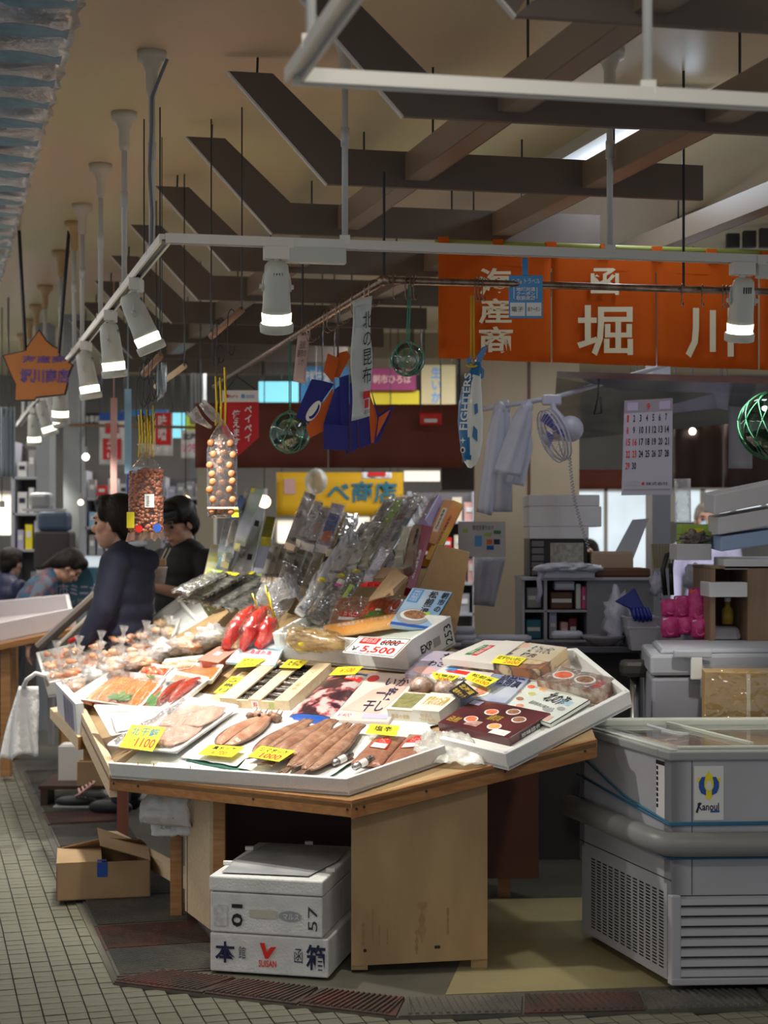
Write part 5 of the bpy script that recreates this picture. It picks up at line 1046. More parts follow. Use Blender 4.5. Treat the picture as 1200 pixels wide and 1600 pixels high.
# cardboard box with blue tape on the aisle floor
A0 = onz(88, 1408, .022); B0 = onz(235, 1401, .022); dv = V(-.06, .33, 0); hh = .150
g = thing('cardboard_box', 'half open brown cardboard box with blue tape standing on the mat', 'cardboard box', A0)
q = [A0, B0, B0 + dv, A0 + dv]
for i in range(4):
    p0, p1 = q[i], q[(i + 1) % 4]; c = sum(q, Vector()) / 4; inn = ((c - (p0 + p1) / 2)); inn.z = 0; inn = inn.normalized() * .004
    MB().hexa([p0, p1, p1 + inn, p0 + inn], [p + V(0, 0, hh) for p in (p0, p1, p1 + inn, p0 + inn)]).build('side', CARD, g)
MB().poly(q, V(0, 0, .004)).build('bottom', CARD, g)
tq = [p + V(0, 0, hh) for p in q]
MB().poly([tq[0], tq[0] + (tq[1] - tq[0]) * .48, tq[3] + (tq[2] - tq[3]) * .48, tq[3]], V(0, 0, .004)).build('flap', CARD, g)
MB().poly([tq[1], tq[2], tq[2] + V(-.22, .02, .07), tq[1] + V(-.21, .02, .055)], V(0, 0, .004)).build('flap', CARD, g)
MB().poly([tq[3], tq[2], tq[2] + V(-.02, -.06, .035), tq[3] + V(.2, -.06, .055)], V(0, 0, .004)).build('flap', CARD, g)
f = Fr(A0, B0, tq[1], tq[0]); patch(f, .43, .60, .54, 1.0, flat('blue', .3), g, 'blue_tape', h=.001)
fa2 = Fr(tq[0], tq[1], tq[2], tq[3]); patch(fa2, .43, 0, .53, .10, flat('blue', .3), g, 'blue_tape', h=.005)
# white plastic bag bundle hanging below the deck
PLB = mat('white_plastic', (.82, .83, .84), .35, bump=.7, bscale=25)
g = thing('plastic_bag_bundle', 'white plastic bags stuffed under the deck edge beside the pale panel', 'plastic bags', V(-.93, 6.40, .42))
bf = Fr(P(220, 1284, 6.42), P(300, 1290, 6.38), P(300, 1235, 6.38), P(232, 1235, 6.42))
MB().sheet(bf, 16, 12, lambda u, v: (u + .05 * noise.noise(V(v * 4, 1, 1)), v, .02 * noise.noise(V(u * 6, v * 5, 1)) + .05 * math.sin(math.pi * v))).build('bag', PLB, g, smooth=True, solid=.02)
bf2 = Fr(P(238, 1306, 6.45), P(300, 1304, 6.42), P(300, 1280, 6.42), P(240, 1280, 6.45))
MB().sheet(bf2, 14, 8, lambda u, v: (u, v, .02 * noise.noise(V(u * 6, v * 5, 5)))).build('bag', PLB, g, smooth=True, solid=.02)
text(bf2, '北海道', .25, .45, .55, .8, 'green', g, h=.03); text(bf, 'エコ', .62, .2, .8, .35, 'green', g, h=.045)
# white bag hanging from the aisle-end foam box, shoe on the floor, low cartons
g = thing('hanging_bag', 'white carrier bag hanging from the aisle-end foam box by its handle', 'carrier bag', P(40, 1185, 8.1))
bf = Fr(P(0, 1188, 8.15), P(64, 1178, 8.1), P(58, 1072, 8.1), P(30, 1072, 8.15))
MB().sheet(bf, 16, 16, lambda u, v: (u, v + .03 * math.sin(u * 12) * (1 - v), .03 * math.sin(u * 14 + v * 3) * (1 - v * .6) + .06 * math.sin(math.pi * u))).build('bag', PLB, g, smooth=True, solid=.004)
MB().tube([P(34, 1078, 8.1), P(42, 1062, 8.02), P(56, 1052, 8.0), P(70, 1056, 8.02), P(74, 1070, 8.1)], .011, 8).build('handle', PLB, g, smooth=True)
sp = onz(105, 1262, .02); sp.z = .02
g = thing('shoe', 'black low shoe with pink laces standing behind the cardboard box', 'shoe', sp)
MB().ell(sp + V(.05, 0, .035), (.12, .045, .035), nu=16, nv=10).build('upper', flat('black'), g, smooth=True); MB().box(sp + V(.05, 0, .008), (.24, .085, .016)).build('sole', flat('grey'), g, bevel=.006)
for k in range(5): MB().tube([sp + V(.05 + .02 * k, -.02, .065 + .012 * k), sp + V(.08 + .02 * k, -.045, .085 + .016 * k), sp + V(.06 + .02 * k, .02, .1 + .01 * k)], .007, 6).build('lace', flat('rose'), g, smooth=True)
for k, (px, py, Y, sx, sz, lb) in enumerate(((117, 1190, 9.5, .15, .20, 'small white carton under the side ledge'), (152, 1206, 9.3, .19, .14, 'small brown carton under the side ledge'), (165, 1268, 7.3, .12, .12, 'worn board crate beneath the counter by the shoe'))):
    c = P(px, py, Y); c.z = .02 + sz / 2 if k == 2 else c.z
    g = thing('carton', lb, 'carton', c - V(0, 0, sz / 2)); MB().box(c, (sx, .2, sz)).build('body', [PAPER, CARD, PLY][k], g, bevel=.003); MB().box(c + V(.0, -.03, sz / 2 + .004), (sx * .9, .1, .006)).build('flap', [PAPER, CARD, PLY][k], g)
g = thing('storage_shelf', 'low dark shelf under the aisle end holding the small cartons', 'shelf', V(-1.65, 9.4, 0))
MB().box((-1.66, 9.42, .118), (.5, .45, .02)).build('shelf_board', DARKW, g)
for x in (-1.88, -1.44): MB().box((x, 9.3, .06), (.04, .2, .11)).build('leg', DARKW, g)

# ================================================================ CHEST FREEZER
FRZ = mat('freezer_enamel', (.48, .485, .53), .38, col2=(.43, .435, .47), scale=3); RIM = mat('freezer_rim', (.36, .38, .38), .4); RIML = mat('freezer_rim_light', (.62, .66, .58), .35)
G0 = V(.94, 5.45, 0); Gx = V(.99, .05, 0).normalized(); Gy = V(-.213, .75, 0).normalized(); FW, FD, FH = 1.25, .78, .80
fz = thing('chest_freezer', 'grey glass-topped chest freezer with louvered front and round bumper', 'freezer', G0)
def fz_p(x, y, z): return G0 + Gx * x + Gy * y + V(0, 0, z)
def fzhex(x0, x1, y0, y1, z0, z1, name, m, bevel=.004, par=fz):
    q = [(x0, y0), (x1, y0), (x1, y1), (x0, y1)]
    return MB().hexa([fz_p(x, y, z0) for x, y in q], [fz_p(x, y, z1) for x, y in q]).build(name, m, par, bevel=bevel)
# body as a shell with an open basin
fzhex(0.012, FW, .012, FD, .04, .42, 'cabinet', FRZ, .01)
for (x0, x1, y0, y1) in ((0, FW, 0, .06), (0, FW, FD - .06, FD), (0, .06, .0, FD), (FW - .06, FW, 0, FD)): fzhex(x0, x1, y0, y1, .30, FH - .025, 'wall', FRZ, .008)
INN = mat('freezer_inner', (.66, .68, .66), .4); fzhex(.06, FW - .06, .06, FD - .06, .42, .44, 'basin_floor', INN, 0)
for (x0, x1, y0, y1) in ((-.014, FW, -.014, .075), (-.014, FW, FD - .055, FD + .014), (-.014, .075, .075, FD - .055), (FW - .075, FW, .075, FD - .055)): fzhex(x0, x1, y0, y1, FH - .03, FH, 'rim', RIM, .006)
fzhex(0, FW, FD - .05, FD + .005, FH, FH + .028, 'back_rail', RIML, .006); fzhex(0, .02, .0, FD, FH, FH + .006, 'rim_rail', RIML, .002); fzhex(.05, FW, .045, .07, FH, FH + .010, 'front_rail', RIML, .003)
fzhex(.08, FW - .08, .08, FD - .06, FH + .002, FH + .007, 'glass_lid', film('lid_glass', base=.06, gl=.7, bump=.0, rough=.03), 0)
fzhex(.30, .315, .08, FD - .06, FH + .007, FH + .02, 'lid_frame', RIML, .003)
MB().tube([fz_p(.10, .42, FH + .04), fz_p(.18, .40, FH + .016), fz_p(.21, .34, FH + .016), fz_p(.16, .30, FH + .016), fz_p(.10, .30, FH + .03)], .006, 8).build('lid_handle', FRZ, fz, smooth=True)
# seams, bumper, ropes, louvers, grille
SEAM = flat('dark'); fzhex(.068, .070, -.0015, .001, .33, FH - .03, 'seam', SEAM, 0); fzhex(-.0015, .001, 0, FD, .375, .378, 'seam', SEAM, 0); fzhex(0, FW, -.0015, .001, .325, .328, 'seam', SEAM, 0)
BUM = mat('bumper', (.27, .28, .28), .4)
pth = [fz_p(-.03, FD + .01, .50), fz_p(-.035, FD * .5, .50), fz_p(-.035, .04, .50), fz_p(-.02, -.02, .50), fz_p(.04, -.035, .50), fz_p(FW * .5, -.035, .50), fz_p(FW, -.035, .50)]
MB().tube(pth, .040, 16).build('bumper', BUM, fz, smooth=True)
ROPE = mat('blue_rope', (.02, .16, .30), .5)
for zs in (((.70, FD), (.60, .35), (.565, -.0), (.57, None)), ((.62, FD), (.585, .35), (.56, 0), (.565, None)), ((.455, FD), (.452, .4), (.450, 0), (.452, None))):
    MB().tube([fz_p(-.008, y if y else -.004, z) for z, y in zs[:3]] + [fz_p(.0, -.008, zs[2][0]), fz_p(FW, -.008, zs[3][0])], .0038, 6).build('rope', ROPE, fz, smooth=True)
for k in range(8):
    z = .058 + k * .0335
    q0 = [fz_p(.0, .012, z), fz_p(FW, .012, z), fz_p(FW, -.010, z + .004), fz_p(.0, -.010, z + .004)]
    MB().hexa(q0, [fz_p(.0, .012, z + .030), fz_p(FW, .012, z + .030), fz_p(FW, -.004, z + .024), fz_p(.0, -.004, z + .024)]).build('louver_slat', FRZ, fz, bevel=.002)
fzhex(0, FW, .008, .02, .05, .33, 'louver_back', SEAM, 0); fzhex(-.004, FW, -.014, 0.02, .035, .058, 'plinth', FRZ, .004); fzhex(-.004, .03, -.012, 0.02, .05, .33, 'corner_post', FRZ, .006)
mb = MB()
for i in range(12):
    for j in range(24):
        y = .055 + i * .052; z = .075 + j * .0108; q = [(-.0005, y), (-.0005, y + .034), (.004, y + .034), (.004, y)]
        mb.hexa([fz_p(x, y_, z) for x, y_ in q], [fz_p(x - .0015, y_, z + .006) for x, y_ in q])
o = mb.build('vent_slots', flat('black'), fz); o['kind'] = 'stuff'; MB().hexa([fz_p(-.0006, .03, .045), fz_p(-.0006, FD - .03, .045), fz_p(.014, FD - .03, .045), fz_p(.014, .03, .045)], [fz_p(-.0006, .03, .36), fz_p(-.0006, FD - .03, .36), fz_p(.014, FD - .03, .36), fz_p(.014, .03, .36)]).build('grille_panel', FRZ, fz)
f = Fr(fz_p(.065, 0, .40), fz_p(.24, 0, .40), fz_p(.24, 0, .77), fz_p(.065, 0, .77))
MB().slab(f, .0015, .003, .06, .47, .62, .95).build('sticker', flat('white'), fz)
sf = f.sub(.06, .47, .62, .95, .003)
st = lambda P_, m: MB().poly([sf.at(u, v, .0006) for u, v in P_], sf.n * .0006).build('emblem', flat(m), fz)
st([(.5, .36), (.70, .50), (.84, .62), (.90, .78), (.70, .78), (.5, .90), (.30, .78), (.10, .78), (.16, .62), (.30, .50)], 'yellow')
for sx in (-1, 1): MB().poly([sf.at(.5 + sx * u, v, .0015) for u, v in ((.12, .80), (.16, .70), (.1, .56), (.1, .46), (.26, .50), (.34, .60), (.34, .70), (.24, .80))], sf.n * .0006).build('emblem', flat('blue'), fz)
disc(sf, .5, .64, .10, .09, 'white', fz, h=.003); disc(sf, .5, .66, .16, .13, 'yellow', fz, h=.0022)
text(sf, 'Kanoul', .12, .18, .84, .32, 'navy', fz, h=.001, bold=.02); MB().poly([sf.at(.05, .15, .0012), sf.at(.12, .13, .0012), sf.at(.22, .33, .0012), sf.at(.17, .33, .0012)], sf.n * .0004).build('emblem', flat('navy'), fz); patch(sf, .55, .145, .86, .18, 'blue', fz)
f = Fr(fz_p(0, .11, .56), fz_p(0, .045, .56), fz_p(0, .045, .76), fz_p(0, .11, .76)); patch(f, 0, 0, 1, 1, 'white', fz, 'notice', h=.001); patch(f, 0, .93, 1, 1, 'black', fz, h=.002)
for k in range(8): patch(f, .05, .84 - k * .09, .25, .90 - k * .09, 'black', fz, h=.002)
for x in (.12, 1.1):
    for y in (.1, .66): MB().lathe([(.025, -.012), (.028, 0), (.025, .012)], 14, fz_p(x, y, .027), Matrix.Rotation(math.pi / 2, 3, 'Y')).build('castor', flat('black'), fz, smooth=True)
# goods inside the freezer
ORDN = ['first', 'second', 'third', 'fourth', 'fifth', 'sixth', 'seventh']
for k in range(14):
    x = .20 + (k % 7) * .15; y = .18 + (k // 7) * .27
    c = fz_p(x, y, .62); g = thing('frozen_pack', ('yellow' if k % 7 >= 4 else 'peach colored') + ' frozen bag under freezer glass, %s row, %s from the bumper corner' % (['front', 'back'][k // 7], ORDN[k % 7]), 'frozen food', c, 'yellow frozen bags' if k % 7 >= 4 else 'peach frozen bags')
    fr = Fr(fz_p(x - .07, y - .12, .770), fz_p(x + .07, y - .12, .770), fz_p(x + .07, y + .12, .778), fz_p(x - .07, y + .12, .778))
    MB().sheet(fr, 8, 8, lambda u, v: (u, v, .016 * math.sin(math.pi * u) * math.sin(math.pi * v))).build('bag', mat('frozen_yellow', (.80, .62, .03), .3, col2=(.75, .70, .4), scale=12) if k % 7 >= 4 else mat('frozen_peach', (.65, .40, .26), .3, col2=(.7, .58, .45), scale=10), g, smooth=True, solid=.01)
    MB().slab(fr, .0, .004, .2, -.04, .8, .02).build('seal', flat('white'), g)
    if k % 7 >= 4: patch(fr, .1, .3, .9, .5, 'green', g, h=.018)
for k in range(14):
    x = .20 + (k % 7) * .15; y = .18 + (k // 7) * .27
    g = thing('frozen_block', 'pale carton beneath the frozen bags, %s row, %s from the bumper corner' % (['front', 'back'][k // 7], ORDN[k % 7]), 'frozen food', fz_p(x, y, .44), 'cartons stacked beneath the frozen bags')
    fzp = [(x - .068, y - .12), (x + .068, y - .12), (x + .068, y + .12), (x - .068, y + .12)]
    MB().hexa([fz_p(a_, b__, .442) for a_, b__ in fzp], [fz_p(a_, b__, .760) for a_, b__ in fzp]).build('body', PAPER, g)
# floor: second cooler box behind with latch
CM = mat('cooler_grey', (.30, .31, .38), .45, col2=(.34, .35, .42), scale=3); CL2 = mat('cooler_lid', (.44, .46, .52), .4)
cl = Fr(P(1018, 1118, 6.55), P(1260, 1136, 6.5), P(1260, 1060, 7.2), P(1030, 1050, 7.2))
g = thing('cooler_box', 'blue-grey cooler box with white latch behind the freezer', 'cooler', V(cl.at(.5, .5).x, 6.9, 0))
z0 = .05; q = [V(P(1018, 1118, 6.55).x, 6.55, z0), V(1.75, 6.62, z0), V(1.75, 7.2, z0), V(1.12, 7.2, z0)]
MB().hexa(q, [p + V(0, 0, .90) for p in q]).build('body', CM, g, bevel=.015)
c = sum(q, Vector()) / 4; q2 = [c + (p - c) * 1.02 for p in q]
MB().hexa([V(p.x, p.y, .955) for p in q2], [V(p.x, p.y, 1.04) for p in q2]).build('lid', CL2, g, bevel=.014)
MB().hexa([V(p.x, p.y, 1.04) for p in [c + (p - c) * .9 for p in q]], [V(p.x, p.y, 1.06) for p in [c + (p - c) * .86 for p in q]]).build('lid_panel', CL2, g, bevel=.01)
MB().box(P(1088, 1042, 6.53), (.045, .02, .10)).build('latch', flat('white', .4), g, bevel=.004); MB().box(P(1082, 1022, 6.53), (.15, .022, .03)).build('latch', CL2, g, bevel=.006)
# cardboard carton in film, standing on the freezer back
cb = fz_p(.62, .60, .83); g = thing('cardboard_box', 'tan cardboard box in clear film standing behind the freezer glass', 'cardboard box', fz_p(.5, 1.0, 0))
cx0 = P(1104, 1116, 6.3); KB = V(cx0.x, 6.32, .0)
q = [V(cx0.x, 6.34, .05), V(cx0.x + .16, 6.30, .05), V(1.75, 6.40, .05), V(1.70, 6.52, .05), V(cx0.x + .02, 6.50, .05)]
TANB = mat('tan_box', (.50, .32, .10), .6, col2=(.55, .37, .14), scale=4)
MB().poly(q, V(0, 0, .94)).build('body', TANB, g, bevel=.004); MB().box((cx0.x + .158, 6.297, .52), (.014, .006, .93)).build('tape', flat('cream'), g)
qq = [p + (V(c.x, 6.4, .05) - p) * -.012 for p in q]; MB().poly([V(p.x, p.y - .008, .05) for p in q], V(0, 0, .955)).build('film', film('box_film', base=.10, gl=.6, bscale=18, bump=1.0), g)

# ================================================================ HANGING THINGS OVER THE COUNTER
PC = V(0, 5.6, EYE + 402 * 5.6 / F)
PR = P(1240, 457, 6.02); PL = P(335, 604, 9.6)
g = thing('hook_pipe', 'rusty steel pipe rail carrying hooks, bent over the counter', 'pipe', PC)
MB().tube([PC, PR], .0125, 12).build('pipe', BRONZE, g, smooth=True); MB().tube([PC, PL], .0135, 12).build('pipe', BRONZE, g, smooth=True)
MB().ell(PC, .021, nu=12, nv=8).build('elbow', BRONZE, g, smooth=True)
for px, Y in ((600, 5.6), (1068, 5.92)):
    p = P(px, 440 if px == 600 else 455, Y); MB().tube([p, V(p.x, p.y, 2.73 if px == 600 else CEIL_Z)], .005, 6).build('hanger_rod', BLKW, g)
p = PC.lerp(PL, .35); MB().tube([p, V(p.x, p.y, 2.75)], .005, 6).build('hanger_rod', BLKW, g)
def s_hook(p, s=1.0, m=BRONZE, lab='bent wire hook on the rusty pipe rail', grp='wire hooks on the pipe rail', ang=0, vs=1.0):
    R = Matrix.Rotation(ang, 3, 'Z'); r = .019 * s; pts = [V(r * math.cos(t), 0, r * math.sin(t)) for t in [math.pi * (-.2 + 1.15 * k / 8) for k in range(9)]]
    pts += [V(-r, 0, -.02 * s)] + [V(-r * .1 + r * .9 * math.cos(t), 0, -.045 * s + r * .9 * math.sin(t)) for t in [math.pi * (1.0 + 1.0 * k / 7) for k in range(8)]]
    mb = MB(); mb.tube([p + R @ V(q.x, q.y, q.z * vs) for q in pts], .0022 * min(s, 1.1), 6); o = mb.build('hook', m, None, smooth=True); return tag(o, lab, 'hook', grp)
ORD = ['first', 'second', 'third', 'fourth', 'fifth', 'sixth', 'seventh', 'eighth', 'ninth', 'tenth', 'eleventh', 'twelfth']
for i, px in enumerate((616, 634, 641, 646, 737, 742, 748, 1057, 1090, 1124, 1130, 1136)): s_hook(PC.lerp(PR, (px - 600) / 640) + V(0, 0, 0), 1.0, ang=1.2, lab='wire hook on the rusty pipe, %s from the bend towards the orange curtain' % ORD[i])
for i, t in enumerate((.06, .09, .18, .27, .30, .37, .40, .52, .55)): s_hook(PC.lerp(PL, t * .55), 1.1, ang=.3, lab='wire hook on the rusty pipe, %s from the bend towards the far aisle' % ORD[i])
def hangY(px): return PC.lerp(PR, (px - 600) / 640).y
def pipe_at(px):
    k = (px - 600) / F; return PC.lerp(PL, k * PC.y / (PL.x - k * (PL.y - PC.y)))
# glass floats in rope nets
def net_float(c, r, lab, rope, glass, top, nrope=7, thick=.004, grp=None, two=True):
    g = thing('glass_float', lab, 'glass float', c - V(0, 0, r))
    MB().ell(c, r, nu=28, nv=18).build('glass_ball', glass, g, smooth=True); MB().ell(c, r * .94, nu=24, nv=16).build('inner_wall', glass, g, smooth=True)
    MB().lathe([(0, -r * .99), (r * .16, -r * .96), (r * .10, -r * .90), (0, -r * .9)], 14, c).build('glass_seal', glass, g, smooth=True)
    R = r * 1.03; mb = MB(); lat = [1.35, .75, .12, -.5, -1.15] if nrope > 6 else [1.3, .45, -.45, -1.25]
    node = lambda i, k: c + V(R * math.cos(lat[i]) * math.cos(2 * math.pi * (k + .5 * (i % 2)) / nrope + .2), R * math.cos(lat[i]) * math.sin(2 * math.pi * (k + .5 * (i % 2)) / nrope + .2), R * math.sin(lat[i]))
    def arcp(a_, b__): return [c + (a_.lerp(b__, t) - c).normalized() * R for t in (0, .25, .5, .75, 1)]
    for i in range(len(lat) - 1):
        for k in range(nrope):
            mb.tube(arcp(node(i, k), node(i + 1, k)), thick * .5, 5); mb.tube(arcp(node(i, k), node(i + 1, k + (1 if i % 2 else -1))), thick * .5, 5)
    for k in range(nrope):
        mb.tube([node(0, k), c + V(0, 0, R * 1.12)], thick * .5, 5); mb.ell(node(1, k), thick * .9, nu=6, nv=4); mb.ell(node(2, k), thick * .9, nu=6, nv=4)
        mb.tube(arcp(node(len(lat) - 1, k), c + V(0, 0, -R * 1.0)), thick * .5, 5)
    mb.build('rope_net', rope, g, smooth=True)
    if top is not None:
        for dx in (-.003, .004): MB().tube([c + V(0, 0, R * 1.1), c + V(dx, 0, R * 1.5), top + V(dx, 0, 0)], thick * .8, 6).build('rope', rope, g, smooth=True)
    return g
GR = mat('green_rope', (.06, .30, .20), .7, bump=.4, bscale=300); GGL = film('green_glass', tint=(.78, .90, .84), base=.03, gl=.85, rough=.02, bump=.15, bscale=14); CGL = film('clear_glass_ball', tint=(.90, .93, .90), base=.02, gl=.85, rough=.02, bump=.1, bscale=14)
Y = PC.lerp(PL, .19).y
Yf = pipe_at(453).y
net_float(P(453, 676, Yf), 31 * Yf / F, 'greenish glass float in a thin rope net, lower of the small two', GR, GGL, pipe_at(453), 6, .0035)
net_float(P(637, 561, hangY(638)), 26 * 5.64 / F, 'clear glass float in green net beside white vertical banner', GR, CGL, PC.lerp(PR, 38 / 640), 6, .0035)
net_float(P(1207, 665, 5.97), 52 * 5.97 / F, 'large green-netted glass float at the frame edge', mat('green_rope_big', (.02, .15, .065), .7, bump=.4, bscale=300), film('dark_green_glass', tint=(.55, .68, .62), base=.04, gl=.8, rough=.02, bump=.15, bscale=14), PC.lerp(PR, .945), 11, .0045)
# white vertical banner and pink tag
BAN = mat('banner_print', (.62, .65, .64), .4, col2=(.36, .44, .46), scale=8, ramp=(.42, .62))
f = rect(549, 462, 581, 657, 5.66); f = Fr(P(549, 658, 5.63), P(579, 650, 5.69), P(581, 462, 5.69), P(550, 470, 5.63))
g = thing('paper_banner', 'long white vertical banner with black brush writing hanging from the bend', 'banner', f.at(.5, 0))
MB().sheet(f, 6, 20, lambda u, v: (u, v, .006 * math.sin(v * 9 + u * 4))).build('sheet', mat('banner_white', (.66, .68, .66), .45, col2=(.58, .62, .62), scale=4), g, smooth=True, solid=.001)
b = MB(); b.sheet(f, 6, 12, lambda u, v: (.08 + u * (.25 + .5 * v), .42 + v * .52, .0025 + .006 * math.sin((.42 + v * .52) * 9))); b.build('kelp_print', BAN, g, smooth=True)
text(f, '北の昆布', .45, .28, .92, .88, 'black', g, vertical=True, h=.011, bold=.0); patch(f, .5, .16, .85, .22, 'red', g, h=.010); patch(f, .58, .08, .78, .15, 'red', g, h=.010); text(f, '函館', .55, .03, .85, .065, 'black', g, h=.010)
Yt = pipe_at(473).y; f = Fr(P(458, 596, Yt), P(477, 600, Yt), P(484, 519, Yt), P(465, 524, Yt)); g = thing('paper_tag', 'small pink paper tag hanging from the pipe above the lower float', 'tag', f.at(.5, 0)); MB().tube([f.at(.4, .97), pipe_at(473)], .002, 5).build('thread', BLKW, g)
MB().sheet(f, 4, 10, lambda u, v: (u, v, .006 * math.sin(v * 5))).build('sheet', mat('pink_paper', (.62, .47, .44), .5), g, smooth=True, solid=.001); text(f, '函館\n朝市の\nいか', .15, .35, .85, .85, 'dark', g, h=.009)
# FIGHTERS fish balloon
FW_ = mat('balloon_white', (.74, .75, .70), .3, coat=.3); FB_ = mat('balloon_blue', (.01, .14, .36), .3, coat=.3)
Yb = hangY(738); cpts = [(747, 566), (744, 578), (738, 600), (735, 630), (735, 660), (736, 690), (736, 712), (735, 724), (734, 731)]; rr = [5, 9, 14, 18.5, 20, 18, 14, 9, 3]
g = thing('fish_balloon', 'blue and white inflatable fish lettered FIGHTERS, hanging from a yellow cord', 'inflatable fish', P(735, 731, Yb))
mb = MB(); cp2 = []; rp2 = []
for i in range(len(cpts) - 1):
    for j in range(5): t = j / 5; cp2.append(P(cpts[i][0] * (1 - t) + cpts[i + 1][0] * t, cpts[i][1] * (1 - t) + cpts[i + 1][1] * t, Yb)); rp2.append((rr[i] * (1 - t) + rr[i + 1] * t) * Yb / F)
cp2.append(P(*cpts[-1], Yb)); rp2.append(rr[-1] * Yb / F); mb.tube(cp2, rp2, 40)
o = mb.build('body', FW_, g, smooth=True); o.data.materials.append(FB_)
for p_ in o.data.polygons:
    c = p_.center + WL[g.name]; px = CX + c.x / c.y * F; py = HY - (c.z - EYE) / c.y * F
    t = (py - 566) / 165; mid = 741 - 8 * math.sin(t * 3.1)
    if px < mid - 2 + 12 * max(0, .35 - t) and t < .93 or t < .12: p_.material_index = 1
ff = Fr(P(715, 672, Yb - .05), P(732, 672, Yb - .05), P(738, 583, Yb - .045), P(724, 583, Yb - .045))
def bsurf(u, v): return -.010 + .0165 * math.sin(math.pi * min(1, max(0, u)) * .8)
text(ff, 'FIGHTERS', .12, .0, .88, 1, 'white', g, rot=90, bold=.03, h=.004)
MB().poly([P(741, 632, Yb - .048), P(746, 630, Yb - .046), P(747, 644, Yb - .046), P(742, 648, Yb - .047)], (0, .004, 0)).build('fin_mark', FB_, g)
MB().poly([P(740, 665, Yb - .050), P(746, 672, Yb - .047), P(746, 690, Yb - .045), P(738, 682, Yb - .05)], (0, .004, 0)).build('fin_mark', FB_, g)
disc(Fr(P(719, 708, Yb - .045), P(727, 708, Yb - .045), P(727, 698, Yb - .045), P(719, 698, Yb - .045)), .5, .5, .5, .5, 'white', g, 'eye', h=.003); disc(Fr(P(719, 708, Yb - .046), P(727, 708, Yb - .046), P(727, 698, Yb - .046), P(719, 698, Yb - .046)), .45, .45, .25, .3, 'black', g, 'pupil', h=.006)
b = MB(); s_ = Fr(P(718, 694, Yb - .046), P(728, 694, Yb - .046), P(728, 682, Yb - .046), P(718, 682, Yb - .046)); b.poly([s_.at(.5 + (.45 if k % 2 == 0 else .15) * math.cos(math.pi * k / 4), .5 + (.45 if k % 2 == 0 else .15) * math.sin(math.pi * k / 4), .003) for k in range(8)], s_.n * .001); b.build('star_mark', flat('white'), g)
for pts in ([(744, 572), (752, 566), (763, 540), (754, 542), (744, 556)], [(746, 574), (752, 580), (748, 594), (756, 590), (757, 578), (752, 572)], [(736, 566), (731, 572), (729, 560), (740, 552)]):
    MB().poly([P(x, y, Yb - .01) for x, y in pts], (0, .012, 0)).build('tail_fin', FB_, g, bevel=.003)
YC = mat('yellow_cord', (.62, .42, .02), .6); 
for dx in (-.004, .004): MB().tube([P(738, 462, Yb) + V(dx, 0, 0), P(738, 560, Yb) + V(dx * 1.3, -.01, 0)], .0035, 6).build('cord', YC, g, smooth=True)
MB().tube([P(738 + 8 * math.cos(t), 570 + 3 * math.sin(t), Yb - .025 * math.sin(t) - .0) for t in [k * .6 for k in range(11)]], .004, 6).build('cord', YC, g, smooth=True)
# coupon sign
f = rect(795, 430, 848, 497, 5.72); g = thing('coupon_sign', 'small blue hanging coupon sign with two white boxes', 'sign', f.at(.5, 0))
MB().slab(f, -.004, 0).build('board', mat('sign_blue', (.04, .27, .60), .4), g, bevel=.002); MB().slab(rect(816, 403, 825, 430, 5.72), -.003, 0).build('strap', mat('sign_blue', (0, 0, 0)), g)
text(f, 'GoTo トラベル', .08, .80, .92, .92, 'white', g); text(f, '地域共通\nクーポン\n取扱店舗', .22, .42, .78, .72, 'white', g, bold=.02); patch(f, .14, .45, .16, .72, 'white', g); patch(f, .82, .45, .84, .72, 'white', g)
patch(f, .04, .05, .48, .36, 'white', g); patch(f, .52, .05, .96, .36, 'white', g); text(f, '電子', .08, .15, .42, .26, 'black', g, h=.003); text(f, '紙クーポン', .56, .15, .92, .26, 'black', g, h=.003)
# pennant bundle (blue and orange felt)
PB = mat('felt_blue', (.025, .03, .22), .9); PO = mat('felt_orange', (.62, .12, .02), .9)
g = thing('pennant_bundle', 'bundle of blue felt pennants with orange backs and a horse emblem', 'pennants', P(540, 700, 6.9))
def pen(pts, Y, m, nm, n_=V(0, 1, 0)): return MB().poly([P(x, y, Y) for x, y in pts], n_ * .006).build(nm, m, g)
for k, (pts, m) in enumerate((([(527, 552), (542, 548), (548, 556), (530, 590), (515, 588)], PO), ([(512, 552), (530, 560), (520, 598), (505, 580)], PO), ([(487, 592), (505, 595), (522, 600), (480, 660), (462, 652), (470, 630)], PB),
        ([(520, 606), (524, 664), (484, 684), (478, 668)], PO), ([(523, 608), (534, 600), (534, 665), (505, 664)], PB), ([(530, 590), (545, 585), (546, 700), (543, 712), (534, 690)], PB), ([(505, 662), (545, 665), (545, 704), (506, 702)], PB),
        ([(546, 600), (556, 592), (560, 700), (548, 708)], PB), ([(556, 600), (572, 604), (580, 694), (562, 700)], PB), ([(574, 606), (590, 650), (588, 690), (580, 692)], PO), ([(578, 602), (592, 648), (617, 632), (592, 690), (584, 694), (590, 655)], PB), ([(592, 652), (610, 640), (588, 684)], PO))):
    pen(pts, 6.9 - .012 * k, m, 'pennant')
ef = Fr(P(470, 655, 6.84), P(488, 664, 6.84), P(508, 630, 6.84), P(494, 620, 6.84)); disc(ef, .5, .5, .42, .45, 'white', g, 'emblem'); disc(ef, .58, .5, .28, .33, PB, g, 'emblem', h=.003); disc(ef, .45, .55, .2, .3, 'white', g, 'emblem', h=.005)
MB().tube([P(528, 556, 6.88), pipe_at(528)], .004, 6).build('cord', BLKW, g)
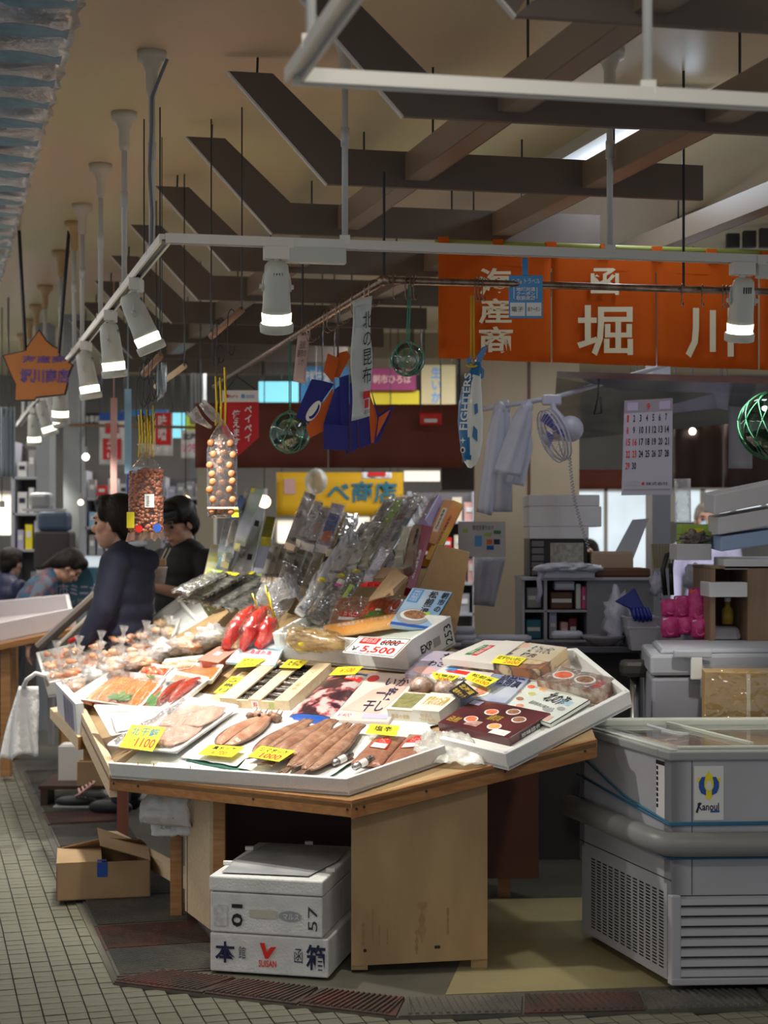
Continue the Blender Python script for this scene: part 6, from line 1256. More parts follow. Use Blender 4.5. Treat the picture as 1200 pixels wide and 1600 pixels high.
# hanging wood sticks with black hooks, film bags of scallops and peanuts
STK = mat('stick_wood', (.30, .16, .10), .5)
for (a_, b__, Y0, Y1, lb) in (((378, 484), (330, 526), 6.42, 6.6, 'short wooden stick with black hooks above the scallop bag'), ((250, 556), (225, 584), 6.42, 6.6, 'short wooden stick with black hooks above the brown bean bag'), ((288, 572), (244, 604), 7.6, 8.2, 'pale wood stick end behind the blue film strip')):
    g = thing('hook_stick', lb, 'stick', P(*a_, Y0)); MB().tube([P(*a_, Y0), P(*b__, Y1)], .014, 10).build('stick', STK if Y0 < 7 else PALE, g, smooth=True)
    MB().tube([P(*a_, Y0), V(P(*a_, Y0).x, Y0, CEIL_Z)], .003, 5).build('wire', BLKW, g); MB().tube([P(*b__, Y1), V(P(*b__, Y1).x, Y1, CEIL_Z)], .003, 5).build('wire', BLKW, g)
kb = 0
BH = 'black wire hook holding gold ties above the hanging bags'
for (px, py, Y, s) in ((362, 500, 6.48, 2.2), (345, 513, 6.54, 2.2), (338, 518, 6.57, 2.2), (344, 556, 6.52, 2.0), (244, 568, 6.46, 2.0), (238, 572, 6.5, 2.0), (231, 577, 6.55, 2.0), (225, 582, 6.59, 2.0), (219, 606, 6.52, 2.0), (229, 608, 6.5, 2.0), (238, 606, 6.5, 2.0)):
    kb += 1; s_hook(P(px, py, Y), .85, BLKW, 'black wire hook above the %s bag, %s from the aisle' % (('scallop', ORD[4 - kb]) if kb <= 4 else ('brown bean', ORD[11 - kb])), 'black hooks above the hanging bags', ang=.4, vs=2.6)
def gold(px, y0, y1, Y, g, w_=.006): MB().tube([P(px, y0, Y), P(px + 1.5, (y0 + y1) / 2, Y - .01), P(px, y1, Y)], w_, 5).build('gold_tie', GOLDT, g)
# bean bag
Y = 6.5
g = thing('bean_bag', 'clear bag of brown bean sweets with a white label, hung by gold ties', 'hanging bag', P(227, 845, Y))
BEAN = mat('bean_brown', (.28, .09, .05), .35, col2=(.42, .17, .10), scale=40)
sk = MB().lathe([(.0, 0), (.06, .005), (.068, .06), (.068, .22), (.055, .27), (.02, .315), (.006, .33)], 20, P(228, 838, Y)); 
for v in sk.v: v.y = Y + (v.y - Y) * .6
sk.build('film', film('bag_film', milk=.04, base=.04, gl=.8), g, smooth=True)
mb = MB(); random.seed(11)
for k in range(430):
    t = random.random(); an = random.uniform(math.pi, 2 * math.pi); rx = .060; z = .02 + t * .235
    p = P(228, 838, Y) + V(rx * math.cos(an), rx * .6 * math.sin(an), z); mb.ell(p, random.uniform(.0075, .0105), nu=7, nv=5)
o = mb.build('bean_sweets', BEAN, g, smooth=True); o['kind'] = 'stuff'
sk2 = MB().lathe([(.0, .01), (.054, .015), (.056, .24), (.01, .27)], 16, P(228, 838, Y));
for v in sk2.v: v.y = Y + (v.y - Y) * .6
sk2.build('inner_fill', BEAN, g, smooth=True)
f = rect(226, 772, 241, 793, Y - .046); patch(f, 0, 0, 1, 1, 'white', g, 'label'); text(f, '豆\n匠', .2, .12, .5, .85, 'black', g, h=.003)
disc(rect(211, 820, 223, 832, Y - .046), .5, .5, .5, .5, 'red', g, 'round_sticker'); disc(rect(239, 818, 252, 832, Y - .046), .5, .5, .5, .5, 'blue', g, 'round_sticker'); patch(rect(198, 800, 210, 825, Y - .04), 0, 0, 1, 1, 'yellow', g, 'label')
mb = MB(); zf = Fr(P(196, 846, Y - .02), P(257, 842, Y - .02), P(254, 830, Y - .03), P(200, 832, Y - .03)); mb.sheet(zf, 12, 3, lambda u, v: (u, v + .2 * math.sin(u * 40) * (1 - v), .01 * math.sin(u * 20))); mb.build('seal', film('peach_film', base=.2, milk=.55, mcol=(.75, .42, .3)), g, smooth=True)
mb = MB().lathe([(.006, 0), (.012, .012), (.04, .045), (.045, .055)], 12, P(232, 716, Y));
for v in mb.v: v += Vector((1, 1, .5)) * .02 * noise.noise(v * 35)
mb.build('bag_neck', FILMM, g, smooth=True)
for px, y0 in ((217, 648), (221, 640), (226, 650), (230, 640), (234, 648), (239, 634)): gold(px, y0, 714, Y, g, .0035)
# scallop bag
g = thing('scallop_bag', 'clear bag of round orange scallop sweets hung by gold ties', 'hanging bag', P(347, 812, Y)); Y = 6.5
sk = MB().lathe([(.0, 0), (.055, .005), (.060, .06), (.060, .27), (.045, .32), (.015, .37), (.006, .385)], 20, P(347, 810, Y))
for v in sk.v: v.y = Y + (v.y - Y) * .6
sk.build('film', film('bag_film', milk=.04, base=.04, gl=.8), g, smooth=True); SC = mat('scallop_sweet', (.36, .12, .04), .35, col2=(.45, .2, .08), scale=40)
random.seed(5)
for r_ in range(8):
    for c_ in range(3):
        p = P(347, 810, Y) + V(-.038 + c_ * .038 + .008 * math.sin(r_ * 2.3), -.028 + .006 * (c_ % 2), .03 + r_ * .037 + .008 * math.sin(c_ * 3 + r_)); MB().ell(p, (.0145, .009, .0145), nu=10, nv=8).build('scallop_sweet', SC, g, smooth=True)
sk2 = MB().lathe([(.0, .01), (.046, .015), (.048, .29), (.01, .33)], 16, P(347, 810, Y));
for v in sk2.v: v.y = Y + .008 + (v.y - Y) * .45
sk2.build('wrapping', mat('pale_wrap', (.16, .08, .05), .3, col2=(.30, .22, .18), scale=25, bump=.5), g, smooth=True)
for (c0, m_) in ((P(346, 664, Y), 0), (P(330, 668, Y), 1)):
    mb = MB(); mb.tube([c0, c0 + V(-.02 - .03 * m_, 0, .03), c0 + V(-.055 - .02 * m_, 0, .065), c0 + V(-.08, 0, .085 - .03 * m_)], [.008, .018, .02, .016], 10)
    for v in mb.v: v += Vector((1, 1, .5)) * .012 * noise.noise(v * 40)
    mb.build('bag_neck', FILMM, g, smooth=True)
for px, y0 in ((337, 588), (344, 590), (351, 574)): gold(px, y0, 665, Y, g, .0045)
patch(rect(362, 795, 373, 808, Y - .03), 0, 0, 1, 1, 'yellow', g, 'label'); MB().slab(rect(324, 792, 372, 795, Y - .037), 0, .003).build('seal', flat('rose'), g)
# blue film strip, red pay flag
f = Fr(P(246, 628, 6.9), P(260, 612, 6.9), P(260, 566, 6.9), P(246, 568, 6.9)); fl_ = f.at(.5, 1); tag(MB().sheet(f, 6, 8, lambda u, v: (u, v, .02 * math.sin(u * 9 + v * 3))).build('film_strip', mat('pale_blue_film', (.42, .52, .58), .25, .3, col2=(.62, .68, .7), scale=20, bump=.6), None, smooth=True, solid=.001), 'pale blue crinkled film strip hanging by the hook sticks', 'film strip')
FS = [o for o in COL.objects if o.name == 'film_strip'][0]; MB().tube([fl_, V(fl_.x, fl_.y, CEIL_Z)], .002, 5).build('thread', BLKW, FS)
YP = pipe_at(372).y; f = rect(347, 610, 404, 712, YP); g = thing('payment_flag', 'red hanging flag with white header and white Japanese writing', 'flag', f.at(.5, 0))
MB().poly([f.at(0, 0), f.at(.45, 0), f.at(1, .28), f.at(1, 1), f.at(0, 1)], (0, .003, 0)).build('cloth', mat('flag_red', (.55, .012, .02), .6), g); patch(f, 0, .82, 1, 1, 'white', g, 'header', h=.004)
disc(f, .14, .91, .05, .03, 'red', g, h=.006); text(f, 'PayPay', .2, .88, .44, .93, 'red', g, h=.006); patch(f, .53, .88, .62, .94, 'sky', g, h=.006); text(f, '道南銀', .65, .88, .88, .93, 'sky', g, h=.006)
text(f, 'ペイペイ', .62, .22, .82, .76, 'white', g, vertical=True, h=.006, bold=.03); text(f, '使えます', .28, .15, .50, .70, 'white', g, vertical=True, h=.006, bold=.03)
MB().tube([P(352, 612, YP), P(370, 588, YP), P(404, 612, YP)], .003, 5).build('wire', BLKW, g); MB().tube([P(370, 588, YP), pipe_at(372)], .003, 5).build('wire', BLKW, g)
# maple leaf sign
MS = [(61, 517), (72, 533), (82, 542), (92, 546), (92, 556), (112, 570), (104, 590), (104, 600), (100, 615), (56, 620), (54, 624), (24, 625), (25, 600), (18, 585), (6, 556), (38, 549), (44, 541), (48, 535)]
Y = 9.0; g = thing('leaf_sign', 'orange maple-leaf shaped shop sign with purple writing', 'sign', P(58, 625, Y))
c = P(58, 575, Y); MB().poly([c + (P(x, y, Y) - c) * 1.05 for x, y in MS], (0, .02, 0)).build('dark_backing', flat('dark'), g); MB().poly([P(x, y, Y - .006) for x, y in MS], (0, .005, 0)).build('face', mat('leaf_orange', (.55, .20, .045), .5), g)
f = rect(28, 540, 108, 612, Y - .008); text(f, '海産商', .08, .62, .92, .78, 'purple', g, bold=.03); text(f, '堀川商店', .04, .18, 1.0, .50, 'purple', g, bold=.04)
MB().tube([P(40, 548, Y), V(P(30, 400, Y).x, Y, CEIL_Z)], .01, 6).build('hanger_rod', BLKW, g); MB().tube([P(92, 552, Y), V(P(108, 400, Y).x, Y, CEIL_Z)], .01, 6).build('hanger_rod', BLKW, g)
# orange shop curtain with slits
ORN = mat('curtain_orange', (.60, .098, .004), .8, col2=(.54, .082, .003), scale=3, spec=.2); IVO = mat('curtain_ivory', (.80, .70, .48), .7)
y_ = 6.62
g = thing('shop_curtain', 'orange cloth shop curtain with large ivory brush characters', 'shop curtain', P(940, 575, y_))
def yc(px): return y_ + (px - 685) / F * y_ * .10
def CF(x0, x1, yt0, yt1, yb0, yb1): return Fr(P(x0, yb0, yc(x0)), P(x1, yb1, yc(x1)), P(x1, yt1, yc(x1)), P(x0, yt0, yc(x0)))
edge = [(685, 860), (862.5, 1024), (1026, 1184), (1187, 1330)]
ybf = lambda x: 560 + (x - 685) * .036; ytf = lambda x: 374 + (x - 685) * .045
for k, (x0, x1) in enumerate(edge):
    f = CF(x0, x1, ytf(x0), ytf(x1), ybf(x0), ybf(x1))
    MB().sheet(f, 14, 10, lambda u, v: (u, v, .010 * math.sin(u * 7 + k) * (1 - v) + .004 * math.sin(u * 25) * (1 - v))).build('curtain_panel', ORN, g, smooth=True, solid=.002)
fall = CF(685, 1330, 374, 403, 560, 583)
MB().slab(fall, -.004, 0, 0, .80, 1, 1).build('curtain_header', ORN, g)
def ctext(ch, x0, y0, x1, y1, bold=.03, vertical=False):
    f = Fr(P(x0, y1, yc(x0)), P(x1, y1, yc(x1)), P(x1, y0, yc(x1)), P(x0, y0, yc(x0))); text(f, ch, 0, 0, 1, 1, IVO, g, bold=bold, vertical=vertical, h=.022)
ctext('海', 747, 420, 798, 462); ctext('産', 747, 467, 798, 507); ctext('商', 747, 511, 800, 555); ctext('函', 921, 420, 965, 462, .02); ctext('堀', 900, 478, 987, 557, .015); ctext('川', 1069, 482, 1144, 560, .02)
MB().tube([P(680, 378, yc(680)), P(1340, 400, yc(1340))], .012, 8).build('bamboo_pole', mat('bamboo', (.28, .30, .06), .5), g, smooth=True)
for x in (692, 777, 860, 945, 1025, 1110, 1195): MB().slab(CF(x - 8, x + 8, ytf(x) - 3, ytf(x) - 3, ytf(x) + 14, ytf(x) + 14), .004, .020).build('loop', ORN, g)
# ================================================================ PEOPLE
SKIN = mat('skin', (.52, .29, .20), .5, trans=.05); HAIR = mat('hair_black', (.012, .009, .008), .45, bump=.6, bscale=90, stretch=(1, 1, .15), spec=.15)
def limb(mb, pts, rs, n=5, seg=14):
    path = []; rr = []
    for i in range(len(pts) - 1):
        for k in range(n): t = k / n; path.append(Vector(pts[i]).lerp(Vector(pts[i + 1]), t)); rr.append(rs[i] * (1 - t) + rs[i + 1] * t)
    path.append(Vector(pts[-1])); rr.append(rs[-1]); mb.tube(path, rr, seg); mb.ell(path[0], rr[0], nu=12, nv=8); mb.ell(path[-1], rr[-1], nu=12, nv=8)
def rem(mb, name, m, par, vox, smooth_it=4):
    o = mb.build(name, m, par, smooth=True)
    md = o.modifiers.new('r', 'REMESH'); md.mode = 'VOXEL'; md.voxel_size = vox; md.use_smooth_shade = True
    if smooth_it: s_ = o.modifiers.new('s', 'SMOOTH'); s_.iterations = smooth_it; s_.factor = .5
    return o
def hand(mb, wrist, d, palm_n, s=1.0, curl=.5):
    d = Vector(d).normalized(); pn = Vector(palm_n).normalized(); side = d.cross(pn).normalized()
    for k in range(5): mb.ell(wrist + d * (.02 + .018 * k) * s, .0, nu=4, nv=3) if False else None
    for t in (-1, -.33, .33, 1): limb(mb, [wrist, wrist + d * .085 * s + side * .030 * t * s], [.016 * s, .012 * s], 4, 8)
    for i, (t, L_) in enumerate(((-1, .062), (-.33, .075), (.33, .070), (1, .052))):
        b0 = wrist + d * .085 * s + side * .030 * t * s; d1 = (d + pn * curl * .6).normalized(); d2 = (d + pn * curl * 1.8).normalized()
        limb(mb, [b0, b0 + d1 * L_ * .5 * s, b0 + d1 * L_ * .5 * s + d2 * L_ * .55 * s], [.0095 * s, .0085 * s, .0065 * s], 3, 8)
    b0 = wrist + d * .025 * s - side * .026 * s; limb(mb, [b0, b0 + (d * .6 - side * .7).normalized() * .04 * s, b0 + (d * .6 - side * .7).normalized() * .04 * s + (d + pn * .4).normalized() * .032 * s], [.013 * s, .0105 * s, .008 * s], 3, 8)
def person(lab, loc, yaw, H, shirt, trousers, hair_mat=HAIR, lean_=0.0, head_tilt=0.0, longsleeve=True, arms=None, hairstyle='short', cap=None, head_fwd=0.0, vox=.012, collar=None, hood=False, bulk=1.0, mask=None, hs=1.0):
    """figure built facing +Y in its own frame, then turned by yaw"""
    s = H / 1.65; sH = s * hs; g = thing('person', lab, 'person')
    hip = V(0, 0, .88 * s); L = lambda x, y, z: V(x * s, y * s, z * s)
    Rl = Matrix.Rotation(-lean_, 3, 'X')
    up = lambda p: hip + Rl @ (p - hip)
    sh = 1.33; hd = up(L(0, .035 + head_fwd, 1.50)); Rh = Matrix.Rotation(-lean_ - head_tilt, 3, 'X')
    hp = lambda x, y, z: hd + Rh @ V(x * sH, y * sH, z * sH)
    arms = arms or (((-.23, .03, 1.08), (-.22, .15, .88)), ((.23, .03, 1.08), (.22, .15, .88)))
    body = MB()
    body.ell(hp(0, -.008, .035), (.078 * sH, .095 * sH, .088 * sH), Rh); body.ell(hp(0, .022, -.045), (.058 * sH, .066 * sH, .070 * sH), Rh); body.ell(hp(0, .055, -.085), (.026 * sH, .024 * sH, .022 * sH), Rh)
    body.ell(hp(0, .095, -.02), (.013 * sH, .020 * sH, .018 * sH), Rh); body.ell(hp(0, .088, .005), (.009 * sH, .012 * sH, .03 * sH), Rh); body.ell(hp(0, .083, -.056), (.024 * sH, .014 * sH, .010 * sH), Rh); body.ell(hp(0, .070, .038), (.055 * sH, .022 * sH, .014 * sH), Rh)
    for sx in (-1, 1): body.ell(hp(.040 * sx, .052, -.015), (.026 * sH, .026 * sH, .024 * sH), Rh); body.ell(hp(.080 * sx, -.005, -.005), (.010 * sH, .019 * sH, .032 * sH), Rh)
    limb(body, [up(L(0, -.015, 1.30)), hp(0, -.02, -.06)], [.062 * s, .050 * s]); limb(body, [up(L(0, 0, .95)), up(L(0, 0, 1.15)), up(L(0, -.01, 1.30))], [.11 * s, .11 * s, .09 * s])
    top = MB(); W_ = 1.0 * bulk
    for z, rx, ry, yo in ((.86, .165, .125, 0), (.95, .16, .12, 0), (1.05, .158, .12, 0), (1.15, .17, .125, 0), (1.23, .175, .118, -.005), (1.30, .145, .092, -.012)): top.ell(up(L(0, yo, z)), (rx * s * W_, ry * s * W_, .125 * s), Rl, nu=16, nv=10)
    for sx, (el, ha) in zip((-1, 1), arms):
        shp = up(L(.178 * sx, -.01, sh - .03)); elp = up(L(*el)); hap = up(L(*ha))
        limb(top, [shp, elp], [.066 * s * W_, .052 * s * W_] if longsleeve else [.064 * s, .058 * s]) if longsleeve else limb(top, [shp, shp.lerp(elp, .72)], [.066 * s, .060 * s])
        if longsleeve: limb(top, [elp, elp.lerp(hap, .92)], [.052 * s * W_, .037 * s * W_])
        limb(body, [shp, elp, hap], [.050 * s, .040 * s, .026 * s]); hand(body, hap, (hap - elp), V(0, 0, -1) if abs((hap - elp).normalized().z) < .8 else V(0, 1, 0), s * 1.0)
    limb(top, [up(L(0, -.02, 1.30)), up(L(0, -.012, 1.375))], [.085 * s, .066 * s])
    legs = MB()
    for sx in (-1, 1):
        limb(body, [L(.085 * sx, 0, .86), L(.09 * sx, .01, .46), L(.09 * sx, -.01, .09)], [.075 * s, .05 * s, .035 * s])
        limb(legs, [L(.085 * sx, 0, .86), L(.09 * sx, .01, .46), L(.09 * sx, -.01, .10)], [.098 * s, .068 * s, .055 * s])
        sm = MB(); sm.ell(L(.09 * sx, .045, .045), (.045 * s, .125 * s, .045 * s), nu=14, nv=8); rem(sm, 'shoe', flat('black'), g, .014, 2)
    legs.ell(L(0, 0, .88), (.155 * s, .115 * s, .10 * s)); rem(legs, 'trousers', trousers, g, .018)
    rem(body, 'body', SKIN, g, vox * .62, 3)
    if hood:
        hb = MB(); hb.ell(up(L(0, -.115, 1.34)), (.13 * s, .075 * s, .075 * s), Rl); limb(top, [up(L(-.12, -.05, 1.33)), up(L(0, -.13, 1.31)), up(L(.12, -.05, 1.33))], [.045 * s, .062 * s, .045 * s]); limb(top, [up(L(-.11, -.03, 1.36)), up(L(-.06, .06, 1.30))], [.034 * s, .024 * s]); limb(top, [up(L(.11, -.03, 1.36)), up(L(.06, .06, 1.30))], [.034 * s, .024 * s])
    o = rem(top, 'jacket' if hood else 'shirt', shirt, g, vox, 3)
    if collar:
        c = MB(); ring = [up(L(.072 * math.sin(t), -.022 + .078 * math.cos(t), 1.385 + .018 * -math.cos(t))) for t in [2 * math.pi * k / 16 for k in range(17)]]; c.tube(ring, .018 * s, 10); c.build('collar', collar, g, smooth=True)
    h = MB()
    if hairstyle != 'none':
        h.ell(hp(0, -.028, .052), (.090 * sH, .098 * sH, .092 * sH), Rh, nu=20, nv=14); h.ell(hp(0, -.065, -.01), (.078 * sH, .058 * sH, .085 * sH), Rh)
        h.ell(hp(0, .035, .100), (.072 * sH, .058 * sH, .040 * sH), Rh)
        for sx in (-1, 1): h.ell(hp(.070 * sx, -.030, .02), (.026 * sH, .050 * sH, .06 * sH), Rh); h.ell(hp(.067 * sx, .032, .055), (.02 * sH, .026 * sH, .045 * sH), Rh)
        for k in range(9): a_ = -1 + k * .25; h.ell(hp(.055 * a_, .078 - .03 * abs(a_), .080 - .012 * (k % 2)), (.014 * sH, .014 * sH, .026 * sH), Rh)
        if hairstyle == 'long': limb(h, [hp(0, -.09, .0), hp(0, -.11, -.14)], [.05 * s, .03 * s])
        rem(h, 'hair', hair_mat, g, .009, 2)
    if cap:
        c = MB(); c.ell(hp(0, -.012, .062), (.094 * sH, .108 * sH, .082 * sH), Rh, nu=20, nv=12); b_ = MB(); c.add([], []); b_.poly([hp(.075 * math.sin(t), .07 + .085 * math.cos(t), .060 - .018 * math.cos(t)) for t in [math.pi * (k / 12 - .5) for k in range(13)]], V(0, 0, .008 * s))
        c.build('cap', cap, g, smooth=True); b_.build('cap_brim', cap, g)
    for sx in (-1, 1): MB().ell(hp(.031 * sx, .0755, .006), (.013 * sH, .008 * sH, .008 * sH), Rh, nu=10, nv=6).build('eye', flat('black', .3), g, smooth=True); MB().ell(hp(.033 * sx, .083, .030), (.02 * sH, .006 * sH, .004 * sH), Rh, nu=8, nv=5).build('eyebrow', HAIR, g, smooth=True)
    MB().ell(hp(0, .094, -.056), (.020 * sH, .006 * sH, .006 * sH), Rh, nu=10, nv=6).build('lips', mat('lips', (.42, .15, .12), .5), g, smooth=True)
    if mask: MB().ell(hp(0, .055, -.045), (.060 * sH, .058 * sH, .05 * sH), Rh).build('face_mask', mask, g, smooth=True)
    g.location = loc; g.rotation_euler = (0, 0, yaw); return g
NAVYJ = mat('navy_jacket', (.006, .008, .026), .8, col2=(.009, .011, .034), scale=6, bump=.5, bscale=14); BLKT = mat('black_cotton', (.006, .006, .007), .8, bump=.4, bscale=12); JEAN = mat('dark_trousers', (.03, .035, .05), .8)
person('woman with short black hair in a navy hooded jacket, seen side-on facing the aisle', (-1.41, 9.05, 0), math.radians(80), 1.73, NAVYJ, JEAN, collar=mat('pale_collar', (.55, .60, .68), .7), hood=True, bulk=1.24, hs=1.14, head_fwd=.02, head_tilt=.02)
person('man in black cap and black T-shirt bending over a cup with both hands', (-1.18, 9.75, 0), math.radians(140), 1.74, BLKT, JEAN, cap=flat('black'), head_tilt=.35, longsleeve=False, bulk=1.16, hs=1.06, arms=(((-.27, .06, 1.08), (-.02, .26, 1.16)), ((.27, .05, 1.09), (.06, .27, 1.16))))
cupc = Vector((-1.27, 9.42, 1.24)); g = thing('noodle_cup', 'paper cup with lid and chopsticks held by the man in the black cap', 'cup', cupc)
MB().lathe([(.030, 0), (.042, .085), (.045, .088), (.045, .095), (0, .095)], 16, cupc).build('cup', mat('cup_pink', (.62, .48, .42), .5, col2=(.7, .62, .58), scale=20), g, smooth=True); MB().box(cupc + V(0, 0, .12), (.07, .05, .04)).build('cup_sandwich', flat('tan'), g, bevel=.005)
for dx in (-.01, .012): MB().tube([cupc + V(dx, 0, .10), cupc + V(dx + .05, 0, .20)], .003, 5).build('chopstick', flat('cream'), g)
HAW = mat('blue_floral', (.03, .09, .17), .7, col2=(.12, .16, .22), scale=9, ramp=(.45, .6, [(.55, (.20, .08, .07))]))
person('woman in blue patterned shirt bending forward, far behind the foam trays', (-2.62, 11.7, .0), math.radians(-78), 1.58, HAW, JEAN, lean_=.62, head_tilt=.25, hairstyle='long', head_fwd=.03)
person('person with dark hair at the frame edge behind the bending woman', (-2.84, 12.4, 0), math.radians(-35), 1.44, flat('navy'), JEAN, lean_=.1)
person('grey-haired person glimpsed beyond the stacked boxes under the dark curtain', (2.58, 13.3, 0), math.radians(170), 1.80, flat('lilac'), JEAN, hair_mat=mat('hair_grey', (.25, .20, .16), .7), mask=flat('skyblue'))
person('dark-haired person glimpsed between the cardboard box and black drawer unit', (1.60, 13.0, 0), math.radians(160), 1.50, flat('navy'), JEAN, hairstyle='long')

# ================================================================ STALL INTERIOR
def bx(name, lab, cat, px0, py0, px1, py1, Y, d, m, group=None, bevel=.003, parent=None):
    a_ = P(px0, py1, Y); b__ = P(px1, py0, Y)
    mb = MB(); mb.hexa([V(a_.x, Y, a_.z), V(b__.x, Y, a_.z), V(b__.x, Y + d, a_.z), V(a_.x, Y + d, a_.z)], [V(a_.x, Y, b__.z), V(b__.x, Y, b__.z), V(b__.x, Y + d, b__.z), V(a_.x, Y + d, b__.z)])
    if parent is not None: return mb.build(name, m, parent, bevel=bevel)
    g = thing(name, lab, cat, ((a_.x + b__.x) / 2, Y + d / 2, a_.z), group); mb.build('body', m, g, bevel=bevel); return g
GREYP = mat('grey_panel', (.25, .26, .30), .5, col2=(.29, .30, .34), scale=3); LGREY = mat('light_grey_panel', (.42, .43, .48), .5)
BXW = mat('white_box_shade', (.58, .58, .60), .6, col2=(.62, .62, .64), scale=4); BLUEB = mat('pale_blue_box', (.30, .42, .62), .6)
# beige partition behind bags, blackened base
struct(MB().hexa([P(742, 1300, 9.6) * 1, P(905, 1300, 9.6), P(905, 1300, 9.6) + V(0, .1, 0), P(742, 1300, 9.6) + V(0, .1, 0)], [P(742, 560, 9.6), P(905, 560, 9.6), P(905, 560, 9.6) + V(0, .1, 0), P(742, 560, 9.6) + V(0, .1, 0)]).build('wall_partition', WALLB))
g = bx('wall_panel', 'x', 'panel', 825, 560, 829, 960, 9.59, .02, flat('brown')); g['label'] = 'thin brown strip on the beige partition behind the fan'; g.name = 'panel_strip'
# hanging plastic bags
HB = mat('hanging_plastic', (.52, .54, .64), .35, bump=.7, bscale=20)
for k, (pts, Y, lb) in enumerate((([(745, 800), (768, 806), (792, 640), (768, 636)], 7.9, 'long narrow clear plastic sleeve hanging beside the fish balloon'), ([(762, 800), (800, 800), (800, 640), (778, 632)], 8.05, 'long translucent plastic bag roll hanging in the middle'), ([(770, 738), (812, 745), (836, 650), (812, 622)], 7.85, 'white carrier bag folded to a wedge hanging nearest the fan'), ([(790, 755), (818, 760), (836, 680), (808, 690)], 8.0, 'small white bag behind the wedge-shaped carrier bag'))):
    f = Fr(*[P(x, y, Y) for x, y in pts]); g = thing('hanging_bag', lb, 'plastic bag', f.at(.5, 0), None)
    MB().sheet(f, 12, 16, lambda u, v: (.5 + (u - .5) * (1 - .55 * max(0, v - .75) * 3), v, .03 * math.sin(math.pi * u) + .007 * math.sin(u * 13 + k) * (1 - v * .4))).build('bag', HB, g, smooth=True, solid=.006)
    MB().ell(f.at(.5, 1.0, .01), (.028, .02, .03), nu=12, nv=8, jit=.5, seed=k).build('knot', HB, g, smooth=True)
g = thing('hanging_rail', 'white angled pole holding the bags and clip fan', 'rail', P(830, 630, 7.9)); MB().tube([P(738, 642, 7.9), P(862, 622, 7.9), P(1060, 565, 8.2)], .012, 10).build('pole', mat('pole_white', (.5, .5, .58), .4), g, smooth=True); MB().tube([P(740, 640, 7.9), V(P(740, 640, 7.9).x, 7.9, CEIL_Z)], .004, 5).build('wire', BLKW, g); MB().tube([P(1060, 565, 8.2), V(P(1060, 565, 8.2).x, 8.2, CEIL_Z)], .004, 5).build('wire', BLKW, g)
# clip fan
FANW = mat('fan_white', (.50, .50, .60), .4); fc = P(866, 680, 7.7); fd = Vector((-.90, -.26, -.36)).normalized(); Rf = rotm((0, 0, 1), fd)
g = thing('clip_fan', 'white clip-on fan with blue blades tilted down, hanging from the pole', 'fan', fc - V(0, 0, .1))
MB().ell(fc - fd * .085, (.062, .062, .062), Rf, nu=16, nv=10).build('motor', FANW, g, smooth=True)
MB().tube([P(862, 628, 7.85), P(866, 640, 7.8), fc - fd * .06 + V(0, 0, .03)], [.012, .014, .018], 10).build('arm', FANW, g, smooth=True); MB().box(P(862, 625, 7.85), (.09, .04, .05)).build('clip', FANW, g, bevel=.008)
R_ = .125; mb = MB()
for h_, r_ in ((.0, R_), (.018, R_ * 1.01), (-.018, R_ * 1.0)): mb.tube([fc + Rf @ V(r_ * math.cos(t), r_ * math.sin(t), h_) for t in [2 * math.pi * k / 28 for k in range(29)]], .0035, 6)
mb.build('grille_ring', FANW, g, smooth=True); mb = MB()
for k in range(30):
    t = 2 * math.pi * k / 30; mb.tube([fc + Rf @ V(.025 * math.cos(t), .025 * math.sin(t), .05), fc + Rf @ V(R_ * .7 * math.cos(t), R_ * .7 * math.sin(t), .042), fc + Rf @ V(R_ * math.cos(t), R_ * math.sin(t), .0)], .0011, 4)
    mb.tube([fc + Rf @ V(.03 * math.cos(t), .03 * math.sin(t), -.05), fc + Rf @ V(R_ * math.cos(t), R_ * math.sin(t), -.018)], .0011, 4)
o = mb.build('grille_wires', FANW, g, smooth=True); o['kind'] = 'stuff'; MB().lathe([(0, -.004), (.028, -.003), (.026, .004), (0, .006)], 16, fc + Rf @ V(0, 0, .048), Rf).build('grille_cap', FANW, g, smooth=True)
for k in range(4):
    t = k * math.pi / 2 + .4; mb = MB(); mb.poly([fc + Rf @ V(.02 * math.cos(t), .02 * math.sin(t), -.01), fc + Rf @ V(.10 * math.cos(t - .35), .10 * math.sin(t - .35), -.015), fc + Rf @ V(.11 * math.cos(t + .1), .11 * math.sin(t + .1), .0), fc + Rf @ V(.10 * math.cos(t + .5), .10 * math.sin(t + .5), .015)], fd * .003); mb.build('blade', mat('blade_blue', (.10, .09, .42), .3), g)
# coil cord from the fan, hanging clamp
g = thing('coiled_cord', 'grey coiled cord dangling from the fan down to the shelf', 'cord', P(915, 850, 7.6)); a_, b__ = P(890, 712, 7.66), P(922, 862, 7.6)
MB().tube([a_.lerp(b__, t) + V(.02 * math.sin(math.pi * t), 0, 0) * -1 + V(.007 * math.cos(t * 190), .007 * math.sin(t * 190), 0) for t in [k / 260 for k in range(261)]], .0022, 5).build('coil', flat('grey'), g, smooth=True)
g = thing('hanging_clamp', 'black wire clamp hanging below the orange curtain', 'clamp', P(935, 650, 7.4)); MB().tube([P(936, 588, 7.85), P(934, 620, 7.85), P(928, 648, 7.85), P(940, 645, 7.85), P(938, 620, 7.85)], .005, 6).build('clamp_wire', BLKW, g, smooth=True)
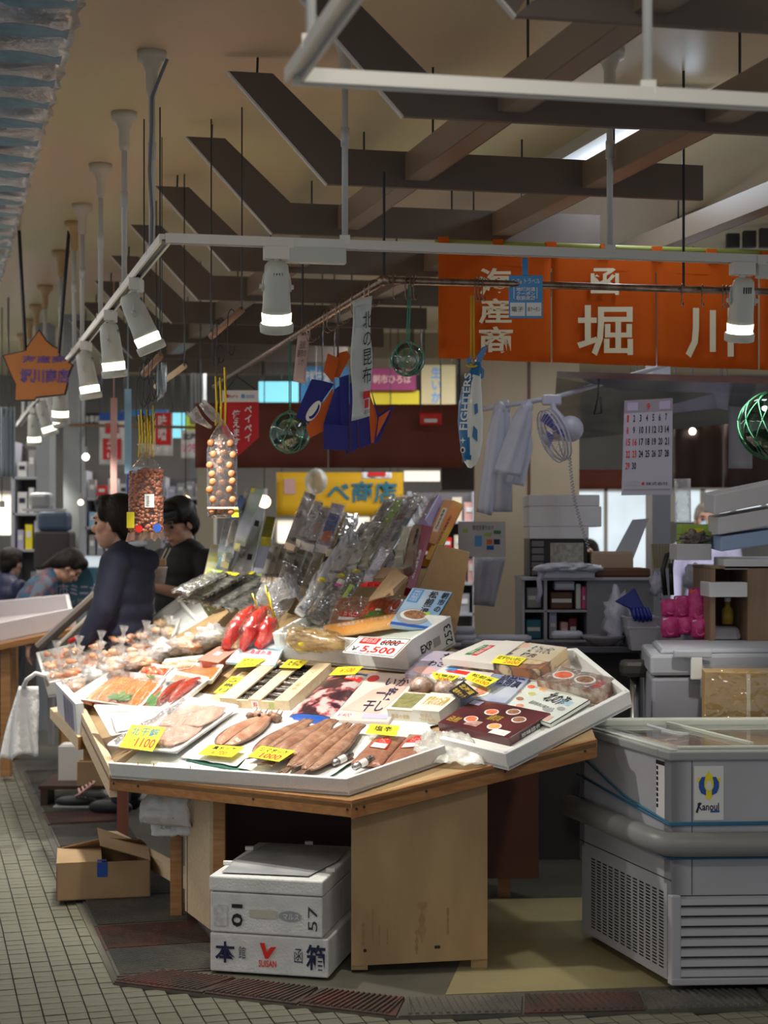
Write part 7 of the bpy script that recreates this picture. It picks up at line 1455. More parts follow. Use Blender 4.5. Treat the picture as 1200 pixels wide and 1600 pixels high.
# calendar
f = Fr(P(971, 774, 7.3), P(1050, 773, 7.3), P(1051, 622, 7.3), P(976, 626, 7.3)); g = thing('wall_calendar', 'month calendar sheet with red Sundays hanging in the stall', 'calendar', f.at(.5, 0))
MB().slab(f, -.004, 0).build('sheet', mat('calendar_paper', (.50, .50, .60), .6), g); patch(f, 0, .87, 1, 1, mat('calendar_head', (.34, .31, .36), .6), g, 'header'); patch(f, .04, .05, .96, .065, 'grey', g)
text(f, '9', .46, .89, .53, .96, 'red', g, h=.003, bold=.03); patch(f, .06, .89, .28, .975, 'lilac', g, h=.002); patch(f, .72, .89, .95, .975, 'lilac', g, h=.002)
d_ = 1
for r_ in range(5):
    for c_ in range(7):
        if d_ > 30: break
        u = .06 + c_ * .131; v = .77 - r_ * .125; red = c_ == 0 or d_ in (16, 23); text(f, str(d_), u, v, u + (.038 if d_ < 10 else .082), v + .075, 'red' if red else 'black', g, h=.002, bold=.03, name='date'); d_ += 1
text(f, '株式会社', .48, .10, .92, .135, 'black', g, h=.002); disc(f, .42, .12, .03, .016, 'red', g); text(f, '1 2 3 4 5 6\n7 8 9 10 11', .10, .09, .34, .15, 'grey', g, h=.002)
# white sheet, light source bulbs
GLOW = mat('bulb_glow', (1, .97, .9), .3, emit=8); GLOWW = mat('bulb_warm', (1, .8, .5), .3, emit=6, ecol=(1, .78, .45))
for k, (px, py, Y, r, m_, lb) in enumerate(((1083, 628, 9.5, .030, GLOW, 'large bright round bulb beyond the calendar'), (1128, 644, 11, .03, GLOWW, 'warm bulb beyond the calendar'), (985, 616, 10, .022, GLOW, 'bright bulb just above the calendar'), (1082, 674, 11, .022, GLOW, 'bright bulb low beside the dark curtain'), (490, 822, 13, .03, GLOWW, 'warm bulb under the yellow curtain'), (413, 784, 12, .045, GLOWW, 'warm round bulb beside the tall green and white box'), (762, 783, 13, .03, GLOWW, 'warm bulb above the long boxes'), (290, 783, 12, .038, GLOWW, 'warm round bulb beyond the capped man'), (3, 802, 12, .04, GLOWW, 'warm bulb at the far edge beside the aisle'), (126, 785, 12, .02, GLOWW, 'small warm bulb between the pillars'), (134, 714, 12, .025, GLOW, 'cool bulb behind the spot rail'))):
    c = P(px, py, Y); g = thing('light_bulb', lb, 'light bulb', c); MB().ell(c, r, nu=16, nv=10).build('bulb', m_, g, smooth=True); MB().tube([c + V(0, 0, r), c + V(0, 0, r + .05)], r * .5, 10).build('socket', flat('grey'), g); MB().tube([c + V(0, 0, r + .05), V(c.x, c.y, CEIL_Z)], .004, 5).build('wire', BLKW, g)
f = rect(1138, 612, 1176, 732, 8.3); tag(MB().sheet(f, 6, 10, lambda u, v: (u, v, .01 * math.sin(u * 5 + v * 4))).build('hanging_sheet', mat('grey_sheet', (.36, .36, .40), .6), None, smooth=True, solid=.003), 'plain grey sheet hanging beside the large green float', 'sheet')
g = thing('ceiling_tray', 'grey reflective steel canopy shelf under the curtain', 'canopy', P(980, 600, 8.8)); MB().hexa([P(862, 690, 9.2), P(1210, 655, 8.6), P(1210, 600, 7.6), P(870, 590, 7.9)], [p + V(0, 0, .03) for p in (P(862, 690, 9.2), P(1210, 655, 8.6), P(1210, 600, 7.6), P(870, 590, 7.9))]).build('plate', mat('grey_steel', (.16, .16, .17), .25, .85, col2=(.30, .30, .30), scale=5), g)
MB().tube([P(870, 628, 8.4), P(1205, 618, 8.2)], .01, 8).build('pipe', STEEL, g); MB().tube([P(1060, 560, 8.6), V(P(1060, 560, 8.6).x, 8.6, CEIL_Z)], .005, 5).build('rod', BLKW, g)
# notice paper board and clear pocket
f = rect(716, 815, 790, 870, 8.2); g = thing('notice_paper', 'white notice sheet with small coloured pictures pinned beside the long boxes', 'notice', f.at(.5, 0)); MB().slab(f, -.003, 0).build('sheet', BXW, g)
for (u0, v0, u1, v1, c) in ((.60, .35, .72, .5, 'orange'), (.75, .35, .88, .5, 'navy'), (.60, .2, .75, .32, 'blue'), (.1, .7, .2, .8, 'lime'), (.55, .58, .7, .68, 'lime'), (.75, .65, .9, .75, 'green'), (.35, .3, .5, .6, 'sky')): patch(f, u0, v0, u1, v1, c, g, h=.001)
text(f, '御注文承ります', .3, .76, .75, .9, 'navy', g)
f = Fr(P(740, 945, 8.3), P(772, 948, 8.3), P(790, 872, 8.3), P(742, 872, 8.3)); tag(MB().sheet(f, 6, 8, lambda u, v: (u, v, .012 * math.sin(u * 9))).build('paper_sheet', HB, None, smooth=True, solid=.003), 'long folded white sheet hanging under the notice', 'paper')
# stack of styro boxes on black drawer unit
for k, (x0, y0, x1, y1) in enumerate(((826, 773, 937, 791), (827, 791, 940, 823), (828, 823, 920, 842))):
    g = bx('foam_box', 'top white foam lid of the stack on the black drawer unit' if k == 0 else ('wide white foam box in the middle of the stack' if k == 1 else 'lowest white foam box of the stack on black drawers'), 'foam box', x0, y0, x1, y1, 7.9 - .0 * k, .36, BXW, 'foam boxes on the black drawer unit', .005)
g = bx('drawer_unit', 'black-framed drawer unit with papers behind its clear fronts', 'drawer unit', 828, 842, 918, 902, 7.92, .34, flat('black'))
for k in range(5): bx('drawer', None, None, 831, 845 + 11.2 * k, 850, 854.5 + 11.2 * k, 7.905, .02, mat('drawer_front', (.12, .11, .12), .4), parent=g)
bx('window', None, None, 860, 848, 912, 885, 7.905, .02, mat('paper_print', (.24, .23, .20), .6, col2=(.38, .37, .34), scale=50), parent=g); bx('yellow_sheet', None, None, 860, 885, 890, 895, 7.9, .02, flat('yellow'), parent=g)
for k, (x0, y0, x1, y1, Y, d, m_, nm, lb, ct) in enumerate((
    (846, 884, 930, 904, 7.7, .25, HB, 'folded_towel', 'pale lavender folded cloths piled on the grey cabinet', 'cloth'),
    (924, 862, 990, 902, 7.9, .3, mat('box_tan_shade', (.40, .30, .20), .7), 'cardboard_box', 'open tan cardboard box with one raised flap on the grey cabinet', 'cardboard box'),
    (930, 888, 1017, 902, 7.75, .3, flat('brown'), 'brown_tray', 'dark brown tray lying on the grey cabinet', 'tray'))):
    g = bx(nm, lb, ct, x0, y0, x1, y1, Y, d, m_, None, .01)
    if nm == 'cardboard_box': MB().hexa([P(958, 868, 8.1), P(990, 872, 8.1), P(990, 872, 8.12), P(958, 868, 8.12)], [P(988, 812, 8.2), P(1014, 810, 8.2), P(1014, 810, 8.22), P(988, 812, 8.22)]).build('flap', LGREY, g)
    if nm == 'folded_towel':
        for j in range(5): MB().ell(P(856 + 16 * j, 888 - 3 * (j % 2), 7.7), (.07, .08, .018), nu=14, nv=8, jit=.6, seed=j).build('cloth_fold', HB, g, smooth=True)
# grey cabinet + open shelving
g = thing('shelf_cabinet', 'grey cabinet with open cluttered shelves at one end', 'cabinet', P(900, 1040, 8.0)); z0 = 0.02
def cabbox(x0, y0, x1, y1, Y, d, m, nm='panel'): return bx(nm, None, None, x0, y0, x1, y1, Y, d, m, parent=g)
cabbox(917, 904, 1022, 1010, 7.8, .4, GREYP); cabbox(815, 902, 1022, 907, 7.75, .45, LGREY, 'top_board'); cabbox(815, 905, 820, 1100, 7.8, .4, LGREY, 'side_board'); cabbox(850, 905, 855, 1100, 7.8, .4, LGREY, 'side_board'); cabbox(815, 905, 917, 1100, 8.15, .02, flat('dark'), 'back_board'); cabbox(820, 953, 917, 957, 7.8, .35, LGREY, 'shelf_board'); cabbox(820, 1000, 917, 1004, 7.8, .35, LGREY, 'shelf_board')
cabbox(815, 1004, 1022, 1290, 8.0, .3, flat('dark'), 'base_panel')
for k, (x0, y0, x1, y1, c, lb) in enumerate(((823, 918, 846, 950, 'grey', 'grey folder stack on the upper shelf'), (860, 925, 895, 952, 'brown', 'brown carton lying on the upper shelf'), (866, 908, 898, 922, 'lilac', 'lilac packet on top of the brown carton'), (900, 912, 908, 952, 'white', 'white upright file on the upper shelf'), (909, 916, 916, 952, 'pink', 'pink upright file on the upper shelf'), (822, 968, 846, 998, 'teal', 'teal wrapped bundle on the lower shelf'), (876, 972, 888, 998, 'rose', 'rose packet standing on the lower shelf'), (889, 966, 902, 998, 'maroon', 'maroon striped packet on the lower shelf'), (858, 955, 870, 998, 'lilac', 'hanging lilac cloth at the shelf edge'), (840, 1012, 880, 1030, 'grey', 'grey box on the dark lower ledge'))):
    g2 = bx('shelf_item', lb, 'packet', x0, y0, x1, y1, 7.85, .12, flat(c), 'small things in the open shelves', .006); MB().slab(rect(x0 + 2, (y0 + y1) / 2 - 3, x1 - 2, (y0 + y1) / 2 + 3, 7.848), 0, .002).build('label', flat('white'), g2)
g = thing('rope_coil', 'twisted white rope hanging at the cabinet corner', 'rope', P(842, 935, 7.7)); MB().tube([P(850, 892, 7.7), P(842, 905, 7.7), P(844, 925, 7.7), P(840, 940, 7.7)], .012, 8).build('rope', flat('lilac'), g, smooth=True)
# counter worktop with folded white towels, bowls, sink
g = thing('work_counter', 'dark steel work counter behind the display', 'counter', V(.9, 7.9, 0)); a_ = P(712, 1012, 7.6); zt = P(712, 1006, 7.6).z
MB().box(((P(712, 1000, 7.6).x + P(1020, 1000, 7.6).x) / 2, 7.75, zt - .02), (.92, .5, .03)).build('top_board', mat('dark_steel', (.10, .10, .13), .35, .5), g, bevel=.004); MB().box((.75, 7.85, zt / 2 - .02), (.86, .3, zt - .05)).build('cabinet', flat('dark'), g)
for x in (.36, 1.18): MB().box((x, 7.55, (zt - .03) / 2), (.04, .04, zt - .04)).build('leg', STEEL, g)
for k, (x0, x1, y) in enumerate(((708, 742, 985), (710, 745, 997), (745, 830, 998), (862, 910, 992), (720, 790, 1003))):
    c = P((x0 + x1) / 2, y, 7.6); g2 = thing('rolled_towel', 'rolled white towel on the dark work counter, %s' % ['upper of the pair by the foam box', 'lower of the pair by the foam box', 'long one in the middle', 'one beside the grey bowl', 'flat one lying in front'][k], 'towel', c - V(0, 0, .02), 'rolled towels on the work counter'); hw = (x1 - x0) / 2 * 7.6 / F
    MB().tube([c - V(hw, 0, 0), c - V(hw * .8, 0, 0), c + V(hw * .8, 0, 0), c + V(hw, 0, 0)], [.012, .02, .02, .012], 12).build('towel', HB, g2, smooth=True)
g = thing('steel_bowl', 'wide grey bowl on the work counter edge', 'bowl', P(945, 1010, 7.5)); MB().lathe([(.05, 0), (.09, .03), (.105, .045), (.10, .045), (.085, .03), (0, .008)], 24, P(942, 1008, 7.55)).build('bowl', mat('bowl_grey', (.30, .28, .32), .4), g, smooth=True)
g = thing('tap_stand', 'black steel stool post in front of the work counter', 'stand', P(990, 1118, 7.0)); p = P(992, 1040, 7.0); MB().tube([V(p.x, p.y, .02), V(p.x, p.y, .93)], .02, 12).build('post', STEEL, g, smooth=True); MB().box((p.x, p.y, .95), (.12, .12, .07)).build('seat', flat('dark'), g, bevel=.02)
# gloves, tubs
TUBW = mat('tub_white', (.46, .47, .54), .4)
for k, (y0, y1) in enumerate(((965, 990), (982, 1006))):
    g = thing('plastic_tub', ['upper white nested tub holding blue gloves', 'lower white nested tub under the gloves'][k], 'tub', P(1000, y1, 7.4)); a0 = P(985 + 3 * k, y1 + 10, 7.4); w_ = 44 * 7.4 / F
    q0 = [a0, a0 + V(w_ * .8, 0, 0), a0 + V(w_ * .8, .2, 0), a0 + V(0, .2, 0)]; q1 = [p + V((-.02 if i in (0, 3) else .02), (-.02 if i < 2 else .02), .10) for i, p in enumerate(q0)]
    mb = MB().hexa(q0, q1); mb.f = [f_ for i, f_ in enumerate(mb.f) if i != 1]; mb.build('tub', TUBW, g, solid=.004, bevel=.004); MB().tube(q1 + [q1[0]], .006, 6).build('rim', TUBW, g)
GLV = mat('glove_blue', (.01, .02, .22), .4)
g = thing('rubber_gloves', 'pair of blue rubber gloves draped over the white tub', 'gloves', P(990, 960, 7.35)); Y = 7.36
MB().poly([P(x, y, Y) for x, y in ((961, 940), (980, 928), (992, 918), (1000, 935), (1010, 955), (1016, 969), (990, 968), (985, 952))], (0, .03, 0)).build('cuff', GLV, g, bevel=.006)
for k in range(5): MB().tube([P(990 + 5 * k, 950, Y), P(992 + 6 * k, 962, Y - .01), P(993 + 6 * k, 972 - abs(k - 2), Y - .005)], [.010, .009, .007], 8).build('finger', GLV, g, smooth=True)
g = thing('plastic_sack', 'white crumpled bag standing beside the blue gloves', 'plastic bag', P(965, 1000, 7.6)); MB().ell(P(965, 968, 7.6), (.06, .08, .12), nu=18, nv=12, jit=.7).build('bag', HB, g, smooth=True)
# pink net bags on a hanger
PKB = mat('pink_net', (.62, .05, .26), .4, col2=(.45, .02, .14), scale=30, bump=.4)
for k, (x0, y0, x1, y1) in enumerate(((1034, 938, 1062, 962), (1053, 932, 1080, 965), (1076, 920, 1108, 975), (1034, 965, 1062, 995), (1060, 966, 1084, 990), (1080, 968, 1110, 996))):
    g = thing('pink_bag', 'pink net bag %s by the cooler' % ['at the upper outer corner', 'with orange header, upper middle', 'that is tallest of the cluster', 'at the lower outer corner', 'low in the middle', 'lowest beside the rounded cover'][k], 'net bag', P((x0 + x1) / 2, y1, 7.3), 'pink net bags by the cooler'); f = rect(x0, y0, x1, y1, 7.3 - .01 * k)
    MB().sheet(f, 8, 8, lambda u, v: (u, v, .02 * math.sin(math.pi * u) * math.sin(math.pi * v) + .006 * noise.noise(V(u * 6, v * 6, k)))).build('bag', PKB, g, smooth=True, solid=.02); patch(f, .05, .88, .9, .97, 'white' if k % 2 else 'orange', g, 'header_card', h=.012); disc(f, .45, .4, .25, .3, 'pink', g, h=.022)
g = thing('wash_basin', 'rounded white plastic cover behind the cooler lid', 'plastic cover', P(1136, 1000, 7.25)); MB().hexa([P(1106, 1000, 7.2), P(1160, 1000, 7.2), P(1160, 1000, 7.4), P(1106, 1000, 7.4)], [P(1110, 978, 7.25), P(1154, 978, 7.25), P(1154, 978, 7.35), P(1110, 978, 7.35)]).build('cover', TUBW, g, bevel=.02)
g = thing('curved_pipe', 'black curved handle pipe before the bags', 'pipe', P(1040, 925, 7.5)); MB().tube([P(1040, 930, 7.5), P(1036, 890, 7.5), P(1042, 868, 7.5), P(1060, 860, 7.5)], .012, 8).build('pipe', flat('black', .3), g, smooth=True); MB().tube([P(1050, 930, 7.5), P(1048, 880, 7.5)], .010, 8).build('pipe', flat('black', .3), g, smooth=True)
g = thing('plastic_sack', 'white crumpled plastic bundle beside the black handle pipe', 'plastic bag', P(1025, 920, 7.6)); MB().ell(P(1028, 915, 7.6), (.035, .04, .05), nu=16, nv=10, jit=1.0, seed=4).build('bag', HB, g, smooth=True); MB().ell(P(1090, 905, 7.6), (.06, .05, .07), nu=16, nv=10, jit=.6, seed=6).build('bag', HB, g, smooth=True)
# right shelf: wooden cabinet, stacked white boxes
WCAB = mat('dull_wood', (.22, .14, .08), .55, col2=(.28, .18, .11), scale=4, stretch=(8, 8, 1)); g = thing('wooden_cabinet', 'brown wooden side cabinet carrying the stacked white boxes', 'cabinet', P(1180, 1000, 7.1))
for (x0, y0, x1, y1, d, nm, m_) in ((1168, 888, 1215, 1080, .4, 'side_board', WCAB), (1110, 884, 1260, 889, .42, 'top_board', WCAB), (1118, 889, 1168, 1080, .02, 'back_board', flat('brown')), (1110, 889, 1118, 1080, .4, 'side_board', WCAB)):
    Yq = 7.1 if nm != 'back_board' else 7.45; bx(nm, None, None, x0, y0, x1, y1, Yq, d, m_, parent=g)
bx('foam_box', 'small white foam box tucked inside the wooden cabinet', 'foam box', 1108, 910, 1168, 933, 7.05, .2, BXW)
g = thing('bottle', 'small bottle with amber contents on the cabinet shelf', 'bottle', P(1137, 975, 7.3)); MB().lathe([(.025, 0), (.026, .06), (.012, .08), (.012, .10), (0, .10)], 14, P(1137, 975, 7.3)).build('bottle', flat('gold'), g, smooth=True); MB().tube([P(1137, 940, 7.3), P(1137, 934, 7.3)], .014, 10).build('cap', flat('white'), g)
stk = [((1100, 800), (1235, 772), 34, BXW, 'top white foam box of the tilted stack at the frame edge'), ((1106, 832), (1235, 808), 30, BXW, 'second white foam box of the tilted stack'), ((1110, 858), (1235, 838), 26, BLUEB, 'pale blue foam box third in the tilted stack'), ((1115, 886), (1240, 882), 20, BXW, 'flat white foam box at the bottom of the tilted stack')]
for (l, r_, h_, m_, lb) in stk:
    Y = 7.15; g = thing('foam_box', lb, 'foam box', P(l[0], l[1], Y)); hh_ = V(0, 0, (h_ - 3) * Y / F)
    p0, p1 = P(l[0] + 16, l[1] + 4, Y - .05), P(r_[0], r_[1] + 8, Y - .05); p2 = P(l[0], l[1], Y + .2); p3 = p2 + (p1 - p0)
    MB().hexa([p0, p1, p3, p2], [p + hh_ for p in (p0, p1, p3, p2)]).build('body', m_, g, bevel=.006)
g = thing('foam_tray', 'white foam tray holding a lime carton and dark net', 'foam tray', P(1085, 876, 7.25)); bx('tray', None, None, 1058, 850, 1112, 875, 7.25, .2, BXW, parent=g)
g = thing('lime_carton', 'lime green carton standing in the foam tray', 'carton', P(1087, 845, 7.35)); bx('body', None, None, 1063, 819, 1112, 850, 7.36, .1, flat('lime'), parent=g); bx('band', None, None, 1075, 826, 1100, 834, 7.355, .004, flat('yellow'), parent=g)
g = thing('net_bundle', 'dark crumpled net bundle in front of the lime carton', 'net', P(1085, 848, 7.28)); MB().ell(P(1085, 842, 7.3), (.06, .04, .028), nu=18, nv=12, jit=1.2).build('net', mat('net_dark', (.10, .08, .07), .4, col2=(.3, .26, .22), scale=40, bump=.6), g, smooth=True)
g = thing('plastic_tube_roll', 'tall roll of translucent film standing near the pillar', 'film roll', P(1067, 815, 7.5)); MB().tube([P(1067, 815, 7.5), P(1066, 748, 7.5)], .038, 16, cap=False).build('roll', film('roll_film', base=.15, milk=.25, mcol=(.6, .6, .66)), g, smooth=True)
g = thing('chopstick_bundle', 'bundle of pale wooden skewers standing by the pillar', 'skewers', P(1035, 885, 7.6))
for k in range(8): MB().tube([P(1022 + 4 * k, 888, 7.6), P(1019 + 5 * k, 850, 7.6)], .006, 6).build('skewer', mat('dull_tan', (.30, .24, .14), .6), g)

# ================================================================ BACKGROUND MARKET
def flag(name, lab, cat, x0, y0, x1, y1, Y, m, deco=(), wav=.01, grp=None, solid=.003):
    f = rect(x0, y0, x1, y1, Y); g = thing(name, lab, cat, f.at(.5, 0), grp); MB().sheet(f, 16, 4, lambda u, v: (u, v, wav * math.sin(u * 14) * (1 - v * .6))).build('cloth', m, g, smooth=True, solid=solid)
    for u in (.04, .96): t_ = f.at(u, .99); MB().tube([t_, V(t_.x, t_.y, CEIL_Z)], .004, 5).build('wire', BLKW, g)
    for d in deco:
        if d[0] == 'p': patch(f, *d[1:5], d[5], g, h=wav + .003)
        else: text(f, d[1], *d[2:6], d[6], g, vertical=(len(d) > 7 and d[7]), bold=.04, h=wav + .005)
    return g, f
BRN = mat('brown_curtain', (.16, .04, .022), .8, col2=(.19, .05, .028), scale=3); DBR = mat('dark_brown_curtain', (.05, .025, .02), .8)
g, f = flag('shop_curtain', 'brown cloth shop curtain hanging across the stall behind', 'shop curtain', 305, 630, 512, 731, 10.0, BRN, wav=.02); flag('shop_curtain', 'second brown curtain panel behind the fish balloon', 'shop curtain', 514, 632, 722, 731, 10.05, BRN, wav=.025)
patch(f, .1, 0, .2, .02, 'gold', g)
flag('shop_curtain', 'yellow shop curtain with green characters beyond the box banks', 'shop curtain', 432, 738, 630, 806, 13.0, mat('yellow_curtain', (.85, .47, .01), .7), deco=[('t', 'べ商店', .40, .30, .95, .80, 'teal'), ('p', .06, .5, .15, .85, 'rose')])
flag('shop_curtain', 'dark brown curtain hanging beyond the calendar', 'shop curtain', 1052, 662, 1128, 762, 11.0, DBR, wav=.02); flag('shop_curtain', 'dark brown curtain panel behind the grey sheet', 'shop curtain', 1131, 662, 1240, 762, 11.05, DBR, wav=.02)
flag('shop_curtain', 'short red-brown valance behind the fan cord', 'shop curtain', 876, 734, 1000, 764, 10.5, BRN)
for k, (x0, y0, x1, y1, Y, m, lb, dc) in enumerate((
    (155, 645, 195, 726, 12.5, 'white', 'white and red shop flag behind the side spotlights', [('p', .15, .1, .85, .5, 'red'), ('p', .0, .85, 1, 1, 'blue'), ('p', .25, .6, .75, .8, 'red'), ('t', 'みやげ', .3, .12, .7, .48, 'white', True)]),
    (240, 645, 270, 712, 12.6, 'white', 'narrow white and red flag beyond the bean bag', [('p', .1, .25, .9, 1, 'red'), ('t', '味噌', .25, .35, .7, .95, 'white', True)]),
    (283, 672, 310, 716, 12.4, 'white', 'small white flag with black and pink writing', [('t', '北海', .1, .65, .9, .9, 'black'), ('t', 'いつも', .1, .2, .9, .55, 'pink')]),
    (198, 730, 232, 790, 12.0, 'blue', 'blue cloth panel behind the woman with the jacket', [('p', 0, .9, 1, 1, 'skyblue')]),
    (128, 645, 160, 665, 12.7, 'dark', 'dark sign with pale writing between the pillars', [('t', '食事処', .1, .2, .9, .8, 'white')]),
    (565, 738, 612, 748, 12.5, 'white', 'white card with red disc above the yellow curtain', [('p', .2, .4, .8, 1, 'red')]),
    (656, 645, 690, 664, 9.95, 'red', 'red round label on the second brown curtain panel', [('p', .2, .2, .8, .5, 'white')]))): flag('shop_flag', lb, 'flag', x0, y0, x1, y1, Y, flat(m), dc, .006)
def glowm(nm, c, e): return mat('glow_' + nm, c, .5, emit=e)
signs = ((404, 596, 466, 628, 12.5, glowm('cyan', (.25, .72, .85), .9), 'lit cyan sign panel behind the lower glass float', []), (575, 575, 650, 610, 12.5, mat('magenta_sign', (.30, .03, .12), .6), 'magenta shop sign with pale writing above the yellow board', [('t', '朝市ひろば', .1, .3, .9, .7, 'rose')]),
         (560, 610, 655, 632, 12.55, mat('yellow_sign', (.75, .60, .02), .6), 'yellow sign board beneath the magenta sign', []), (470, 572, 545, 632, 12.6, mat('bluesign', (.10, .28, .55), .6), 'blue signboard with white characters behind pennants', [('t', '海鮮市場', .05, .5, .6, .9, 'white')]),
         (657, 570, 712, 632, 12.6, mat('cream_sign', (.62, .52, .28), .6), 'cream board with blue writing behind the round label', [('t', '生いか', .3, .05, .6, .95, 'sky', True)]), (560, 520, 700, 560, 13.2, mat('dim_cream', (.30, .26, .17), .6), 'dim cream fascia board under the lattice', []), (268, 645, 290, 684, 12.7, glowm('cyan2', (.25, .72, .85), .9), 'small lit cyan panel between the flags', []), (286, 648, 305, 672, 12.8, flat('yellow'), 'yellow and white board at the brown curtain edge', []), (190, 640, 262, 650, 12.9, mat('bluesign2', (.08, .28, .6), .5), 'narrow blue strip sign above the flags', []))
for (x0, y0, x1, y1, Y, m, lb, dc) in signs:
    f = rect(x0, y0, x1, y1, Y); g = thing('shop_sign', lb, 'sign', f.at(.5, 0)); MB().slab(f, -.04, 0).build('board', m, g, bevel=.004)
    for d in dc: text(f, d[1], *d[2:6], d[6], g, vertical=(len(d) > 7), bold=.04, h=.003)
    for u in (.1, .9): t_ = f.at(u, 1); MB().tube([t_, V(t_.x, t_.y, CEIL_Z)], .006, 5).build('wire', BLKW, g)
# teal board of the mini aquarium
f = rect(68, 887, 158, 952, 11.9); g = thing('signboard', 'teal signboard with white Japanese title in the aisle', 'sign', f.at(.5, 0)); MB().slab(f, -.03, 0).build('board', mat('teal_board', (.03, .13, .19), .6), g, bevel=.003)
text(f, '朝市ミニ水族館', .06, .34, 1.35, .62, 'lilac', g, bold=.03) if False else text(f, '朝市ミニ水', .08, .32, .98, .62, 'lilac', g, bold=.03); text(f, 'Morning Market', .10, .12, .98, .25, 'grey', g)
for x in (.1, .9): p = f.at(x, 0); MB().box((p.x, p.y + .05, p.z / 2), (.04, .04, p.z)).build('leg', flat('grey'), g)
# pillars
PIL = mat('pillar_grey', (.26, .28, .30), .6, col2=(.32, .34, .35), scale=2)
for k, (x0, x1, Y) in enumerate(((62, 82, 13.0), (104, 128, 12.5), (1014, 1042, 9.8), (300, 320, 14.0))):
    a_, b__ = P(x0, 800, Y), P(x1, 800, Y); struct(MB().box(((a_.x + b__.x) / 2, Y, CEIL_Z / 2), (b__.x - a_.x, .25, CEIL_Z)).build('pillar_%d' % (k + 1), PIL if k != 2 else mat('steel_pillar', (.20, .20, .22), .35, .6)))
g = thing('hanging_cloth', 'pale blue-grey hanging cloth beside the pillar at the aisle edge', 'cloth', P(15, 745, 11.5)); f = rect(2, 636, 24, 745, 11.5); MB().sheet(f, 10, 6, lambda u, v: (u, v, .03 * math.sin(u * 20))).build('cloth', mat('pale_blue_cloth', (.30, .36, .42), .7), g, smooth=True, solid=.01); MB().tube([f.at(.5, 1), V(f.at(.5, 1).x, 11.5, CEIL_Z)], .006, 5).build('wire', BLKW, g)
# bright shop windows and openings far behind
WIN = mat('daylit_glass', (.8, .9, .95), .4, emit=.55, ecol=(.82, .93, 1.0), col2=(.5, .6, .62), scale=4); WINW = mat('lit_shopfront', (1, .95, .85), .4, emit=.9, ecol=(1.0, .93, .75))
wn = 0
for (x0, y0, x1, y1, Y, m) in ((-60, 770, 28, 836, 15.5, WINW), (118, 868, 165, 886, 13.5, WIN), (432, 812, 520, 852, 15.0, WINW), (520, 806, 640, 860, 15.4, WINW), (880, 762, 1012, 900, 14.0, WIN), (1050, 764, 1240, 815, 14.0, WIN), (630, 735, 700, 752, 14.0, WINW), (560, 775, 730, 806, 15.6, WINW)):
    wn += 1; f = rect(x0, y0, x1, y1, Y); g = thing('window_%d' % wn, None, None, f.at(.5, 0)); struct(g); MB().slab(f, -.02, 0).build('pane', m, g)
    n_ = max(1, int((x1 - x0) / 45))
    for k in range(n_ + 1): MB().slab(f, 0, .03, k / n_ - .02, 0, k / n_ + .02, 1).build('mullion', mat('mullion', (.30, .27, .22), .6), g)
    MB().slab(f, 0, .03, 0, .96, 1, 1.04).build('mullion', mat('mullion', (.3, .27, .22)), g)
# far stall furniture, shelves with goods
random.seed(3)
palc = ['red', 'yellow', 'white', 'white', 'grey', 'cream', 'cream', 'skyblue', 'rose', 'grey', 'lilac', 'tan', 'white']
for si, (x0, x1, y0, y1, Y, rows, lb) in enumerate(((255, 330, 745, 880, 13.2, 4, 'far shelf unit of colourful packets behind the capped man'), (640, 742, 768, 960, 12.2, 4, 'far shelf unit of packets beyond the fish balloon'), (132, 200, 735, 870, 13.6, 3, 'far shelf unit between the pillars'), (20, 64, 690, 860, 13.4, 3, 'far shelf unit by the aisle edge'))):
    a_, b__ = P(x0, y1, Y), P(x1, y0, Y); g = thing('market_shelf', lb, 'shelf', V((a_.x + b__.x) / 2, Y, 0)); w_ = b__.x - a_.x
    for x in (a_.x, b__.x): MB().box((x, Y + .15, b__.z / 2), (.03, .3, b__.z)).build('side_board', LGREY, g)
    MB().box(((a_.x + b__.x) / 2, Y + .3, b__.z / 2), (w_, .02, b__.z)).build('back_board', mat('shelf_back', (.14, .13, .13), .7), g)
    for r_ in range(rows):
        z = a_.z + (b__.z - a_.z) * r_ / rows; MB().box(((a_.x + b__.x) / 2, Y + .15, z), (w_, .3, .02)).build('shelf_board', LGREY, g); x = a_.x + .03; pk = 0
        while x < b__.x - .05:
            ww = random.uniform(.04, .09); hh_ = random.uniform(.4, .8) * (b__.z - a_.z) / rows; c_ = random.choice(palc)
            pk += 1; g2 = thing('goods_packet', '%s packet, %s on the %s board, far shelf unit %s' % (c_, ['first', 'second', 'third', 'fourth', 'fifth', 'sixth', 'seventh', 'eighth', 'ninth', 'tenth', 'eleventh', 'twelfth', 'last', 'end'][pk - 1], ['lowest', 'second', 'third', 'fourth', 'top'][r_], lb.split('packets ')[-1].split('unit ')[-1]), 'packet', V(x + ww / 2, Y + .06, z + .01), 'packets on the ' + lb); MB().box((x + ww / 2, Y + .06, z + .01 + hh_ / 2), (ww * .9, .08, hh_)).build('body', flat(c_), g2); MB().box((x + ww / 2, Y + .018, z + .01 + hh_ * .6), (ww * .6, .004, hh_ * .25)).build('label', flat('white' if c_ != 'white' else 'navy'), g2); x += ww + .01
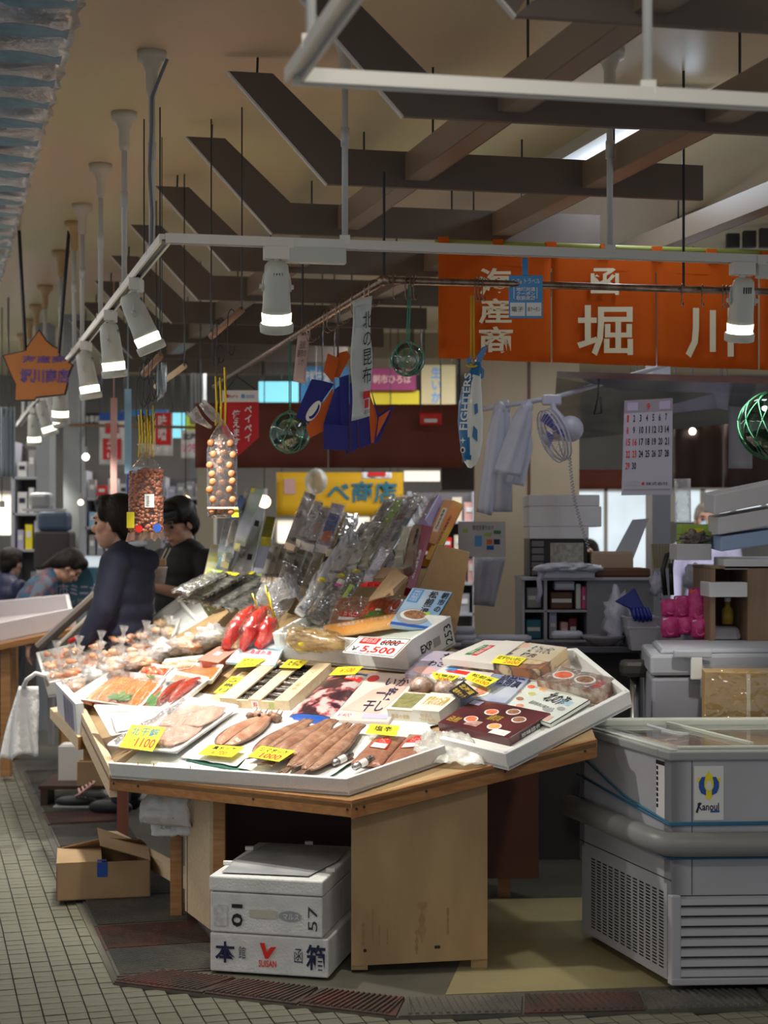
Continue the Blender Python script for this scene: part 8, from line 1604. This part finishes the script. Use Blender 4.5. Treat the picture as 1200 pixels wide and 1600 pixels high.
# next stall's trays at the aisle
g = foam('foam_tray', 'white foam tray with pinkish glow on the next stall along the aisle', [P(-40, 1012, 10.3), P(118, 980, 10.3), P(112, 955, 11.3), P(-20, 968, 11.3)], .12, t=.025, m=mat('foam_pinkish', (.66, .62, .64), .5))
g = thing('market_stall', 'wooden stall table carrying the pinkish foam tray', 'stall', V(-2.3, 10.7, 0)); MB().hexa([P(-40, 1024, 10.2), P(122, 990, 10.2), P(112, 962, 11.3), P(-20, 976, 11.3)], [p + V(0, 0, .035) for p in (P(-40, 1024, 10.2), P(122, 990, 10.2), P(112, 962, 11.3), P(-20, 976, 11.3))]).build('top_board', WOODH, g)
for (px, Y) in ((10, 10.3), (105, 10.4), (20, 11.2), (100, 11.2)): p = P(px, 1000, Y); MB().box((p.x, Y, .42), (.06, .06, .80)).build('leg', WOOD, g)
MB().tube([P(60, 1012, 9.9), P(150, 930, 9.9)], .03, 8).build('tilted_post', mat('grey_wood', (.22, .18, .16), .6), g); MB().tube([P(92, 1010, 10.0), P(150, 955, 10.0)], .02, 8).build('tilted_post', mat('cream_wood', (.5, .45, .38), .6), g)
tag(MB().tube([P(108, 1002, 9.0), P(136, 990, 9.0)], .012, 8).build('red_packet', flat('red'), None, smooth=True), 'red wrapped stick at the back of the shrimp box', 'packet')
# far clutter: machine on shelf behind the aisle, balloon, fan cover
g = thing('white_machine', 'white rounded machine on a wall shelf between the pillars', 'machine', P(64, 790, 12.8)); MB().box(P(65, 783, 12.2), (.15, .2, .12)).build('housing', mat('mach', (.26, .28, .30), .5), g, bevel=.03); MB().box(P(70, 797, 12.2), (.28, .22, .02)).build('shelf_board', LGREY, g)
g = thing('blue_machine', 'blue-grey machine with dark front below the wall shelf', 'machine', P(80, 850, 12.8)); MB().box(P(86, 815, 12.1), (.22, .2, .14)).build('housing', mat('bluemach', (.05, .08, .14), .5), g, bevel=.03); MB().box(P(86, 860, 12.1), (.26, .25, .28)).build('cabinet', flat('dark'), g, bevel=.02); MB().box(P(86, 960, 12.1), (.30, .25, .62)).build('base', GREYP, g)
g = thing('round_balloon', 'translucent pale round balloon in front of the yellow curtain', 'balloon', P(494, 770, 11.0)); MB().ell(P(494, 752, 11), (.075, .075, .085), nu=20, nv=14).build('balloon', film('balloon_film', base=.1, milk=.45, mcol=(.7, .72, .68)), g, smooth=True); MB().tube([P(494, 740, 11), V(P(494, 740, 11).x, 11, CEIL_Z)], .003, 5).build('stick', flat('white'), g)
g = thing('wood_pole', 'horizontal wooden pole running in front of the far flags', 'pole', P(200, 665, 12)); MB().tube([P(108, 664, 12), P(310, 668, 12)], .012, 6).build('pole', STK, g)
g = thing('door_frame', 'pale wooden post standing beyond the box banks', 'post', P(322, 900, 12)); MB().box(V(P(322, 800, 12).x, 12, 1.2), (.12, .1, 2.4)).build('post', mat('cream_post', (.40, .36, .26), .6), g); MB().box(V(P(322, 800, 12).x, 12, 2.35), (.22, .14, .06)).build('cap', mat('cream_post', (.4, .36, .26), .6), g)
for k, (x, y0, y1, c) in enumerate(((178, 622, 800, 'rose'), (200, 608, 740, 'skyblue'))): tag(MB().slab(rect(x - 5, y0, x + 5, y1, 10.4), 0, .01).slab(rect(x - .6, 427, x + .6, y0, 10.4), 0, .004).build('fabric_strip', flat(c), None), ['pinkish narrow strip hanging behind the bean bag', 'pale blue narrow strip hanging behind the bean bag'][k], 'strip')
# dark air unit at top edge of the stall
g = thing('air_unit', 'white ceiling air unit with dark grille beyond the curtain end', 'air conditioner', P(1180, 365, 8.5)); MB().hexa([P(1130, 392, 9.4), P(1300, 400, 8.6), P(1300, 400, 9.6), P(1150, 392, 10.2)], [P(1130, 356, 9.4), P(1300, 330, 8.6), P(1300, 330, 9.6), P(1150, 356, 10.2)]).build('housing', WMET, g, bevel=.01)
for k in range(3): bx('vent', None, None, 1136 + 26 * k, 364 - 4 * k, 1156 + 26 * k, 386, 8.9 - .05 * k, .04, flat('dark'), parent=g)
g = bx('dark_case', 'dark grey box case hanging under the second brown curtain', 'case', 690, 722, 744, 765, 10.2, .3, flat('dark')); t_ = P(717, 723, 10.35); MB().tube([t_, V(t_.x, t_.y, CEIL_Z)], .01, 6).build('rod', BLKW, g)
print('OBJECTS', len(COL.objects), 'TRIS', sum(len(o.data.polygons) for o in COL.objects if o.type == 'MESH'))
